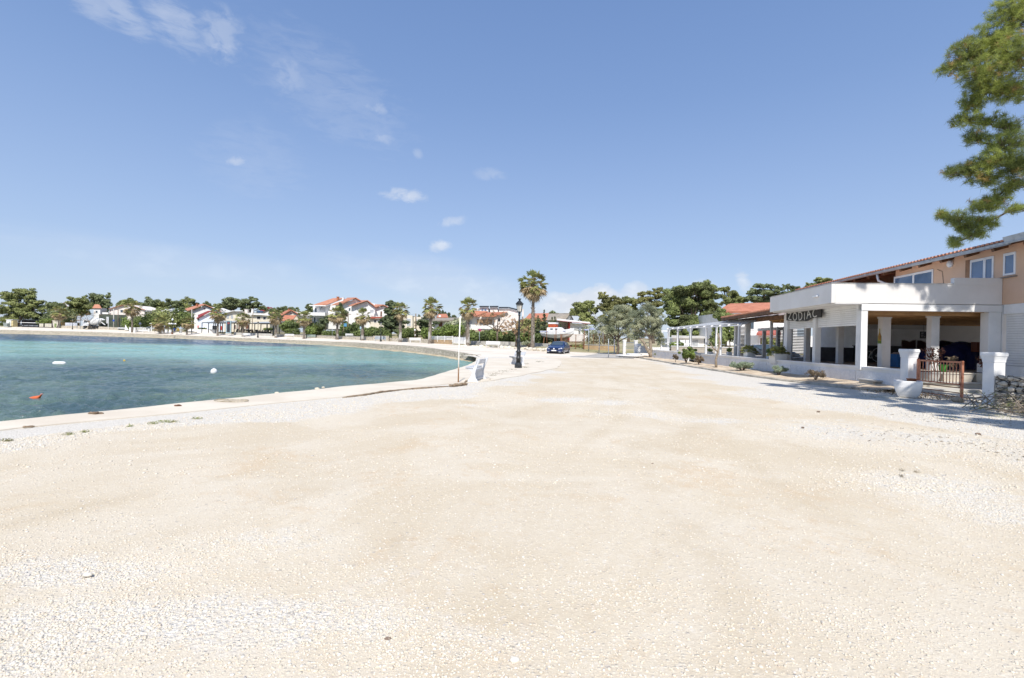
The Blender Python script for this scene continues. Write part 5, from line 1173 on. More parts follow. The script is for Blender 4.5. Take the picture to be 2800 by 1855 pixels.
# second car behind the terrace
copy_tree(C0, 'slate blue car seen behind the terrace posts with its red tail light showing', Vector((23.6, 41, .15)), R(88))
cc = [o for o in bpy.data.objects if o.get('label', '').startswith('slate blue')][0]
for ch in cc.children:
    if ch.name.startswith('body') or ch.name.startswith('mirror'):
        ch.data = ch.data.copy(); ch.data.materials[0] = GREYCAR
# shrubs on the bed
bush('round_bush', 'round clipped green bush in front of the low white wall', 'bush', 1876, 990, 35.5, 1.2, 1.08, BUSH, 4200, .045, seed=2)
bush('brown_bush', 'small withered brown bush growing against the round green bush', 'bush', 1847, 988, 36.0, .45, .55, DRYLEAF, 500, .035, seed=3)
bush('dry_bush', 'dry brown twiggy bush in the gap between the two low walls', 'bush', 1910, 994, 34, .75, .55, DRYLEAF, 420, .04, seed=4)
bush('silver_shrub', 'wide silvery green shrub at the foot of the low wall, nearest the bare sapling', 'bush', 2029, 1013.5, 27.5, 1.35, .55, SILVER, 2600, .045, 'silvery shrubs along the kerb', 5, .25)
bush('silver_shrub', 'small silvery green shrub on the kerb below the first column', 'bush', 2129, 1025, 23.8, .80, .42, SILVER, 1500, .04, 'silvery shrubs along the kerb', 6, .25)
bush('dry_shrub', 'brown grey dry shrub at the foot of the wall near the pine shadow', 'bush', 2231, 1036.5, 21.2, .85, .40, DRYLEAF, 700, .04, 'silvery shrubs along the kerb', 7, .2)
bush('grass_tuft', 'green grass tuft at the foot of the forked olive trunk', 'grass tuft', 1798, 979, 47.5, 1.1, .55, WEEDM, 350, .07, seed=8, asp=.15, stems=False)
sp = thing('bare_sapling', at(1958, 1003, 31), 'bare leafless sapling with two crooked branches in front of the low wall', 'tree')
k = 31/F; P = lambda u, v: (((u - 1958)*k), random.Random(int(u*v)).uniform(-.05, .05), (1003 - v)*k)
MB().tube([P(1958, 1012), P(1957, 985), P(1962, 960), P(1967, 940), P(1966, 925), P(1962, 912)], [.085, .07, .06, .05, .045, .03], 8).build('trunk', OLIVEBARK, sp, smooth=True)
MB().tube([P(1961, 962), P(1952, 955), P(1946, 948), P(1943, 940), P(1938, 936)], [.045, .04, .035, .03, .02], 7).tube([P(1961, 968), P(1958, 958), P(1957, 946)], [.035, .03, .02], 6).tube([P(1964, 948), P(1965, 930), P(1961, 918), P(1959, 911)], [.035, .03, .02, .015], 6).build('branch', OLIVEBARK, sp, smooth=True)
# rock, cut branches, leaf litter and weeds
q = gnd(2619, 1101); iv, if_ = icosa(); rr = np.random.default_rng(6); o = np_mesh('rock', iv*(1 + rr.uniform(-.2, .2, (12, 1)))*np.array([.20, .15, .11]), if_, M('beige_rock', (.46, .36, .26), .95, .2, 8, .5, 30)); o.location = (q.x, q.y, .06); tag(o, 'beige angular rock wedged under the corner of the rusty gate', 'rock')
r = thing('brush_pile', gnd(2790, 1132), 'tangled pile of cut grey branches with green twigs by the dry stone wall', 'brush pile'); rr = random.Random(7); mb = MB(); C = []
for i in range(70):
    a = rr.uniform(0, 6.28); L = rr.uniform(.5, 1.6); c = Vector((rr.uniform(-.9, .9), rr.uniform(-.5, .5), rr.uniform(.02, .35))); d = Vector((math.cos(a), math.sin(a)*.6, rr.uniform(-.15, .4)))
    p0, p1_ = c - d*L*.5, c + d*L*.5; p0.z = max(p0.z, .02); p1_.z = max(p1_.z, .02); m_ = (p0 + p1_)/2 + Vector((rr.uniform(-.1, .1), rr.uniform(-.1, .1), rr.uniform(0, .2))); mb.tube([p0, m_, p1_], [.012, .010, .004], 5); C.append((*p1_, .14, .14, .08))
mb.build('branches', OLIVEBARK, r); V, Fq = leaves(C, 1100, .04, .12, 7, .1); V[:, 2] = np.maximum(V[:, 2], .01); np_mesh('green_twigs', V, Fq, WEEDM, r)
def litter(name, label, spots, n, size, mat, seed, zc=.012, asp=.25, kind='stuff', cat='leaf litter', rise=.0):
    r = np.random.default_rng(seed); C = []
    for u, v, ru, rv in spots:
        p = gnd(u, v); C.append((p.x, p.y, zc, ru*p.y/F, rv*p.y*p.y/(F*EYE), .012 + rise))
    V, Fq = leaves(C, n, size, asp, seed, 2.0 if rise == 0 else -.2); V[:, 2] = np.maximum(V[:, 2], .004) + gz(V[:, 0], V[:, 1]); o = np_mesh(name, V, Fq, mat); return tag(o, label, cat, kind=kind)
litter('leaf_litter', 'brown pine needles and dead leaves in the shade along the wall', [(2330, 1052, 120, 12), (2440, 1072, 90, 16), (2260, 1040, 60, 8), (2380, 1068, 60, 10), (2560, 1090, 90, 14), (2150, 1036, 60, 6)], 2600, .045, DRYLEAF, 5, .05, rise=.05)
litter('leaf_litter', 'scattered dry needles on the white chippings at the right', [(2600, 1140, 220, 30), (2500, 1190, 260, 30), (2720, 1230, 100, 60)], 420, .03, DRYLEAF, 6)
litter('weeds', 'sparse green weeds by the brush pile and gate pillar', [(2700, 1118, 60, 10), (2740, 1140, 50, 10), (2400, 1088, 60, 5), (2610, 1146, 20, 4)], 700, .028, WEEDM, 7, asp=.12, cat='weeds', rise=.03)
litter('weeds', 'low green weeds around the street lamp foot and along the paving joint', [(1375, 1018, 32, 4.0), (1350, 1024, 26, 3.0), (1345, 1029, 14, 2.0), (1440, 996, 10, 2), (1437, 1006, 14, 2), (1400, 1012, 18, 2), (1475, 990, 14, 2), (1330, 1034, 12, 2)], 1100, .035, M('dry_olive_weeds', (.17, .15, .075), .9), 8, asp=.2, cat='weeds', rise=.02)
litter('weeds', 'small green weeds growing in the white chippings by the quay', [(460, 1155, 34, 3), (418, 1160, 14, 2.5), (356, 1167, 8, 2), (188, 1190, 20, 2.5), (234, 1183, 12, 2.5), (18, 1207, 18, 3), (540, 1146, 16, 2)], 620, .022, WEEDM, 9, asp=.2, cat='weeds', rise=.02)
for i, (u, v) in enumerate([(2466, 1290), (2507, 1294), (2466, 1306)]):
    litter('dead_grass_clump', ['left dark dead grass clump on the beige track', 'right dark dead grass clump on the beige track', 'smallest dark dead grass clump on the beige track'][i], [(u, v, 8 if i < 2 else 5, 2.5)], 45, .016, M('dead_grass', (.30, .25, .17), .9) if i == 0 else bpy.data.materials['dead_grass'], 20 + i, asp=.15, kind=None, cat='grass clump', rise=.01)
# ---------------------------------------------------------------- big pine overhanging from the right
def needle_tufts(P, r_, n_per, wid, seed, axis_up=.35):
    r = np.random.default_rng(seed); n = len(P)
    ax = r.normal(size=(n, 3)); ax[:, 2] += axis_up; ax /= np.linalg.norm(ax, axis=1)[:, None]
    d = r.normal(size=(n, n_per, 3)); d = d/np.linalg.norm(d, axis=2)[..., None] + ax[:, None, :]*.75; d /= np.linalg.norm(d, axis=2)[..., None]
    L = r_*r.uniform(.7, 1.15, (n, n_per, 1)); s = np.cross(d, r.normal(size=(n, n_per, 3))); s /= np.linalg.norm(s, axis=2)[..., None]
    st = P[:, None, :] + d*L*r.uniform(0, .25, (n, n_per, 1)) - ax[:, None, :]*r_*r.uniform(0, .8, (n, n_per, 1))
    V = np.stack([st + s*wid, st - s*wid, st + d*L], 2).reshape(-1, 3)
    return V, np.arange(len(V)).reshape(-1, 3)
NEEDLE = leafmat('aleppo_pine_needles', (.50, .54, .14), (.26, .32, .085), (.20, .24, .075), .38, 1.3)
BROWNN = leafmat('old_bronze_needles', (.55, .40, .14), (.40, .26, .10), (.32, .25, .10), .35, 1.5)
PB = Vector((18.6, 11.8, 0)); pine = thing('pine_tree', PB, 'large overhanging pine with long needles at the upper right edge', 'pine tree')
LOB = [(2770, 30, 60, 60, 12.6), (2715, 110, 70, 50, 12.8), (2760, 150, 60, 70, 12.4), (2645, 150, 55, 45, 12.9), (2600, 185, 38, 22, 13.0), (2690, 200, 70, 45, 12.6), (2765, 240, 55, 45, 12.5), (2690, 250, 55, 35, 12.8), (2655, 285, 38, 25, 13.0), (2640, 325, 40, 20, 13.0), (2700, 330, 40, 20, 12.8),
       (2760, 345, 45, 22, 12.4), (2665, 375, 32, 22, 12.2), (2745, 390, 60, 28, 12.0), (2720, 435, 60, 30, 12.0), (2780, 450, 40, 45, 11.8), (2660, 462, 40, 22, 12.2), (2603, 470, 34, 16, 12.4), (2700, 490, 50, 24, 12.1), (2765, 505, 40, 22, 12.0), (2725, 545, 38, 26, 12.2), (2690, 560, 36, 20, 12.2),
       (2625, 600, 46, 22, 12.4), (2580, 590, 20, 18, 12.5), (2690, 610, 40, 26, 12.3), (2665, 640, 34, 14, 12.3), (2770, 570, 26, 10, 12.0), (2612, 662, 20, 16, 12.4), (2645, 625, 30, 14, 12.4)]
rp = np.random.default_rng(21); TP, TB, mb = [], [], MB()
HUB = [Vector((16.4, 12.4, 8.4)), Vector((16.6, 12.2, 6.9)), Vector((16.8, 12.0, 5.9))]
for u, v, ru, rv, D in LOB:
    c = at(u, v, D); k = D/F; n = int(ru*rv/20) + 12
    d = rp.normal(size=(n, 3)); d /= np.linalg.norm(d, axis=1)[:, None]; q = np.array(c) + d*(rp.random((n, 1))**.5)*np.array([ru*k, ru*k*.8, rv*k]); TP.append(q)
    cand = [at(q_[0], q_[1], q_[4]) for q_ in LOB if q_[0] > u + 18 and abs(q_[1] - v) < 130]
    h = min(cand, key=lambda q_: (q_ - c).length) if cand else HUB[0 if v < 340 else (1 if v < 530 else 2)]
    sag = Vector((0, .1, -.10*(h - c).length)); m_ = h.lerp(c, .55) + sag; mb.tube([h, h.lerp(c, .25) + sag*.8, m_, h.lerp(c, .82) + sag*.3, c], [.026, .022, .018, .013, .008], 6)
    for j in range(0, n, 3):
        e = Vector(q[j]); a = m_.lerp(c, float(rp.uniform(.3, 1))); mb.tube([a, a.lerp(e, .5) + Vector((0, 0, -.03)), e], [.012, .008, .004], 4, cap=False)
TP = np.vstack(TP)
sel = rp.random(len(TP)); P0 = np.array(PB)
V, Fc = needle_tufts(TP[sel > .09] - P0, .135, 46, .0036, 3); V2, F2 = needle_tufts(TP[sel <= .09] - P0, .12, 34, .0036, 4)
np_mesh('needles', V, Fc, NEEDLE, pine); np_mesh('old_needles', V2, F2, BROWNN, pine)
mb2 = MB(); mb2.tube([(18.7, 11.6, -.6), (18.6, 11.8, 1), (18.3, 11.9, 4), (17.9, 12.0, 7), (18.3, 12.1, 10), (18.8, 12.2, 13.5)], [.36, .30, .25, .2, .14, .05], 12)
for h in HUB: mb2.tube([(18.0, 12.0, h.z - 1.2), (17.2, 12.1, h.z - .4), h], [.13, .10, .06], 8)
# the rest of the crown, outside the frame, that throws the shade on the ground and the parapet
REST = [(11.2, 1.6, 11.6, 1.3, 1.3, .8), (12.9, .8, 11.6, 1.6, 1.5, .9), (11.4, 4.0, 11.6, 1.3, 1.4, .8), (13.2, 3.2, 11.8, 1.7, 1.6, .9), (15.3, 1.5, 11.4, 1.8, 1.7, .9), (11.4, 6.4, 11.6, 1.2, 1.3, .8), (13.2, 5.8, 11.8, 1.6, 1.5, .9), (15.3, 4.4, 11.5, 1.8, 1.7, .9), (12.0, 8.4, 12.0, 1.3, 1.3, .7), (10.9, 9.6, 12.4, .8, 1.2, .5), (13.8, 8.2, 12.0, 1.5, 1.4, .8), (15.4, 7.2, 11.8, 1.7, 1.6, .9),
        (17.6, 6.0, 11.0, 2.0, 1.8, .9), (17.6, 3.0, 11.0, 2.0, 1.8, .9), (18.2, 9.0, 11.0, 2.0, 1.8, .9), (20.0, 11.0, 11.2, 1.8, 1.6, .9), (16.9, 12.7, 13.1, 1.2, 1.1, .7), (18.5, 12.4, 13.8, 1.5, 1.3, .8), (18.3, 13.5, 11.7, 1.3, 1.1, .7), (20.0, 13.0, 12.2, 1.6, 1.3, .8),
        (15.3, 12.5, 13.2, .35, .35, .5), (14.2, 12.7, 13.0, .25, .25, .4), (19.2, 11.6, 15.2, 1.5, 1.4, .9), (16.0, 10.0, 12.4, 1.7, 1.5, .8), (19.2, 12.8, 13.2, 1.2, 1.0, .7), (17.6, 13.1, 13.6, 1.0, .8, .6), (16.6, 12.2, 14.0, .8, .7, .5)]
REST += [(17.0, 12.5, 12.2, .9, .6, .45), (18.3, 12.5, 12.3, 1.0, .6, .5), (19.5, 12.4, 12.5, 1.0, .6, .5), (19.0, 12.9, 11.6, .9, .6, .45), (17.8, 12.8, 11.5, .8, .5, .4), (16.0, 12.6, 12.9, .4, .3, .35)]
REST = [(b[0] - .55, *b[1:]) for b in REST]
C = clumps([tuple(np.array(b) - np.array([*P0, 0, 0, 0])) for b in REST], 22, .23, 5, .75, (.35, 1.0))
C = [c_ for c_ in C if c_[3] < .75]
V, Fq = leaves(C, 145000, .13, .16, 8, .3); np_mesh('upper_crown', V, Fq, NEEDLE, pine)
RC = [Vector(b[:3]) for b in REST]; TK = Vector((18.2, 11.9, 10.6))
for c in RC:
    near = [q_ for q_ in RC if (q_ - TK).length < (c - TK).length - .5] + [TK]
    s_ = min(near, key=lambda q_: (q_ - c).length); w_ = Vector((.25*math.sin(c.x*3), .2*math.cos(c.y*5), -.25))
    mb2.tube([s_, s_.lerp(c, .3) + w_, s_.lerp(c, .7) + w_*.6, c], [.045, .04, .03, .015], 6)
for m_, nm, mt in ((mb2, 'trunk', BARK), (mb, 'branch', BARK)):
    m_.v = [tuple(Vector(p) - PB) for p in m_.v]; m_.build(nm, mt, pine, smooth=True)
# ---------------------------------------------------------------- houses round the bay
def house(label, D, depth, walls, wallmat, roofs=(), wins=(), chims=(), boxes=(), cat='house', name='house', group='houses behind the promenade', u0=None, th=.22):
    us_ = [p[0] for w in walls for p in w]; vs_ = [p[1] for w in walls for p in w]
    base = at((min(us_) + max(us_))/2, max(vs_), D); r = thing(name, base, label, cat, group)
    lp = lambda u, v, dy=0.0: at(u, v, D + dy) - base
    for i, w in enumerate(walls):
        off = w[0][2] if len(w[0]) > 2 else 0.0
        MB().prism([lp(p[0], p[1], off) for p in w], (0, depth - off, 0)).build('wall', wallmat[i] if isinstance(wallmat, (list, tuple)) else wallmat, r)
    for q, mt in roofs:
        P_ = [lp(*p) for p in q]; n = (P_[1] - P_[0]).cross(P_[2] - P_[0]).normalized()
        if n.z < 0: n = -n
        MB().prism([p + n*.02 for p in P_], n*th).build('roof', mt, r)
    for q in wins:
        u0_, u1_, v0_, v1_ = q[:4]; mt = q[4] if len(q) > 4 else GLASS; dy = q[5] if len(q) > 5 else 0.0
        a, b = lp(u0_, v0_, dy), lp(u1_, v1_, dy); w, h = b.x - a.x, a.z - b.z; k = min(.10, w*.12)
        f = MB().bx(a.x - k, b.x + k, a.y - .07, a.y - .005, b.z - k, a.z + k).build('window', WHITE2, r); MB().bx(a.x, b.x, a.y - .085, a.y - .072, b.z, a.z).build('pane', mt, f)
    for u, v0_, v1_, w, mt in chims:
        a, b = lp(u, v0_, 2.5), lp(u, v1_, 2.5); w *= D/F
        o = MB().bx(a.x - w/2, a.x + w/2, a.y - w/2, a.y + w/2, b.z, a.z).build('chimney', mt, r); MB().bx(a.x - w*.65, a.x + w*.65, a.y - w*.65, a.y + w*.65, a.z + .003, a.z + .12).build('cap', mt, o)
    for nm, u0_, u1_, v0_, v1_, dy0, dy1, mt in boxes:
        a, b = lp(u0_, v0_, 0), lp(u1_, v1_, 0); MB().bx(a.x, b.x, dy0, dy1, b.z, a.z).build(nm, mt, r)
    return r
BRW = M('brown_shutter', (.16, .07, .04), .6, .1, 5); DG = M('dark_opening', (.03, .03, .033), .7); GSH = M('grey_roller_shutter', (.42, .44, .46), .7, .05, 5)
house('small white gable with an orange roof peeking out between the pines on the far left', 270, 9, [[(167, 890), (167, 838), (174, 829), (181, 838), (181, 890)]], WHITE, [([(174, 828.5, -.5), (182, 839, -.5), (190, 838, 9), (184, 828.5, 9)], TILE2), ([(174, 828.5, -.5), (166.5, 838.5, -.5), (173, 837, 9), (184, 828.5, 9)], TILE2)], [(172, 175, 841, 845)])
house('narrow white tower house with a steep orange hipped roof', 216, 3.6, [[(256, 890), (256, 843), (274, 843), (274, 890)]], WHITE, [([(254, 844, -.4), (276, 844, -.4), (270, 834, 1.2), (260, 834, 1.2)], TILE2), ([(276, 844, -.4), (276, 843, 4), (270, 834, 2.4), (270, 834, 1.2)], TILE2), ([(254, 844, -.4), (254, 843, 4), (260, 834, 2.4), (260, 834, 1.2)], TILE2), ([(260, 834, 1.2), (270, 834, 1.2), (270, 834, 2.6), (260, 834, 2.6)], TILE2)], [(262, 267, 850, 856)])
house('broad white house with a very wide low gable behind the dark screen fence', 214, 14, [[(299, 885), (299, 845), (347, 833.5), (395, 848), (395, 885)]], PINKISH, [([(297, 846, -.8), (347, 832, -.8), (350, 832.5, 14), (300, 845, 14)], TILE2), ([(347, 832, -.8), (397, 849, -.8), (396, 848, 14), (350, 832.5, 14)], TILE2)], [(300, 303, 848, 853, BRW), (330, 337, 848, 855), (352, 358, 850, 856)], boxes=[('balcony', 288, 304, 855, 860, -1.6, -.02, WHITE)])
house('low white building with a silvery solar water heater on its roof', 200, 9, [[(446, 880), (446, 852), (452, 848), (466, 847), (484, 852), (484, 880)]], WHITE, [([(444, 853, -.5), (486, 853, -.5), (480, 847, 8), (452, 847, 8)], M('white_roof', (.70, .70, .70), .7))], boxes=[('solar_heater', 464, 483, 842.5, 848.5, 1.0, 1.6, GALV), ('solar_panel', 463, 479, 848.6, 852.5, -.4, .2, M('solar_panel_grey', (.22, .25, .30), .3))])
house('white house with a broad orange tiled gable roof and a tiny brown attic window', 186, 12, [[(514, 905), (514, 853), (560, 838), (603, 853), (603, 905)]], WHITE, [([(511, 853, -1), (561, 834.5, -1), (553, 832.5, 12), (504, 847, 12)], TILE2), ([(561, 834.5, -1), (606, 854, -1), (600, 851, 12), (553, 832.5, 12)], TILE2)], [(556.5, 561, 842, 847, BRW)], [(539, 832, 838, 4, TERRA)])
house('pale blue white house with a dark red metal roof next to the cafe', 172, 9, [[(541, 908), (541, 872), (579, 853), (627, 871), (627, 908)], [(531, 908, 1.5), (531, 862, 1.5), (541, 862, 1.5), (541, 908, 1.5)]], [PALEBLUE, WHITE], [([(539, 872.5, -.8), (579, 851.3, -.8), (570, 851.8, 9), (533, 867, 9)], REDTILE), ([(579, 851.3, -.8), (629.5, 871.5, -.8), (624, 869, 9), (570, 851.8, 9)], REDTILE)],
      [(542, 545, 868, 876, DG, 0), (581, 593, 891, 903, DG), (604, 609, 892, 903, RED), (540.5, 543.5, 890, 897, RED)], boxes=[('porch', 538, 580, 900, 908, -5, -.02, WHITE)])
house('cream building with a white parapet and two arched windows behind the cafe', 166, 13, [[(613, 908), (613, 858), (634, 852), (662, 851.6), (662, 908)], [(662, 908, -.4), (662, 857.5, -.4), (738, 864.5, -.4), (738, 908, -.4)]], [CREAM, CREAM], [([(611, 858.5, -.9), (634, 851.5, -.9), (634, 851.5, 12), (611, 857.5, 12)], WHITE), ([(634, 851.5, -.9), (664, 851.5, -.9), (664, 851.5, 12), (634, 851.5, 12)], WHITE)],
      [(703, 712, 866, 873, DG, -.4), (720, 727, 867.5, 874, DG, -.4), (640, 645, 889, 900, BRW), (672, 681, 888, 900, BRW, -.4), (652, 656, 889, 902, BRW)], [(675, 847, 860, 8, PINKISH), (691, 846, 860, 5, WHITE)],
      [('parapet', 679, 739, 857.5, 862.8, -1.3, -.45, WHITE), ('solar_panel', 695, 709, 849, 855, 2, 2.6, M('blue_solar_panel', (.05, .09, .17), .25))])
ar = [o for o in bpy.data.objects if o.get('label', '').startswith('cream building')][0]
for uc in (623, 634.5):
    b_ = at(uc, 871.5, 166) - ar.location; w = 3.2*166/F; MB().prism([(b_.x + w*math.cos(a), b_.y - .06, b_.z + .75 + w*math.sin(a)) for a in np.linspace(0, math.pi, 9)] + [(b_.x - w, b_.y - .06, b_.z), (b_.x + w, b_.y - .06, b_.z)], (0, .05, 0)).build('arched_window', GSH, ar)
house('white house with a dark red roof half hidden behind the cream building', 214, 9, [[(716, 880), (716, 854), (742, 843), (753, 849), (753, 880)]], WHITE, [([(714, 855, -.7), (742, 842, -.7), (738, 841.5, 9), (712, 850, 9)], REDTILE), ([(742, 842, -.7), (755, 850, -.7), (752, 848, 9), (738, 841.5, 9)], REDTILE)], (), [(733, 840, 845, 3, REDTILE)])
house('cream house with two stepped orange tile roofs and a tiny attic window', 150, 9, [[(773, 895), (773, 864), (796, 851), (815, 862), (815, 895)], [(768, 895, -4), (768, 879.5, -4), (808, 879.5, -4), (808, 895, -4)]], [CREAM, WHITE], [([(771, 864.5, -.8), (796, 849.2, -.8), (790, 849, 9), (767, 859, 9)], TILE), ([(796, 849.2, -.8), (817.5, 861.5, -.8), (813, 858, 9), (790, 849, 9)], TILE), ([(766, 880, -4.6), (799, 879, -4.6), (811, 864.5, -.9), (779, 864.5, -.9)], TILE)], [(794.5, 798, 855.5, 859.5, BRW)], [(790, 846, 850, 3, TERRA)])
VL = house('large white villa with stepped orange tiled roofs and long white balconies', 132, 13, [[(856, 900), (856, 838.5), (895, 836.5), (938, 819.5), (942, 900)], [(929, 900, -2), (929, 835, -2), (972, 818, -2), (986, 826, -2), (986, 900, -2)], [(961, 900, -4), (961, 838.5, -4), (1003, 825, -4), (1025, 842, -4), (1025, 900, -4)], [(1026, 895, -3), (1026, 844, -3), (1048, 837.5, -3), (1062, 844, -3), (1062, 895, -3)]], [WHITE, WHITE, WHITE, WHITE],
      [([(853, 837.5, -1.2), (896, 835, -1.2), (940, 817.2, 5), (911, 818, 5)], TILE2), ([(904, 835.5, -2.8), (930, 834.5, -2.8), (972, 815.8, -2.8), (948, 816.5, 6)], TILE2), ([(972, 815.8, -2.8), (987, 824.5, -2.8), (975, 822, 6), (948, 816.5, 6)], TILE2),
       ([(951, 837.5, -4.8), (962, 837.5, -4.8), (1004, 823, -4.8), (984, 823.4, 3)], TILE2), ([(1004, 823, -4.8), (1027, 841, -4.8), (1010, 836, 3), (984, 823.4, 3)], TILE2), ([(1027, 842.5, -3.7), (1048.5, 835.5, -3.7), (1020, 834.5, 4)], TILE2), ([(1048.5, 835.5, -3.7), (1064, 843, -3.7), (1050, 842, 4), (1020, 834.5, 4)], TILE2)],
      [(861, 866, 843.5, 854), (874, 890, 841, 853.5, M('recess_shade_paint', (.50, .50, .51), .9)), (850.5, 855, 868, 879, GLASS, -1.0), (859, 862.5, 868.5, 880), (866, 888, 869, 880, M('pale_curtain', (.55, .54, .52), .9)), (954, 958, 843, 850, GLASS, -2), (1006, 1010, 862, 872, GLASS, -4), (1040.5, 1044.5, 852, 866, BRW, -3), (1012, 1022, 847, 856, GSH, -4)],  # grey pane paints the loggia's shade; no window stands there
      [(924, 813, 822, 5.5, TERRA), (938.5, 815.5, 834, 5, WHITE)],
      [('balcony', 839, 898, 855.5, 865, -2.4, -.02, WHITE), ('fascia', 852, 897, 835.5, 838.8, -1.6, -.9, WHITE), ('balcony', 845, 858, 879, 884, -2.4, -.02, WHITE), ('balcony', 1026, 1036, 860, 868, -4.6, -3.1, WHITE), ('air_conditioner', 874, 880, 838.8, 844, -.5, -.09, GALV)])
house('low cream annex with a red edged flat roof beside the villa', 121, 6, [[(1011, 900), (1011, 872), (1049, 871), (1049, 900)]], CREAM, [([(1009, 872, -.6), (1051, 870.6, -.6), (1051, 869, 6), (1009, 869.5, 6)], M('red_roof_edge', (.42, .09, .05), .7))], [(1023, 1029, 876, 882, DG), (1032, 1044, 877, 880, GSH)])
house('plain cream house with a large arched window behind the dark conifer', 117, 9, [[(1099, 905), (1099, 866), (1113, 862), (1128, 863.5), (1128, 905)], [(1128.2, 905, 1.5), (1128.2, 867, 1.5), (1151, 867, 1.5), (1151, 905, 1.5)]], [CREAM, CREAM], (), [(1113, 1123, 872, 891, GSH), (1137, 1141, 872, 884, GSH, 1.5)])
house('long low white house with a flat roof between the two tall palms', 126, 7, [[(1152, 905), (1152, 868), (1188, 868), (1188, 905)]], WHITE, [([(1150, 868.4, -.5), (1190, 868.4, -.5), (1190, 867, 7), (1150, 867, 7)], GREYWALL)], [(1160, 1165, 874, 882), (1172, 1178, 874, 882)])
house('small orange tiled house with a round white satellite dish', 165, 8, [[(1196, 905), (1196, 869), (1224, 869), (1224, 905)]], WHITE, [([(1193, 870, -.6), (1226, 870, -.6), (1221, 860.5, 4), (1199, 861, 4)], TILE), ([(1199, 861, 4), (1221, 860.5, 4), (1226, 870, 9), (1193, 870, 9)], TILE)], (), boxes=[('dish', 1200, 1206, 862.5, 867.5, -.5, -.35, WHITE2)])
house('white bungalow with a wide grey flat roof and a brown door', 107, 7, [[(1186, 905), (1186, 879), (1256, 878), (1256, 905)]], WHITE, [([(1179, 880, -1.2), (1260, 878, -1.2), (1258, 871.5, 7), (1186, 873, 7)], GREYROOF)], [(1200, 1210, 881, 894, BRW), (1216, 1224, 882, 889, GSH), (1186.5, 1196, 880, 884, CREAM)])
BH = house('large pinkish white apartment house with red brown roofs, dormers and a dark roof edge', 95, 12, [[(1258, 925), (1258, 866.5), (1352, 866.5), (1352, 925)], [(1352, 930, -1.5), (1352, 866, -1.5), (1390, 853, -1.5), (1421, 862, -1.5), (1421, 930, -1.5)], [(1312.5, 866, 2), (1312.5, 841, 2), (1335.5, 841, 2), (1335.5, 866, 2)], [(1340, 866, 2.4), (1340, 841, 2.4), (1361, 841, 2.4), (1361, 866, 2.4)], [(1364, 868, 3), (1364, 844, 3), (1390, 844, 3), (1416, 850.5, 3), (1416, 868, 3)], [(1297, 866, 3), (1297, 843, 3), (1312, 843, 3), (1312, 866, 3)]], [WHITE, PINKISH, WHITE, PINKISH, PINKISH, PINKISH],
      [([(1262, 866, -1.2), (1304, 866.5, -1.2), (1334, 855, 2), (1296, 853.5, 2)], TILE), ([(1304.5, 866.5, -1.8), (1350, 867, -1.8), (1390, 852.5, -1.8), (1334, 854.8, 2)], TILE),
       ([(1311, 840.7, 1.6), (1337, 840.7, 1.6), (1337, 840, 8), (1311, 840, 8)], DARK), ([(1339, 840.7, 2), (1363, 840.7, 2), (1363, 840, 8), (1339, 840, 8)], DARK), ([(1363.5, 843.5, 2.6), (1390.5, 843.5, 2.6), (1390.5, 842.8, 8), (1363.5, 842.8, 8)], DARK), ([(1390.5, 843.5, 2.6), (1418, 850.5, 2.6), (1418, 849.6, 8), (1390.5, 842.8, 8)], DARK)],
      [(1316.5, 1322, 845, 850.5, GLASSB, 2), (1324.5, 1330.5, 845, 850.5, GLASSB, 2), (1259, 1273, 874, 898, GSH), (1283, 1290, 876, 898, GSH), (1304, 1346, 873, 887, M('tan_awning', (.42, .33, .24), .8)), (1288, 1295, 902, 910, BRW), (1327, 1342, 905, 932, GSH, -.8), (1296, 1325, 903, 925, M('tan_blind', (.46, .38, .29), .9)), (1362, 1368, 871, 879, DG, -1.5), (1398, 1405, 880, 887, DG, -1.5)], [(1430, 848, 866, 4, PINKISH), (1309, 846, 852, 3, GALV)],
      [('balcony', 1291, 1357, 889, 901, -2.2, -1.52, WHITE), ('balcony', 1258, 1290, 899, 903, -2.0, -.02, WHITE)])
house('house with an orange hipped roof behind the tallest palm', 101, 9, [[(1436, 925), (1436, 879), (1500, 879), (1500, 925)]], WHITE, [([(1431, 880, -.7), (1503, 880, -.7), (1501, 859.5, 4.5), (1448, 860.5, 4.5)], TILE), ([(1448, 860.5, 4.5), (1501, 859.5, 4.5), (1503, 880, 10), (1431, 880, 10)], TILE)], [(1470, 1476, 884, 892), (1480, 1486, 884, 892)])
house('house with a weathered grey brown gable roof next to the flat roofed one', 93, 8, [[(1497, 925), (1497, 876), (1564, 876), (1564, 925)], [(1544.5, 876, .2), (1558, 862, .2), (1566, 876, .2)]], [WHITE, WHITE], [([(1494, 878, -.7), (1545, 877.5, -.7), (1558.5, 860, .0), (1500, 861, 4)], GREYROOF), ([(1500, 861, 4), (1558.5, 860, 0), (1568, 877, 8), (1504, 878, 9)], GREYROOF)])
FH = house('flat roofed white house with dark red trim and four small square windows', 84, 9, [[(1526, 935, 2), (1526, 879, 2), (1556, 882, 2), (1556, 935, 2)], [(1557.5, 935), (1557.5, 883.5), (1607, 888), (1607, 935)]], [M('grey_white_plaster', (.58, .57, .55), .9), WHITE], [([(1523, 877.5, -.8), (1614, 886.5, -.8), (1611, 884, 9), (1523, 875, 9)], WHITE)],
      [(1543.6, 1545.6, v, v + 2.2, DG, 2) for v in (887.5, 892, 896.5, 901.5)], (), [('trim', 1555.7, 1557.4, 884, 930, -.15, 1.9, RED), ('air_conditioner', 1582, 1587, 897, 905, -.45, -.02, GALV), ('chimney', 1600, 1602, 877, 884, 3, 3.3, TERRA)])
lp_ = lambda u, v, dy: at(u, v, 84 + dy) - FH.location
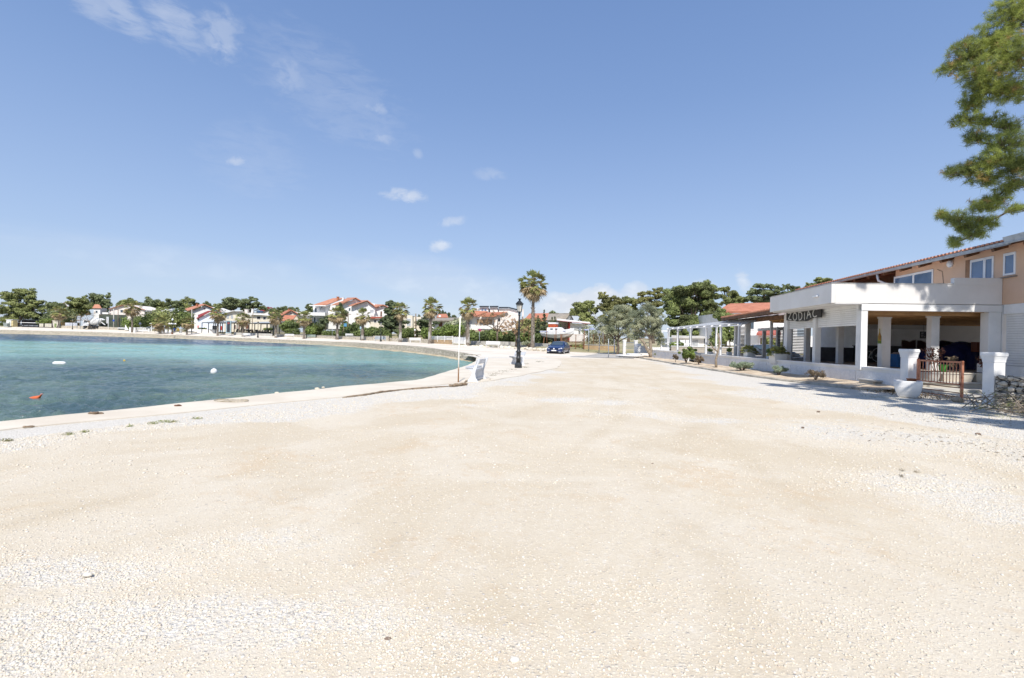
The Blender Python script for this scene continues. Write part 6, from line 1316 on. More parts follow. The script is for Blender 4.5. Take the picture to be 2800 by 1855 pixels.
MB().bar(lp_(1523, 877.2, -.95), lp_(1614, 886.3, -.95), .08, .07).build('roof_edge', M('dark_red_trim', (.30, .03, .04), .6), FH)
house('white house with a bright red hipped tile roof beside the restaurant', 58, 9, [[(1969, 945), (1969, 857), (2180, 857), (2180, 945)]], WHITE, [([(1962, 857, -.35), (2185, 857, -.35), (2170, 831, 4.5), (1996, 835.5, 4.5)], TILE), ([(1962, 857, -.35), (1996, 835.5, 4.5), (1966, 856, 10)], TILE)], [(1985, 1995, 862, 880), (2090, 2110, 915, 935), (2040, 2060, 880, 900)])
house('low white outbuilding with a dull red roof seen through the terrace posts', 54, 5, [[(2072, 962), (2072, 917), (2320, 921), (2320, 972)]], WHITE, [([(2068, 918, -.8), (2135, 918, -.8), (2132, 903, 3), (2080, 903, 3)], M('dull_red_roof', (.42, .12, .09), .8, .1, 3))], [(2078, 2098, 925, 950, BRW), (2106, 2124, 924, 950, M('ochre_wall_panel', (.42, .28, .13), .9))])
house('white shed behind the big broadleaf tree and the pergola', 62, 5, [[(1840, 955), (1840, 925), (1925, 926), (1925, 955)]], WHITE, [([(1836, 925.5, -.5), (1929, 926.5, -.5), (1929, 922, 5), (1836, 921, 5)], GREYWALL)], [(1856, 1866, 932, 948, DG), (1893, 1908, 930, 950, GSH)])
# ---------------------------------------------------------------- trees
# pines and broadleaved trees of the skyline (u, v = pixels of the survey, D = distance)
PG = 'pines on the skyline'
tree('pine_tree', 'huge layered pine at the far left edge, taller than all around it', 'pine tree', 52, 893, 212, [(48, 808, 32, 14), (70, 800, 22, 11), (25, 818, 26, 16), (85, 815, 18, 10), (20, 850, 30, 18), (55, 840, 32, 18), (88, 838, 24, 14), (40, 868, 34, 12), (105, 828, 18, 9), (78, 858, 26, 10), (12, 876, 22, 8), (112, 842, 12, 6), (90, 868, 22, 8), (118, 850, 12, 10)], 9000, .62, PINE, BARK, PG, .38, 12, .34, .45, seed=1)
tree('pine_tree', 'dark pine leaning over the kiosk, right of the huge layered pine', 'pine tree', 132, 893, 218, [(130, 845, 22, 14), (145, 862, 18, 14), (122, 868, 18, 12), (160, 835, 18, 8), (150, 880, 16, 8)], 3600, .6, PINE2, BARK, PG, .38, 11, .34, .5, seed=2)
tree('pine_tree', 'broad rounded pine behind the dead palm and the orange tower', 'pine tree', 214, 893, 226, [(215, 826, 26, 13), (200, 842, 22, 16), (232, 845, 22, 16), (215, 858, 26, 12), (190, 850, 12, 10), (185, 870, 14, 14)], 4600, .6, PINE, BARK, PG, .38, 12, .34, .55, seed=3)
tree('pine_tree', 'dark pine with an uneven top right of the orange tower', 'pine tree', 272, 890, 240, [(262, 818, 22, 12), (285, 830, 16, 14), (296, 812, 8, 8), (252, 835, 16, 12), (297, 838, 9, 16), (280, 850, 18, 12), (290, 862, 22, 8)], 4200, .6, PINE2, BARK, PG, .38, 12, .34, .6, seed=4)
for i, (u, v, w, h, lab) in enumerate([(345, 826, 18, 10, 'dark pine rising behind the dead topped palm'), (375, 834, 20, 11, 'low dark pine right of the dead topped palm'), (404, 826, 20, 12, 'taller dark pine with a pointed top in the far wood'), (434, 833, 18, 9, 'flat topped pine in the far wood left of the solar heater'), (463, 830, 15, 11, 'dark pine standing above the solar heater'), (488, 832, 14, 10, 'rounded pine between the solar heater and the big grey one'), (512, 826, 18, 14, 'greyish rounded tree left of the orange gable roof'), (534, 833, 10, 8, 'small grey tree touching the orange gable roof'), (566, 834, 11, 9, 'small dark pine poking up behind the orange gable roof'), (585, 840, 10, 6, 'lowest dark pine right of the orange gable roof'), (330, 836, 10, 8, 'small pine at the left end of the far wood')]):
    tree('pine_tree', lab, 'pine tree', u, 885, 262 + 3*i, [(u, v, w, h), (u - w*.5, v + h*1.2, w*.8, h), (u + w*.5, v + h*1.3, w*.8, h), (u, v + h*2.4, w*1.1, h)], 1900, .66, PINE2 if i % 3 else PINE, BARK, 'dark pines in the far wood', .4, 9, .36, .6, seed=20 + i)
tree('umbrella_pine', 'left one of the two umbrella pines, with a taller rounded crown', 'pine tree', 632, 890, 205, [(632, 824, 20, 9), (622, 834, 14, 10), (642, 838, 16, 9), (630, 846, 14, 7), (645, 826, 12, 8)], 3400, .5, PINE2, BARK, 'two umbrella pines', .38, 14, .32, .5, seed=41)
tree('umbrella_pine', 'right one of the two umbrella pines, with a wider layered crown', 'pine tree', 672, 890, 205, [(688, 820, 16, 7), (672, 828, 22, 8), (700, 834, 16, 8), (660, 838, 16, 8), (682, 842, 22, 8), (712, 843, 14, 7), (668, 850, 18, 5)], 4000, .5, PINE2, BARK, 'two umbrella pines', .38, 14, .32, .45, seed=42)
for i, (u, v, w, h, D, lab) in enumerate([(722, 847, 12, 9, 225, 'dark pine over the white house with the dark red roof'), (776, 846, 18, 8, 205, 'flat dark pine above the two stepped orange roofs'), (800, 846, 16, 6, 205, 'low dark pine behind the tiny attic window'), (604, 836, 14, 9, 230, 'pine top showing above the palm by the dark red roof'), (848, 846, 12, 11, 165, 'dark conifer against the left wall of the white villa'), (748, 852, 12, 8, 205, 'small pine between the dark red roof and the stepped orange roofs'), (1479 + 35, 858, 10, 4, 150, 'small round tree top peeking over the grey brown roof')]):
    tree('pine_tree', lab, 'pine tree', u, 885, D, [(u, v, w, h), (u - w*.5, v + h, w*.8, h), (u + w*.5, v + h*1.1, w*.7, h), (u, v + h*2.2, w, h)], 1500, .5, PINE2, BARK, PG, .4, 9, .36, .6, seed=60 + i)
for i, (u, v, w) in enumerate([(1202, 852, 4), (1210, 852, 3.2), (1218, 853, 3), (1227, 858, 5), (1240, 862, 7), (1146, 864, 5)]):
    tree('cypress', ['dark cypress nearest the tall palm', 'slim dark cypress, second from the tall palm', 'slim dark cypress, third from the tall palm', 'pointed cypress right of the satellite dish', 'flat topped small conifer left of the white pole top', 'small dark conifer top by the brown utility pole'][i], 'cypress', u, 890, 185, [(u, v + 4, w*.55, 6), (u, v + 12, w, 8), (u, v + 22, w*1.1, 9)], 700, .42, CYP, BARK, 'cypresses on the skyline', .4, 7, .4, .9, seed=80 + i)
tree('conifer_tree', 'tall dense dark conifer with a blunt top between the villa and the first tall palm', 'conifer', 1068, 926, 104, [(1066, 832, 13, 10), (1078, 836, 14, 10), (1062, 852, 16, 13), (1080, 856, 18, 12), (1058, 872, 17, 12), (1080, 876, 22, 12), (1062, 890, 22, 12), (1085, 896, 20, 12), (1106, 882, 14, 6), (1060, 906, 20, 8), (1090, 908, 20, 8), (1048, 882, 12, 7)], 9000, .34, CYP, BARK, None, .45, 12, .32, .5, seed=90)
tree('conifer_tree', 'dark spreading conifer with tiered branches left of the second tall palm', 'conifer', 1166, 928, 100, [(1166, 868, 10, 7), (1160, 880, 20, 6), (1172, 890, 20, 7), (1150, 888, 14, 5), (1165, 900, 22, 6), (1190, 884, 12, 4), (1152, 912, 14, 8)], 3200, .32, CYP, BARK, None, .45, 11, .3, .4, seed=91)
tree('broadleaf_tree', 'small dark garden tree in front of the white villa balcony', 'tree', 890, 912, 126, [(888, 880, 12, 9), (900, 872, 12, 9), (880, 890, 10, 7)], 1500, .36, CYP, BARK, None, .5, 10, .34, .7, seed=92)
tree('conifer_tree', 'narrow dark conifer rising between the villa and the broad palm', 'conifer', 934, 905, 122, [(930, 835, 4, 8), (934, 848, 8, 9), (938, 862, 13, 10), (932, 876, 15, 10), (946, 856, 8, 6)], 1800, .36, CYP, BARK, None, .45, 10, .34, .6, seed=93)
# shrubs and hedges along the promenade
HG = 'hedges and shrubs behind the promenade'
hedge('hedge', 'neatly clipped green hedge left of the palm by the grey green board', 'hedge', 781, 817, 900, 915, 137, 134, HEDGE, 1500, .22, HG, seed=1)
hedge('hedge', 'dark bushy shrubs above the clipped hedge', 'hedge', 772, 812, 880, 902, 143, 141, HEDGE, 1700, .3, HG, 4, seed=2, lump=.4)
hedge('hedge', 'bright green feathery shrub right of the palm by the grey green board', 'hedge', 838, 862, 893, 915, 131, 129, BUSH, 1200, .26, HG, 2.2, seed=3, lump=.35)
hedge('hedge', 'tall dark green shrubs under the white villa', 'hedge', 846, 884, 883, 914, 134, 130, HEDGE, 1700, .3, HG, 3, seed=4, lump=.4)
hedge('hedge', 'long low trimmed hedge along the stone wall below the villa', 'hedge', 884, 986, 905, 920, 124, 106, HEDGE, 3000, .22, HG, seed=5)
hedge('hedge', 'rounded dark green bushes beside the blue board and utility pole', 'hedge', 934, 986, 889, 908, 120, 110, HEDGE, 2200, .28, HG, 3, seed=6, lump=.4)
hedge('hedge', 'loose green hedge behind the grey board and the black street lamp', 'hedge', 992, 1062, 897, 922, 108, 101, HEDGE, 3200, .24, HG, 2, seed=7, lump=.25)
hedge('hedge', 'square clipped green hedge between the first tall palm and the globe lamp', 'hedge', 1096, 1136, 898.5, 924, 99, 96, HEDGE, 2400, .2, HG, 1.6, seed=8)
hedge('hedge', 'big orange tree hedge with yellow fruit behind the white fence', 'hedge', 1180, 1262, 895, 924, 92, 87, BUSH, 4200, .2, HG, 2.2, seed=9, lump=.3)
hedge('hedge', 'grey green feathery shrub rising behind the orange tree hedge', 'hedge', 1222, 1268, 876, 910, 95, 92, OLIVE, 1700, .24, HG, 3, seed=10, lump=.45)
hedge('hedge', 'yellow green shrub just left of the second tall palm', 'hedge', 1156, 1174, 901, 926, 93, 91, BUSH, 900, .2, HG, 1.6, seed=11, lump=.3)
hedge('hedge', 'dark mixed shrub right of the leaning palm, around the no parking sign', 'hedge', 1284, 1334, 908, 934, 82, 79, HEDGE, 2600, .2, HG, 1.8, seed=12, lump=.3)
hedge('hedge', 'green hedge behind the two seed covered trees', 'hedge', 1338, 1412, 907, 937, 79, 75, HEDGE, 3600, .2, HG, 1.8, seed=13, lump=.3)
hedge('hedge', 'loose green hedge between the street lamp and the tallest palm', 'hedge', 1414, 1490, 912, 942, 75, 70, HEDGE, 3400, .2, HG, 2, seed=14, lump=.3)
hedge('hedge', 'dark brown green thicket behind the tallest palm', 'hedge', 1425, 1500, 880, 925, 86, 82, PINEBR, 3600, .26, HG, 3, seed=15, lump=.4)
hedge('hedge', 'round green bush by the dead topped palm on the left', 'hedge', 338, 360, 873, 898, 184, 180, BUSH, 900, .34, HG, 3, seed=16, lump=.4)
hedge('hedge', 'long belt of green bushes behind the triangular sign', 'hedge', 362, 412, 868, 898, 186, 176, HEDGE, 2400, .36, HG, 4, seed=17, lump=.4)
hedge('hedge', 'olive green trees between the short palm and the branched street lamp', 'hedge', 412, 480, 858, 898, 184, 172, PINE, 3000, .4, HG, 5, seed=18, lump=.45)
hedge('hedge', 'bright green tree left of the short thick palms by the cafe', 'hedge', 468, 528, 848, 900, 178, 174, HEDGE, 3000, .4, HG, 5, seed=19, lump=.45)
hedge('hedge', 'low green hedge behind the kiosk at the far left', 'hedge', -20, 18, 882, 890, 205, 204, HEDGE, 700, .3, HG, 2, seed=20)
hedge('hedge', 'sunlit yellow green shrubs above the pale fence panels', 'hedge', 104, 142, 872, 884, 206, 204, BUSH, 900, .32, HG, 3, seed=21, lump=.4)
hedge('hedge', 'dark trees behind the pale fence panels and the dead palm', 'hedge', 98, 205, 852, 892, 214, 206, PINE2, 3200, .45, HG, 6, seed=22, lump=.4)
hedge('hedge', 'green planting in the cafe terrace behind the grey tables', 'hedge', 722, 745, 897, 904, 158, 157, HEDGE, 500, .24, HG, 1.6, seed=23)
hedge('hedge', 'low hedge seen behind the terrace posts and the concrete block wall', 'hedge', 1828, 1862, 939, 948, 50, 50, BUSH, 700, .12, HG, 1.0, seed=24)
hedge('hedge', 'yellow green shrubs behind the thick white pergola post', 'hedge', 1945, 2010, 905, 955, 52, 51, BROAD, 2200, .16, HG, 2, seed=25, lump=.4)
hedge('hedge', 'loose shrubs with bare stems seen through the columns under the sign', 'hedge', 2246, 2296, 912, 945, 44, 44, OLIVE, 900, .11, HG, 1.4, seed=26, lump=.4)
hedge('hedge', 'olive green shrubs around the ochre outbuilding wall', 'hedge', 2085, 2145, 930, 962, 48, 48, WEEDM, 900, .13, HG, 1.4, seed=27, lump=.4)
hedge('hedge', 'dry grey scrub behind the rusty wire fence', 'hedge', 1600, 1690, 902, 948, 72, 66, OLIVE, 2200, .16, HG, 2, seed=28, lump=.45)
hedge('hedge', 'bright yellow green grass bank behind the rusty gate', 'hedge', 1560, 1592, 944, 956, 70, 68, BUSH, 800, .16, HG, 1.5, seed=29)
# palms
PLG = 'fan palms along the promenade'
PX = [(163, 897, 832, 22, 200, 'palm with a brown dried crown beside the yellow wall'), (361, 908.5, 816, 25, 172, 'palm with a ragged half dead crown in front of the wide gable house'), (438, 911, 855, 26, 163, 'short thick palm with a bushy brown crown left of the branched street lamp'), (511, 912.5, 862, 19, 155, 'short palm with a drooping crown beside the yellow sign'),
      (595, 918.5, 832, 25, 146, 'palm in front of the dark red roofed house'), (664, 920.5, 850, 22, 137, 'palm in front of the cream building with arched windows'), (754, 923, 842, 23, 127, 'palm at the right end of the cafe terrace'), (831, 926, 847, 23, 117, 'palm with a drooping brown crown beside the grey green board'), (922, 928.5, 833, 28, 107, 'palm with a very broad dense crown in front of the villa'), (991, 930.5, 839, 25, 99, 'palm with a limewashed trunk left of the grey board'),
      (1094, 935.5, 822, 27, 88, 'tall palm in front of the dark blunt conifer'), (1175, 938, 808, 31, 80, 'tall palm standing left of the white fence'), (1279, 943.5, 810, 32, 72, 'palm with a dark trunk beside the white slatted gate')]
for i, (u, vb, vt, rw, D, lab) in enumerate(PX):
    k = D/F; b = at(u, vb, D); H = (vb - vt)*k; R_ = rw*k*1.10; r0 = random.Random(i*7 + 1)
    fresh = i in (10, 11, 12)
    palm(lab, PLG, H - R_*.86, R_, .225 if i not in (2,) else .36, 100 + i, 30 if fresh else 22, 34 if fresh else 52, .22 if not fresh else .30, (-82, -30) if fresh else (-80, -8), (r0.uniform(-.03, .03), 0), base=b)
k = 62/F
palm('tallest fan palm with a diamond patterned trunk, standing behind the street lamp and car', PLG, (953 - 738)*k - 1.75, 2.2, .205, 200, 34, 70, .22, (-82, -8), (-.012, 0), base=at(1456, 953, 62))
# bare trees hung with tan seed bunches
def seedtree(label, u0, v0, D, lob, seed, n):
    base, bl = px_blobs(u0, v0, D, lob, .9, seed); r = thing('seed_tree', base, label, 'tree', 'bare trees hung with tan seeds'); rr = random.Random(seed); mb = MB(); C = []
    fork = Vector((0, 0, (v0 - lob[0][1])*D/F*.42))
    mb.tube([(0, 0, -.4), (.03, 0, fork.z*.5), fork], [.17, .14, .11], 8)
    for b in bl:
        c = Vector(b[:3]); m_ = fork.lerp(c, .5) + Vector((0, 0, .2)); mb.tube([fork, m_, c], [.085, .055, .03], 6)
        for k_ in range(9):
            d = Vector((rr.gauss(0, 1), rr.gauss(0, 1), rr.gauss(.25, 1))).normalized(); e = c + Vector((d.x*b[3], d.y*b[4], d.z*b[5])); s_ = m_.lerp(c, rr.uniform(.3, 1)); mm = s_.lerp(e, .5) + Vector((0, 0, -.05)); mb.tube([s_, mm, e], [.022, .015, .008], 4)
            for t in (.55, .8, 1.0):
                if rr.random() < .9: q = mm.lerp(e, t); C.append((q.x, q.y, q.z - .08, .12, .12, .15))
    mb.build('branches', BARK, r, smooth=True); V, Fq = leaves(C, n, .07, .5, seed, .0); np_mesh('seed_bunches', V, Fq, SEED, r)
seedtree('bare tree hung with tan seeds behind the right end of the white promenade bench', 1359, 940, 73, [(1362, 862, 18, 14), (1330, 872, 24, 14), (1380, 875, 22, 16), (1318, 886, 18, 12), (1350, 890, 24, 12), (1392, 895, 18, 12), (1370, 905, 16, 8)], 1, 2600)
seedtree('bare tree hung with tan seeds directly left of the black street lamp', 1411, 948, 69, [(1410, 878, 20, 14), (1392, 888, 18, 14), (1430, 886, 20, 16), (1416, 900, 22, 12), (1440, 905, 14, 12), (1398, 908, 14, 8)], 2, 1900)
bush('grey_shrub', 'grey green rounded shrub at the foot of the tree left of the tallest palm', 'bush', 1440, 949, 64, 1.5, .8, OLIVE, 600, .08, None, 30)
bush('brown_scrub', 'heap of dry reddish brown scrub left of the tallest palm foot', 'bush', 1452, 951, 63, 1.0, .5, DRYLEAF, 350, .07, None, 31)
# conifers around the boat
for i, (u, v0, vt, w, D, lab) in enumerate([(1488, 945, 846, 12, 76, 'tallest pointed conifer, between the tallest palm and the boat'), (1471, 945, 862, 12, 77, 'dark conifer immediately right of the tallest palm trunk'), (1510, 945, 866, 12, 74, 'conifer with a thin leading shoot behind the boat'), (1517, 945, 865, 11, 75, 'conifer standing right behind the boat cabin'), (1533, 945, 885, 12, 76, 'low conifer at the right end of the boat')]):
    h = v0 - vt; tree('conifer_tree', lab, 'conifer', u, v0, D, [(u, vt + h*.07, w*.10, h*.06), (u, vt + h*.17, w*.28, h*.06), (u + 1, vt + h*.28, w*.55, h*.07), (u - 1, vt + h*.40, w*.75, h*.07), (u + 1, vt + h*.53, w*.95, h*.08), (u, vt + h*.67, w*1.05, h*.09), (u, vt + h*.82, w, h*.1)], 2300, .15, CYP, BARK, 'conifers around the stored boat', .3, 11, .32, .7, rt=.1, seed=120 + i)
# right hand side: pines, the big broadleaved tree, olives
tree('pine_tree', 'bushy green pine right behind the flat roofed white house', 'pine tree', 1600, 930, 92, [(1588, 842, 22, 14), (1610, 838, 18, 12), (1572, 858, 16, 10), (1605, 862, 24, 14), (1624, 852, 12, 12), (1615, 880, 20, 14), (1595, 880, 14, 8), (1628, 885, 12, 12)], 6000, .3, PINE, BARK, PG, .4, 12, .33, .65, seed=130)
tree('pine_tree', 'tall bronze green pine with a ragged top left of the olives', 'pine tree', 1668, 935, 90, [(1648, 812, 16, 12), (1660, 828, 24, 14), (1684, 826, 18, 12), (1645, 845, 14, 12), (1672, 850, 26, 16), (1690, 858, 14, 16), (1650, 875, 16, 16), (1670, 890, 20, 16)], 6500, .3, PINEBR, BARK, PG, .4, 12, .33, .6, seed=131)
tree('pine_tree', 'green pine with a level top behind the olives', 'pine tree', 1718, 935, 94, [(1715, 822, 22, 10), (1735, 830, 16, 12), (1705, 840, 22, 14), (1730, 850, 18, 16), (1712, 870, 22, 16)], 4500, .3, PINE, BARK, PG, .4, 12, .33, .6, seed=132)
tree('pine_tree', 'pine with separate foliage tufts rising highest behind the olives', 'pine tree', 1786, 940, 92, [(1757, 805, 12, 7), (1776, 802, 14, 7), (1800, 796, 14, 9), (1768, 818, 26, 8), (1800, 812, 20, 9), (1788, 832, 30, 10), (1745, 826, 14, 6), (1800, 855, 16, 14)], 4300, .28, PINEBR, BARK, PG, .4, 12, .32, .45, seed=133)
tree('broadleaf_tree', 'big dense broadleaved tree with a rounded crown behind the pergola', 'tree', 1900, 965, 66, [(1890, 795, 50, 22), (1925, 790, 30, 18), (1850, 812, 36, 24), (1935, 815, 32, 24), (1845, 850, 34, 26), (1890, 840, 52, 30), (1940, 850, 32, 28), (1862, 885, 36, 24), (1905, 885, 44, 26), (1945, 888, 26, 20), (1830, 880, 16, 14), (1880, 915, 40, 14), (1920, 918, 34, 14), (1848, 912, 20, 14)], 26000, .19, BROAD, BARK, None, .6, 16, .27, .7, rt=.34, seed=134)
tree('broadleaf_tree', 'lower brownish green tree right of the big broadleaved one', 'tree', 1985, 960, 53, [(1975, 870, 22, 20), (1992, 890, 20, 18), (1968, 905, 22, 16), (1990, 920, 18, 14), (2002, 872, 16, 12), (1990, 868, 14, 10)], 4200, .2, BROAD, BARK, None, .55, 12, .32, .7, seed=135)
tree('pine_tree', 'open crowned pine between the big tree and the red hipped roof', 'pine tree', 1995, 945, 84, [(1978, 792, 14, 6), (1992, 790, 8, 5), (2000, 805, 22, 9), (1976, 812, 14, 7), (2012, 818, 22, 10), (1990, 828, 24, 10), (2030, 826, 14, 9)], 3800, .26, PINE, BARK, PG, .4, 12, .32, .5, seed=136)
tree('pine_tree', 'wide dark pine above the red hipped roof', 'pine tree', 2090, 945, 82, [(2082, 784, 22, 8), (2110, 786, 16, 8), (2065, 800, 22, 10), (2100, 802, 30, 10), (2135, 792, 14, 7), (2060, 818, 22, 10), (2100, 820, 36, 10), (2140, 806, 22, 8), (2150, 818, 22, 10)], 6500, .26, PINE2, BARK, PG, .4, 12, .32, .5, seed=137)
tree('pine_tree', 'pine further back with a pointed tuft left of the balcony', 'pine tree', 2160, 945, 96, [(2150, 786, 16, 7), (2172, 792, 16, 6), (2165, 805, 24, 9), (2190, 800, 12, 5), (2180, 815, 20, 8)], 3000, .28, PINE2, BARK, PG, .4, 11, .33, .5, seed=138)
tree('pine_tree', 'pine showing over the restaurant roof edge', 'pine tree', 2235, 945, 76, [(2215, 780, 13, 6), (2210, 790, 16, 5), (2248, 768, 22, 8), (2262, 776, 22, 9), (2235, 784, 20, 8), (2250, 800, 22, 9)], 2800, .24, PINE, BARK, PG, .4, 11, .33, .5, seed=139)
b_ = at(1650, 905, 60)
r = tree('olive_tree', 'olive tree with a dark twisted trunk, the left one of the two', 'olive tree', 1687, 968, 57, [(1700, 845, 26, 14), (1672, 862, 26, 16), (1715, 866, 30, 18), (1655, 882, 22, 16), (1690, 886, 34, 20), (1732, 890, 26, 18), (1665, 905, 24, 14), (1700, 912, 30, 14), (1740, 912, 16, 14), (1650, 898, 14, 10)], 13000, .105, OLIVE, BARK, 'olive trees by the kerb', .28, 15, .28, .75, rt=.15, seed=140, trunk_to=(1692, 905))
r = tree('olive_tree', 'olive tree with a pale forked trunk standing by the low wall', 'olive tree', 1782, 979, 48.5, [(1768, 848, 30, 16), (1745, 868, 26, 18), (1792, 864, 26, 16), (1770, 884, 34, 20), (1802, 888, 20, 18), (1742, 900, 24, 18), (1785, 908, 28, 16), (1800, 920, 16, 18), (1752, 918, 22, 12), (1808, 935, 12, 16), (1730, 925, 14, 8)], 13000, .095, OLIVE, OLIVEBARK, 'olive trees by the kerb', .28, 15, .28, .75, rt=.12, seed=141, trunk_to=(1778, 905))
k = 48.5/F; Q = lambda u, v: ((u - 1782)*k, 0, (979 - v)*k)
MB().tube([Q(1783, 982), Q(1778, 968), Q(1766, 950), Q(1760, 938), Q(1752, 930), Q(1738, 918)], [.24, .19, .15, .13, .10, .06], 9).tube([Q(1783, 984), Q(1784, 972), Q(1778, 950), Q(1776, 930), Q(1773, 910), Q(1768, 885)], [.22, .18, .14, .11, .09, .05], 9).build('forked_stem', OLIVEBARK, r, smooth=True)
ds = thing('dead_branches', at(1640, 905, 66), 'bare pale dead branches sticking out left of the olive crown', 'dead tree'); k = 66/F; Q = lambda u, v: ((u - 1640)*k, 0, (905 - v)*k)
MB().tube([Q(1650, 940), Q(1648, 900), Q(1637, 875), Q(1618, 852)], [.10, .08, .06, .03], 6).tube([Q(1641, 884), Q(1630, 872), Q(1612, 860)], [.05, .04, .02], 6).tube([Q(1645, 890), Q(1634, 878), Q(1622, 872)], [.04, .03, .02], 6).build('branches', LIME, ds, smooth=True)
# ---------------------------------------------------------------- promenade furniture, walls, signs, boat, lorry
def wallpx(name, label, cat, pts, th, mat, group=None, capmat=None, bury=.5):
    """pts: (u, vtop, vbot, D) along the foot of a low wall"""
    base = at(pts[0][0], pts[0][2], pts[0][3]); r = thing(name, base, label, cat, group); secs = []
    for u, vt, vb, D in pts:
        a, t = at(u, vb, D) - base, at(u, vt, D) - base; z0, z1 = a.z - bury, t.z
        secs.append([(a.x, a.y, z0), (a.x, a.y + th, z0), (a.x, a.y + th, z1), (a.x, a.y, z1)])
    MB().loft(secs).build('wall_body', mat, r)
    if capmat: MB().loft([[(s[3][0], s[3][1] - .05, s[3][2] + .002), (s[2][0], s[2][1] + .05, s[2][2] + .002), (s[2][0], s[2][1] + .05, s[2][2] + .08), (s[3][0], s[3][1] - .05, s[3][2] + .08)] for s in secs]).build('coping', capmat, r)
    return r
WG = 'low walls behind the promenade'
wallpx('stone_wall', 'low pale stone wall between the cafe terrace and the grey green board', 'stone wall', [(757, 914.5, 920.5, 131), (800, 916, 922, 127), (836, 917, 923.5, 123)], .4, STONE, WG, CONC)
wallpx('stone_wall', 'long low stone wall along the hedges below the white villa', 'stone wall', [(866, 918, 925, 119), (930, 920.5, 927.5, 109), (1020, 922, 930, 98)], .4, STONE, WG, CONC)
wallpx('stone_wall', 'low stone wall behind the palms between the grey board and the white fence', 'stone wall', [(1062, 924, 931.5, 96), (1120, 926, 934, 90), (1178, 928, 937, 84)], .4, STONE, WG)
wallpx('stone_wall', 'orange stained stone wall carrying the white fence', 'stone wall', [(1178, 929, 937.5, 83), (1236, 930.5, 938.5, 77)], .4, M('rusty_stone', (.48, .34, .20), .9, .2, 2, .6, 10, c2=(.34, .25, .17)), WG)
wallpx('concrete_wall', 'long grey concrete wall under the hedges behind the second far bench', 'wall', [(1287, 932.5, 941, 76), (1360, 934, 943, 72), (1424, 936, 945, 69), (1490, 939.5, 950, 66), (1530, 941, 952, 64)], .25, CONC, WG)
wallpx('ochre_wall', 'ochre stained block wall under the rusty wire fence', 'wall', [(1594, 944, 956.5, 66), (1640, 945, 958, 65), (1684, 946, 959.5, 64)], .25, OCHREWALL, WG, CONC)
wallpx('stone_pillar_wall', 'pale stone block holding the grey board on the promenade', 'stone wall', [(1020, 918.5, 930, 97), (1063, 919, 931.5, 95)], .5, STONE, WG)
wallpx('garden_wall', 'pale grey wall at the right side of the cafe terrace', 'wall', [(640, 909.5, 915, 146), (690, 911.5, 917, 141), (744, 913, 919, 134)], .3, CONC, WG)
# rough stones edging the bed by the far bench
iv, if_ = icosa(); rs = np.random.default_rng(31); Vs, Fs = [], []; b0_ = at(1262, 952, 68)
for i in range(85):
    t = rs.random(); u = 1258 + 204*t; D = 71 - 8.5*t + rs.uniform(-.3, .3); p = at(u, 949.5 + 5*t + rs.uniform(-3.2, 1.0), D) - b0_; s = rs.uniform(.14, .34)
    Vs.append(iv*np.array([1.25, .9, .75])*s*(1 + rs.uniform(-.22, .22, (12, 1))) + np.array(p)); Fs.append(if_ + 12*i)
o = np_mesh('stone_edging', np.vstack(Vs), np.vstack(Fs), PEB); o.location = b0_; tag(o, 'row of rough pale stones edging the bed behind the slatted far bench', 'stone edging')
Vs, Fs = [], []; b0_ = at(1450, 957, 61)
for i in range(60):
    t = rs.random(); p = at(1443 + 52*t, 954 + 3*t + rs.uniform(-1.5, 4.5), 60.5 - 2.5*t) - b0_; s = rs.uniform(.12, .27)
    Vs.append(iv*np.array([1.25, .9, .75])*s*(1 + rs.uniform(-.22, .22, (12, 1))) + np.array(p)); Fs.append(if_ + 12*i)
o = np_mesh('stone_edging', np.vstack(Vs), np.vstack(Fs), PEB); o.location = b0_; tag(o, 'low pile of pale stones at the tallest palm, left of the blue car', 'stone edging')
# raised bed of the tallest palm
mb = MB(); p0, p1, p2, p3 = at(1443, 957, 61.5), at(1496, 961, 58.5), at(1540, 954, 64), at(1470, 951, 66)
mb.prism([p0 - Vector((0, 0, .6)), p1 - Vector((0, 0, .6)), p2 - Vector((0, 0, .6)), p3 - Vector((0, 0, .6))], (0, 0, .75)); tag(mb.build('palm_bed', LAND), kind='structure')
# slatted white benches on the promenade
def parkbench(base, label, rz, sc=1.0):
    r = thing('park_bench', base, label, 'bench', 'white slatted benches on the promenade', rz, sc)
    for x in (-.85, .85):
        MB().bx(x - .03, x + .03, -.30, -.24, 0, .43).bx(x - .03, x + .03, .20, .26, 0, .88).bx(x - .03, x + .03, -.24, .20, .37, .43).build('leg', WHITE2, r)
    mb = MB()
    for k in range(4): mb.bx(-.98, .98, -.32 + k*.135, -.22 + k*.135, .432, .465)
    mb.build('seat', WHITE2, r); mb = MB()
    for k in range(3): mb.bx(-.98, .98, .175, .198, .55 + k*.125, .64 + k*.125)
    mb.build('backrest', WHITE2, r); return r
pb0 = None
for u, v, D, rz, sc, lab in [(1347, 952, 66.5, -12, 1.0, 'white slatted bench standing in front of the rough stone edging'), (1135, 938, 85, 18, .98, 'white slatted bench between the two tall palms'), (958, 924.5, 108, 30, 1.05, 'white bench beside the broad crowned palm and utility pole'), (792, 924, 121, 36, 1.05, 'white bench right of the cafe terrace'),
                          (399, 909.5, 169, 36, 1.1, 'white bench right of the palm with the ragged crown'), (332, 903.5, 176, 36, 1.1, 'white bench left of the palm with the ragged crown'), (674, 921, 135, 36, 1.0, 'grey looking bench beside the palm at the cafe')]:
    if pb0 is None: pb0 = parkbench(at(u, v, D), lab, R(rz), sc)
    else: copy_tree(pb0, lab, at(u, v, D), R(rz), sc)
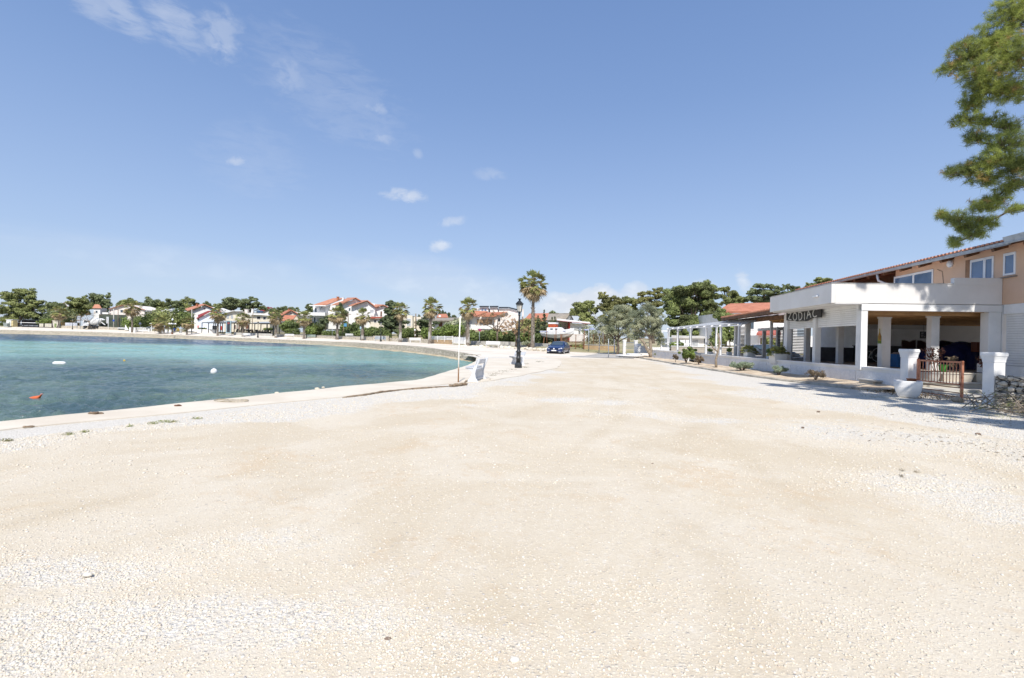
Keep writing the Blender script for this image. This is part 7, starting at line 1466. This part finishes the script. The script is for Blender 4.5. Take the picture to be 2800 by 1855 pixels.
# white fence and gate
fr = thing('white_fence', at(1178, 929, 83), 'white horizontal board fence on the orange stained wall', 'fence'); a, b = at(1178, 929, 83), at(1237, 930.5, 77)
for z0, z1 in ((.06, .18), (.26, .38), (.46, .58)): MB().bar(Vector((0, -.05, (z0 + z1)/2)), b - a + Vector((0, -.05, (z0 + z1)/2 + .0)), .03, z1 - z0).build('rail', WHITE2, fr)
for t in (0, .33, .66, 1): q = (b - a)*t; MB().bx(q.x - .05, q.x + .05, q.y - .03, q.y + .05, q.z - .3, q.z + .66).build('post', WHITE2, fr)
gr = thing('slatted_gate', at(1238, 941, 76.5), 'white horizontally slatted gate beside the palm with the dark trunk', 'gate'); a, b = at(1238, 941, 76.5), at(1272, 943, 73.5); d = b - a
for t in (0, 1): q = d*t; MB().bx(q.x - .06, q.x + .06, q.y - .05, q.y + .05, q.z - .2, q.z + 1.2).build('post', CONC if t == 0 else WHITE2, gr)
mb = MB()
for k in range(8): mb.bar(Vector((.08, 0, .16 + k*.125)), d + Vector((-.08, 0, .16 + k*.125)), .03, .095)
mb.build('slats', WHITE2, gr); MB().bar(Vector((.1, .05, .2)), d + Vector((-.1, .05, 1.1)), .03, .06).build('brace', WHITE2, gr)
# boards, signs, poles
def pole(label, u, vb, vt, D, rad, mat, cat='pole', name='utility_pole', group=None, du=0, extra=None):
    a, b = at(u, vb, D), at(u + du, vt, D); r = thing(name, a, label, cat, group); MB().tube([Vector((0, 0, -.4)), (b - a)*.5, b - a], [rad, rad*.92, rad*.8], 8).build('pole', mat, r, smooth=True)
    return r, b - a
UG = 'wooden and concrete poles along the promenade'
OLDWOOD = M('old_grey_wood', (.22, .17, .12), .9, .15, 3)
r, t = pole('concrete pole carrying the round blue sign at the far left', 311, 899.5, 845, 186, .19, CONC, group=UG); MB().lathe([(.01, 0), (.36, .01), (.36, .04), (.01, .05)], n=24, axis=Matrix.Rotation(R(90), 3, 'X')).build('sign_disc', SIGNBLUE, r, loc=(.1, -.25, (899.5 - 877)*186/F))
MB().bar((-1.4, 0, t.z - .2), (4.6, 0, t.z - .5), .06).build('bracket', DARK, r)
r, t = pole('dark wooden pole right of the round blue sign', 323, 901, 833, 184, .12, OLDWOOD, group=UG)
r, t = pole('slim grey pole standing among the green bushes in front of the far wood', 401, 872, 843, 192, .11, CONC, group=UG)
r, t = pole('weathered pole in front of the orange gable roof, beside the yellow sign', 524.5, 910, 846, 158, .13, CONC, group=UG)
r, t = pole('leaning wooden pole with a small globe lamp in front of the cream building', 688, 916, 853, 146, .12, OLDWOOD, group=UG, du=4); MB().lathe([(.05, -.25), (.22, -.1), (.25, .05), (.15, .22), (.03, .27)], n=12).build('globe', MILK, r, loc=(-.2, -.25, (916 - 865.5)*146/F))
r, t = pole('upright wooden utility pole with an insulated top, right of the broad crowned palm', 952, 923, 857, 115, .13, OLDWOOD, group=UG); MB().bx(-.5, .5, -.06, .06, t.z - .3, t.z - .15).build('crossbar', OLDWOOD, r)
r, t = pole('leaning wooden strut with a small blue board on it', 934, 925, 889, 112, .10, OLDWOOD, group=UG, du=8); MB().bx(t.x - .1, t.x + .55, -.2, -.12, t.z - .35, t.z + .35).build('board', M('light_blue_board', (.12, .36, .62), .5), r)
r, t = pole('brown wooden utility pole behind the globe lamp between the tall palms', 1137, 926, 858, 96, .13, OLDWOOD, group=UG)
r, t = pole('short brown post with a white globe lamp between the two tall palms', 1134, 929, 905, 93, .08, OLDWOOD, 'globe lamp', 'globe_lamp'); MB().lathe([(.05, -.02), (.16, .08), (.18, .2), (.13, .33), (.03, .38)], n=14).build('globe', WHITE2, r, loc=(0, 0, t.z - .05)); MB().bx(-.02, .18, -.14, -.09, t.z*.45, t.z*.45 + .22).build('notice', WHITE2, r)
r, t = pole('thin rusty pole with yellow rope left of the tallest palm', 1446, 940, 885, 67, .05, RUST2, 'pole', 'thin_pole')
r, t = pole('blue round no stopping sign on a thin grey pole', 1311, 942, 902, 71.5, .035, GALV, 'sign', 'road_sign'); ax = Matrix.Rotation(R(90), 3, 'X')
MB().lathe([(.01, 0), (.20, .005), (.20, .02), (.01, .02)], n=24, axis=ax).build('sign_face', M('sign_purple_blue', (.10, .09, .40), .5), r, loc=(0, -.04, t.z - .05)); MB().lathe([(.172, .021), (.20, .021), (.20, .03), (.172, .03)], n=24, axis=ax)  .build('sign_rim', M('purple_red_rim', (.35, .04, .12), .5), r, loc=(0, -.04, t.z - .05))
r, t = pole('small pale blue board on a grey pole between the villa palms', 986.5, 922, 896, 104, .04, GALV, 'sign', 'road_sign'); MB().bx(-.22, .22, -.10, -.05, t.z - .35, t.z + .20).build('sign_face', M('pale_blue_board', (.42, .56, .66), .5), r)
r, t = pole('bare thin grey sign pole left of the palm with the broad dense crown', 908.5, 921, 897, 113, .045, GALV, 'pole', 'thin_pole')
r, t = pole('street name post with two long blue arrow boards pointing both ways', 1610, 955.5, 899, 62, .055, GALV, 'sign', 'street_sign')
MB().bx(.05, .62, -.02, .02, t.z - .13, t.z + .05).build('sign_board', SIGNBLUE, r); MB().bx(-.62, -.05, -.02, .02, t.z - .24, t.z - .07).build('sign_board', SIGNBLUE, r); MB().bx(.07, .60, -.026, -.021, t.z - .07, t.z - .01).build('lettering_band', WHITE2, r); MB().bx(-.60, -.07, -.026, -.021, t.z - .185, t.z - .125).build('lettering_band', WHITE2, r)
r = thing('road_sign', at(1638, 957, 60), 'grey back of a rectangular road sign on a kinked grey pole', 'sign'); h = (957 - 904)*60/F; MB().tube([(0, 0, -.3), (.02, 0, h*.70), (-.16, 0, h*.74), (-.16, 0, h)], .045, 8).build('pole', GALV, r); MB().lathe([(.01, -.02), (.24, -.015), (.24, .015), (.01, .02)], n=20, axis=ax).build('sign_face', M('grey_sign_back', (.34, .38, .44), .5, metal=.4), r, loc=(.0, .07, h - .12))
r, t = pole('short plain grey steel post at the corner of the kerb', 1664, 972, 927, 47, .045, GALV, 'post', 'steel_post')
r, t = pole('tall white post beside the dark olive trunk', 1680, 960, 921, 59, .07, WHITE2, 'post', 'white_post')
r, t = pole('round sign on a thin pole half hidden by the pergola posts', 1885, 950, 898, 49, .035, GALV, 'sign', 'road_sign'); MB().lathe([(.01, 0), (.30, .005), (.30, .02), (.01, .02)], n=24, axis=ax).build('sign_face', GALV, r, loc=(-.02, -.05, t.z - .08))
# far left boards
def board(label, pts_u, vb, vt, vboard, D, mat, postmat=GALV, cat='sign', name='notice_board'):
    u0, u1 = pts_u; a = at(u0, vb, D); r = thing(name, a, label, cat); w = (u1 - u0)*D/F; h = (vb - vt)*D/F; hb = (vb - vboard)*D/F
    for x in (0, w): MB().bx(x - .06, x + .06, -.05, .05, -.2, h).build('post', postmat, r)
    MB().bx(.07, w - .07, -.05, .0, hb, h).build('board', mat, r); return r
r = board('grey information board on two posts, with stacked panels, left of the concrete mixer', (210.5, 220), 898.5, 864, 883, 190, GALV)
for k in range(3): MB().bx(.15, 1.2, -.07, -.055, 2.3 + k*.85, 2.95 + k*.85).build('panel', M('pale_grey_panel', (.50, .53, .58), .5) if k == 0 else bpy.data.materials['pale_grey_panel'], r)
r = thing('striped_sign', at(293.5, 897.5, 186), 'tall narrow white sign with six dark bars', 'sign'); MB().bx(-.42, .28, -.06, .06, 1.8, 4.2).build('board', WHITE2, r); MB().bx(.29, .42, -.08, .08, -.2, 4.25).build('post', WHITE2, r)
for k in range(6): MB().bx(-.38, .20, -.075, -.062, 1.95 + k*.37, 2.10 + k*.37).build('bar', DG, r)
r = thing('warning_sign', at(384, 895, 175), 'triangular grey white sign on a thin post among the bushes', 'sign'); MB().tube([(0, 0, -.3), (-.2, 0, 1.0)], .05, 6).build('pole', GALV, r); MB().prism([(-.75, 0, .95), (.45, 0, 1.05), (-.2, 0, 1.95)], (0, .05, 0)).build('sign_face', M('pale_lilac_sign', (.40, .42, .52), .5), r)
r = thing('signpost', at(414.5, 904, 166), 'white T shaped signpost among the white stone posts', 'sign'); MB().bx(-.12, .12, -.1, .1, -.2, 2.2).build('post', WHITE2, r); MB().bx(-.66, .66, -.12, .12, 2.2, 2.42).build('arm', WHITE2, r)
r = thing('road_sign', at(450, 906, 162), 'small round white road sign on a post beside the short thick palm', 'sign'); MB().tube([(0, 0, -.3), (0, 0, 1.9)], .05, 6).build('pole', GALV, r); MB().lathe([(.01, 0), (.26, .01), (.26, .03), (.01, .03)], n=20, axis=ax).build('sign_face', WHITE2, r, loc=(0, -.06, 1.7))
r = thing('yellow_sign', at(524.5, 907, 157), 'yellow two part sign board across the weathered pole', 'sign')
for x in (-.68, .22): MB().bx(x, x + .55, -.25, -.18, 1.95, 2.42).build('board', YELLOW, r)
MB().bx(-.06, .06, -.24, -.12, -.2, 2.3).build('post', DARK, r)
r = thing('menu_totem', at(625, 912.5, 143), 'tall grey blue totem with a dark menu panel standing in front of the cafe', 'sign'); MB().bx(-.75, .75, -.14, .14, -.1, 3.7).build('frame', M('grey_blue_panel', (.34, .44, .48), .5), r); MB().bx(-.42, .45, -.17, -.145, .35, 3.5).build('menu_panel', M('charcoal_panel', (.05, .055, .065), .4), r); MB().bx(-.30, .33, -.18, -.172, 2.75, 3.2).build('red_heading', M('dull_red_heading', (.35, .09, .09), .5), r); MB().bx(-.8, .85, -.2, .2, -.3, .1).build('base', CONC, r)
r = board('grey board set into the pale stone block behind the black street lamp', (1026, 1054), 931, 919.5, 928.5, 94, M('grey_blue_board', (.36, .40, .44), .6)); r = board('low grey green board on legs at the right end of the stone wall', (838, 864), 924.5, 915, 922, 118, M('grey_green_board', (.25, .30, .27), .6), DARK)
# white stone posts and planters on the left promenade
for i, (u, v0, v1, D) in enumerate([(357, 895, 908, 172), (369, 896, 908, 171), (408, 899, 904.5, 167), (434, 901, 906, 164), (444, 901, 907, 163), (455, 901.5, 907.5, 162), (466, 902, 907.5, 160), (494, 903, 908.5, 158)]):
    a = at(u, v1, D); w = 4.5*D/F; h = (v1 - v0)*D/F; r = thing('stone_post', a, ['tall white stone post left of the ragged palm trunk', 'tall white stone post right of the ragged palm trunk', 'white stone post beside the T shaped signpost', 'white stone post left of the short thick palm', 'white stone post right of the short thick palm', 'white stone post beside the small round road sign', 'broad white stone post left of the branched street lamp', 'white stone post nearest the cafe'][i], 'stone post', 'white stone posts')
    MB().bx(-w/2, w/2, -w/2, w/2, -.3, h - .12).build('shaft', WHITE, r); MB().bx(-w*.62, w*.62, -w*.62, w*.62, h - .12, h).build('cap', WHITE, r)
r = thing('balustrade', at(374, 904, 172), 'low white pierced balustrade between the white stone posts', 'balustrade'); MB().bx(0, 3.3, 0, .2, .75, 1.0).bx(0, 3.3, 0, .2, -.2, .12).build('rail', WHITE, r)
for k in range(9): MB().lathe([(.06, .12), (.12, .3), (.06, .55), (.08, .75)], n=8).build('baluster', WHITE, r, loc=(.2 + k*.36, .1, 0))
r = thing('sail_panel', at(342, 902.5, 178), 'white triangular panel leaning by the bush left of the ragged palm', 'panel'); MB().prism([(0, 0, 0), (1.3, 0, 0), (.8, 0, .6), (.1, 0, 1.8), (0, 0, 1.8)], (0, .08, 0)).build('sheet', WHITE2, r); MB().bx(-.04, .0, -.02, .1, -.2, 1.9).build('edge', M('pinkish_edge', (.62, .45, .45), .7), r)
# kiosk, dark pavilion, fence panels
r = thing('kiosk', at(26, 893, 202), 'small pale kiosk with a yellow side at the far left', 'kiosk'); MB().bx(-1.35, .6, 0, 2, -.3, 2.7).build('wall', WHITE, r); MB().bx(.605, 1.3, .1, 2, -.3, 2.6).build('side', M('pale_yellow_paint', (.66, .56, .30), .8), r); MB().bx(-1.5, 1.45, -.2, 2.2, 2.705, 2.86).build('roof', WHITE, r); MB().bx(-.3, .3, -.06, -.01, .0, 2.0).build('door', M('pale_green_door', (.48, .52, .42), .7), r)
r = thing('dustbin', at(14.5, 892.5, 200), 'grey green square bin left of the pale kiosk', 'bin'); MB().loft([[(-.7, 0, -.2), (.7, 0, -.2), (.7, 1, -.2), (-.7, 1, -.2)], [(-.8, -.1, 1.1), (.8, -.1, 1.1), (.8, 1.1, 1.1), (-.8, 1.1, 1.1)]]).build('body', M('grey_green_bin', (.28, .32, .30), .6), r); MB().bx(-.84, .84, -.14, 1.14, 1.103, 1.25).build('lid', GSH, r)
r = thing('pavilion', at(71, 893, 205), 'long dark open pavilion under the huge pine with a white rail along its front', 'pavilion'); k = 205/F; w = 71*k
MB().bx(-w/2, w/2, 3.5, 4, -.3, 2.9).build('back_wall', M('black_blue_wall', (.015, .017, .03), .8), r); MB().bx(-w/2, w/2, 0, 4, 2.5, 2.75).build('roof', DARK, r)
for i in range(6): MB().bx(-w/2 + w*i/5 - .07, -w/2 + w*i/5 + .07, 0, .15, -.2, 2.5).build('post', DARK, r)
MB().bx(-w/2, w/2, -.16, -.02, 1.45, 1.66).build('rail', WHITE2, r); MB().bx(-w/2 + .3, w/2 - 1, .6, .8, .1, .75).build('counter', M('grey_counter', (.22, .24, .27), .6), r)
def fpanel(label, u0, u1, v0, v1, D, mat, n):
    a = at(u0, v1, D); w = (u1 - u0)*D/F; h = (v1 - v0)*D/F; r = thing('fence_panel', a, label, 'fence', 'pale fence panels at the far left')
    for i in range(n): MB().bx(w*i/n + .05, w*(i+1)/n - .05, 0, .08, -.1, h).build('panel', mat, r)
    for i in range(n + 1): MB().bx(w*i/n - .045, w*i/n + .045, -.02, .1, -.2, h + .05).build('post', DARK if i in (0, n) else GSH, r)
PY = M('pale_cream_panel', (.60, .57, .46), .7)
fpanel('two pale cream fence panels right of the dark pavilion', 107, 119, 885, 893.5, 203, PY, 2); fpanel('four pale cream fence panels left of the dried palm', 122, 141, 885, 894, 202, PY, 4); fpanel('ochre yellow fence panels right of the dried palm', 166, 178, 881, 892, 202, M('ochre_panel', (.52, .36, .14), .7), 2)
r = thing('festoon_hut', at(151, 896, 199), 'small hut tapering to its foot with pale green panels beside the dried palm', 'hut'); MB().loft([[(-.9, 0, -.2), (.9, 0, -.2), (.9, 1.2, -.2), (-.9, 1.2, -.2)], [(-1.15, 0, 2.75), (1.15, 0, 2.75), (1.15, 1.2, 2.75), (-1.15, 1.2, 2.75)]]).build('wall', PY, r); MB().bx(-1.3, 1.3, -.1, 1.3, 2.753, 2.9).build('roof', CREAM, r); MB().bx(-.3, .5, -.06, -.005, .0, 1.6).build('door', M('moss_green_door', (.20, .26, .10), .7), r)
for x in (-1.25, 1.25): MB().tube([(x, -.1, 2.7), (x*1.05, -.1, 1.2), (x*.55, -.1, -.1)], .10, 6).build('curtain', M('plum_curtain', (.07, .02, .05), .8) if x < 0 else bpy.data.materials['plum_curtain'], r)
r = thing('banner', at(178, 890.5, 199), 'long white banner on the fence left of the information board', 'banner'); w = 33*199/F; MB().bx(0, w, 0, .05, -.1, 1.15).build('sheet', M('white_banner', (.60, .62, .68), .6), r); MB().bx(w*.35, w*.8, -.012, -.002, .55, .75).build('faint_lettering_band', GSH, r)
for t in (0, .33, .66, 1): MB().bx(w*t - .05, w*t + .05, .06, .14, -1.0, 1.2).build('post', GALV, r)
wallpx('stone_wall', 'rough low stone wall under the white banner and the concrete mixer', 'stone wall', [(168, 891, 897, 199), (210, 891, 898, 194), (285, 894, 899, 188), (322, 896, 900.5, 184)], .4, STONE, WG)
# dark green screen fence
r = wallpx('screen_fence', 'long dark green netting fence in front of the wide white gable', 'fence', [(270, 860, 897, 193), (300, 861, 897.5, 191), (346, 861.5, 899, 187)], .1, M('dark_green_netting', (.085, .10, .075), .95, .2, .6, .3, 4), None)
# concrete mixer lorry
k = 190/F; r = thing('concrete_mixer', at(232, 897.5, 190), 'white concrete mixer lorry with its chute to the right', 'lorry')
MB().loft([[(-.2, -.9, .9), (2.2, -.9, .9), (2.2, 1.3, .9), (-.2, 1.3, .9)], [(-.25, -.9, 2.0), (2.2, -.9, 2.0), (2.2, 1.3, 2.0), (-.25, 1.3, 2.0)], [(.1, -.85, 3.2), (2.2, -.85, 3.25), (2.2, 1.25, 3.25), (.1, 1.25, 3.2)]]).build('cab', WHITE2, r, bevel=.05)
MB().bx(.35, 1.7, -.93, -.905, 2.05, 2.95).build('cab_window', GLASS, r); MB().bx(-.1, 7.0, -.7, 1.1, .75, 1.05).build('chassis', DARK, r)
dax = Matrix.Rotation(R(78), 3, 'Y'); MB().lathe([(.55, -2.4), (1.15, -1.5), (1.42, -.4), (1.35, .5), (1.0, 1.5), (.62, 2.3)], n=20, axis=dax).build('drum', M('mixer_drum_white', (.70, .70, .68), .5, .12, 1.5), r, smooth=True, loc=(4.1, .2, 2.55))
MB().loft([[(6.2, -.5, 3.9), (6.2, .7, 3.9), (6.3, .7, 3.6), (6.3, -.5, 3.6)], [(7.3, -.3, 3.35), (7.3, .5, 3.35), (7.35, .5, 3.15), (7.35, -.3, 3.15)]]).build('hopper', WHITE2, r)
MB().bar((5.9, .1, 2.7), (7.7, .1, 1.35), .45, .14).build('chute', WHITE2, r); MB().bar((5.6, .1, 3.0), (7.6, .1, 3.4), .2, .2).build('chute_arm', WHITE2, r); MB().bar((5.4, -.7, 1.1), (6.0, -.7, 3.6), .12).build('frame', GALV, r)
for x in (.9, 4.0, 5.4): MB().lathe([(.25, -.2), (.5, -.2), (.52, 0), (.5, .2), (.25, .2)], n=20, axis=Matrix.Rotation(R(90), 3, 'X')).build('wheel', TYRE, r, loc=(x, -.75, .5))
seedtree('bare brownish tree spreading in front of the concrete mixer', 243, 898, 188, [(235, 858, 22, 8), (212, 866, 16, 8), (258, 862, 20, 8), (240, 872, 24, 8), (200, 875, 12, 6)], 7, 1500)
# small clutter by the left end of the bay
for u, v, D, mt, nm, lab in [(477, 905, 157, SIGNBLUE, 'waste_bin', 'small blue waste bin behind the branched street lamp'), (487, 905, 157, YELLOW, 'waste_bin', 'small yellow waste bin behind the branched street lamp')]:
    o = MB().lathe([(.22, -.1), (.27, .75), (.29, .78), (.24, .82)], n=12).build(nm, mt, smooth=True); o.location = at(u, v, D); tag(o, lab, 'bin')
r = thing('handrail', at(44, 903, 194), 'thin grey steps handrail at the far left water edge', 'handrail')
for x in (0, 2.4, 4.8): MB().tube([(x, 0, -.6), (x, 0, .9)], .035, 6).build('post', GALV, r)
MB().tube([(0, 0, .9), (4.8, 0, .75), (6.6, -.6, .0)], .035, 6).build('rail', GALV, r)
# cafe: open dark frame with pale roof, tables, hedge walls
def cafe(label, u0, u1, vb, vt, D0, D1, npost, roofmat):
    a, b = at(u0, vb, D0), at(u1, vb + 2, D1); r = thing('cafe_pergola', a, label, 'pergola', 'cafe pergolas'); d = b - a; L = Vector((d.x, d.y, 0)); nrm = Vector((-L.y, L.x, 0)).normalized(); h = (vb - vt)*D0/F
    for i in range(npost):
        for s_ in (0, 3.6):
            q = L*(i/(npost - 1)) + nrm*s_; MB().bx(q.x - .09, q.x + .09, q.y - .09, q.y + .09, -.3, h).build('post', DARK, r)
    for s_ in (0, 1.8, 3.6): MB().bar(nrm*s_ + Vector((0, 0, h + .1)), L + nrm*s_ + Vector((0, 0, h + .1)), .14, .2).build('beam', DARK, r)
    MB().prism([nrm*-.2 + Vector((0, 0, h + .21)), L + nrm*-.2 + Vector((0, 0, h + .21)), L + nrm*4 + Vector((0, 0, h + .75)), nrm*4 + Vector((0, 0, h + .75))], (0, 0, .05)).build('roof_sheet', roofmat, r)
    return r
GREYC = M('grey_canvas', (.34, .37, .40), .8, .08, .6)
cafe('long dark metal cafe pergola with a grey roof in front of the pale blue house', 552, 648, 908, 884, 160, 148, 6, GREYC); cafe('dark metal cafe pergola with a grey roof in front of the cream building', 680, 748, 913, 886, 149, 140, 5, GREYC)
r = thing('planter_wall', at(540, 909, 160), 'low white planter wall with green plants at the left end of the cafe', 'planter'); MB().bx(-.2, 6.3, 0, .8, -.3, 1.0).build('wall', WHITE, r); V, Fq = leaves([(x, .4, 1.25, .5, .4, .35) for x in np.linspace(.2, 2.4, 5)], 350, .16, .6, 3); np_mesh('foliage', V, Fq, HEDGE, r)
tb = thing('cafe_table', at(655, 908, 151), 'dark cafe table with four chairs, the leftmost under the pergola', 'table set', 'dark cafe tables'); MB().bx(-.5, .5, -.4, .4, .72, .77).build('table_top', DARK, tb); MB().bx(-.05, .05, -.05, .05, -.1, .72).build('leg', DARK, tb)
for x, y in ((-.8, 0), (.8, 0), (0, -.75), (0, .75)): MB().bx(x - .22, x + .22, y - .22, y + .22, .40, .47).bx(x - .22, x + .22, y + (.18 if y >= 0 else -.22), y + (.22 if y >= 0 else -.18), .47, .9).bx(x - .2, x - .16, y - .2, y + .2, -.1, .4).bx(x + .16, x + .2, y - .2, y + .2, -.1, .4).build('chair', BLACK, tb)
for i, (u, v, D) in enumerate([(668, 908.5, 150), (683, 909.5, 148), (696, 910, 147), (708, 910.5, 146), (720, 911, 144), (732, 911.5, 143)]):
    copy_tree(tb, ['dark cafe table, second from the left under the pergola', 'dark cafe table, third from the left beside the leaning pole', 'dark cafe table just left of the cafe street lamp', 'dark cafe table just right of the cafe street lamp', 'dark cafe table, second from the right', 'dark cafe table at the right end of the cafe terrace'][i], at(u, v, D), R(20 + 25*i))
# boat on its stand, rusty gate and wire fence
bt = thing('motor_boat', at(1508, 938, 69), 'white sailing boat hull stored on a stand behind the blue car', 'boat', rz=R(-28)); k = 69/F
secs = []
for t, w, zb, zt in [(-1.5, .62, .95, 1.62), (-1.0, .80, .72, 1.60), (0, .98, .52, 1.62), (1.0, 1.0, .45, 1.68), (2.0, .85, .55, 1.78), (2.8, .5, .85, 1.92), (3.3, .08, 1.3, 2.05)]:
    secs.append([(t, 0, zb), (t, -w*.62, zb + (zt - zb)*.22), (t, -w*.95, zb + (zt - zb)*.6), (t, -w, zt), (t, -w*.88, zt + .04), (t, w*.88, zt + .04), (t, w, zt), (t, w*.95, zb + (zt - zb)*.6), (t, w*.62, zb + (zt - zb)*.22)])
MB().loft(secs).build('hull', WHITE2, bt, smooth=False)
MB().loft([[(x, -w*.97, zb), (x, 0, zb - .12), (x, w*.97, zb), (x, w*.5, zb - .06), (x, -w*.5, zb - .06)] for x, w, zb in [(-1.3, .35, .86), (0, .55, .60), (1.5, .55, .52), (2.6, .25, .85)]]).build('antifouling', M('grey_green_antifouling', (.12, .16, .16), .8), bt)
MB().loft([[(-.6, -.6, 1.66), (-.6, .6, 1.66), (-.5, .5, 2.12), (-.5, -.5, 2.12)], [(1.9, -.45, 1.78), (1.9, .45, 1.78), (1.4, .36, 2.16), (1.4, -.36, 2.16)]]).build('cabin', WHITE2, bt, bevel=.03)
for x in (.0, .7): MB().bx(x, x + .4, -.60, -.52, 1.85, 2.02).build('port_hole', GLASS, bt)
MB().bx(-1.54, -1.50, -.2, .2, 1.12, 1.42).build('transom_hatch', BRW, bt); MB().bar((-1.45, -1.0, 1.50), (2.4, -.80, 1.66), .03, .05).build('stripe', SIGNBLUE, bt)
MB().bx(-.35, .75, -.42, .42, 2.17, 2.62).build('red_crate', M('orange_red_crate', (.50, .10, .04), .6, .15, 6), bt); MB().bx(-.38, .78, -.45, .45, 2.623, 2.85).build('white_cover', WHITE2, bt)
for x, y in ((-.9, -.7), (-.9, .7), (1.6, -.7), (1.6, .7)): MB().bar((x, y*1.15, -.5), (x, y*.6, .95), .09).build('stand_leg', RUST2, bt)
MB().bx(.2, 1.2, -.25, .25, -.5, .5).build('keel', M('dark_keel', (.05, .055, .05), .8), bt)
for i, (u, v0, v1) in enumerate([(1495, 941, 897), (1520.5, 941, 899), (1533, 941, 913), (1517, 941, 915)]):
    pole(['rusty stake at the left of the boat', 'tall rusty stake in front of the boat cabin', 'short rusty stake at the bow of the boat', 'short rusty stake in front of the boat hull'][i], u, v0, v1, 66.5, .05, RUST2, 'stake', 'stake', 'rusty stakes around the boat')
rg = thing('rusty_gate', at(1535, 951, 65), 'rusty brown double gate of thin bars between the boat and the wire fence', 'gate'); k = 65/F; w = 62*k; h = (951 - 915)*k
for t in (0, .63, 1): MB().bx(w*t - .05, w*t + .05, -.05, .05, -.3, h + (.8 if t == 1 else .0)).build('post', RUST2, rg)
for z in (.15, h*.5, h): MB().bx(.05, w - .05, -.02, .02, z - .025, z + .025).build('rail', RUST2, rg)
mb = MB()
for i in range(30): x = .08 + (w - .16)*i/29; mb.bx(x - .011, x + .011, -.01, .01, .17, h - .03)
mb.build('bars', RUST2, rg)
wf = thing('wire_fence', at(1594, 945, 66), 'rusty wire mesh fence on the ochre stained wall', 'fence'); k = 66/F; w = 88*k; h = 32*k
for t in (0, .33, .66, 1): MB().tube([(w*t, .1, -.3), (w*t, .1, h)], .035, 6).build('post', RUST2, wf)
mb = MB()
for i in range(28): x = w*i/27; mb.bx(x - .006, x + .006, .09, .11, .0, h)
for j in range(9): z = h*j/8; mb.bx(0, w, .095, .108, z - .006, z + .006)
mb.build('mesh_wires', RUST2, wf)
# white entrance posts and low gate left of the restaurant wall
for i, (u, v0, v1, D) in enumerate([(1707, 928, 962, 55), (1738, 931, 965, 52.5)]):
    pillar(at(u, v1, D) - Vector((0, 0, .1)), ['white entrance post just right of the dark olive trunk', 'chunky white entrance post between the two olive trees'][i], .30, 1.42)
r = thing('low_gate', at(1712, 957, 54.5), 'low grey railing gate between the white entrance posts', 'gate'); w = 22*54.5/F; MB().bx(0, w, -.02, .02, .78, .83).bx(0, w, -.02, .02, .1, .14).build('rail', GALV, r)
mb = MB()
for i in range(9): mb.bx(w*i/8 - .012, w*i/8 + .012, -.012, .012, .14, .78)
mb.build('bars', GALV, r)
r = thing('garden_furniture', at(1752, 966, 51), 'white rounded garden seat between the entrance post and the forked olive', 'seat'); MB().bx(-.35, .75, 0, .6, .0, .75).build('block', WHITE, r, bevel=.03); MB().lathe([(.3, 0), (.34, .05), (.34, .9), (.28, .98)], n=16).build('back', WHITE, r, loc=(-.15, .6, 0))
r = thing('round_plinth', at(1722, 976, 49), 'low round white concrete plinth beside the kerb between the olive trees', 'plinth'); MB().lathe([(1.0, -.3), (1.05, .05), (1.35, .07), (1.38, .14), (1.30, .17), (.6, .172)], n=32).build('slab', WHITE, r)
MB().lathe([(.55, .173), (.75, .20), (.78, .30), (.7, .33)], n=24).build('upper_slab', WHITE, r, loc=(.55, .4, 0))
r = thing('arch_frame', at(1808, 962, 50), 'white square arch frame standing at the left end of the pergola', 'arch'); h = (962 - 907)*50/F; w = 20*50/F
for x in (0, w): MB().bx(x - .06, x + .06, -.06, .06, -.2, h).build('post', WHITE2, r)
MB().bx(-.1, w + .1, -.07, .07, h + .002, h + .12).build('lintel', WHITE2, r)
for u, v, lab in [(1868, 949, 'white plastic chair seen between the pergola posts'), (1884, 949, 'white table with draped cover between the pergola posts')]:
    r = thing('garden_chair', at(u, v, 50.5) - Vector((0, 0, .3)), lab, 'chair', 'white garden furniture'); MB().bx(-.25, .25, -.25, .25, .42, .46).bx(-.25, .25, .2, .25, .46, 1.0).build('seat', WHITE2, r)
    for x in (-.22, .22):
        for y in (-.22, .22): MB().bx(x - .025, x + .025, y - .025, y + .025, -.3, .42).build('leg', WHITE2, r)
# overhead wires at the left
r = thing('overhead_wire', at(311, 848, 186), 'thin dark wire running between the poles at the left', 'wire'); p0, p1 = Vector((0, 0, 0)), at(524.5, 848, 158) - at(311, 848, 186)
MB().tube([p0.lerp(p1, t) - Vector((0, 0, 2.2*t*(1 - t))) for t in np.linspace(0, 1, 12)], .018, 4).build('wire', DARK, r)
r = thing('overhead_wire', at(952, 858.5, 115), 'thin dark wire between the upright utility pole and the brown one', 'wire'); p1 = at(1137, 859, 96) - at(952, 858.5, 115)
MB().tube([p1*t - Vector((0, 0, 1.6*t*(1 - t))) for t in np.linspace(0, 1, 12)], .012, 4).build('wire', DARK, r)
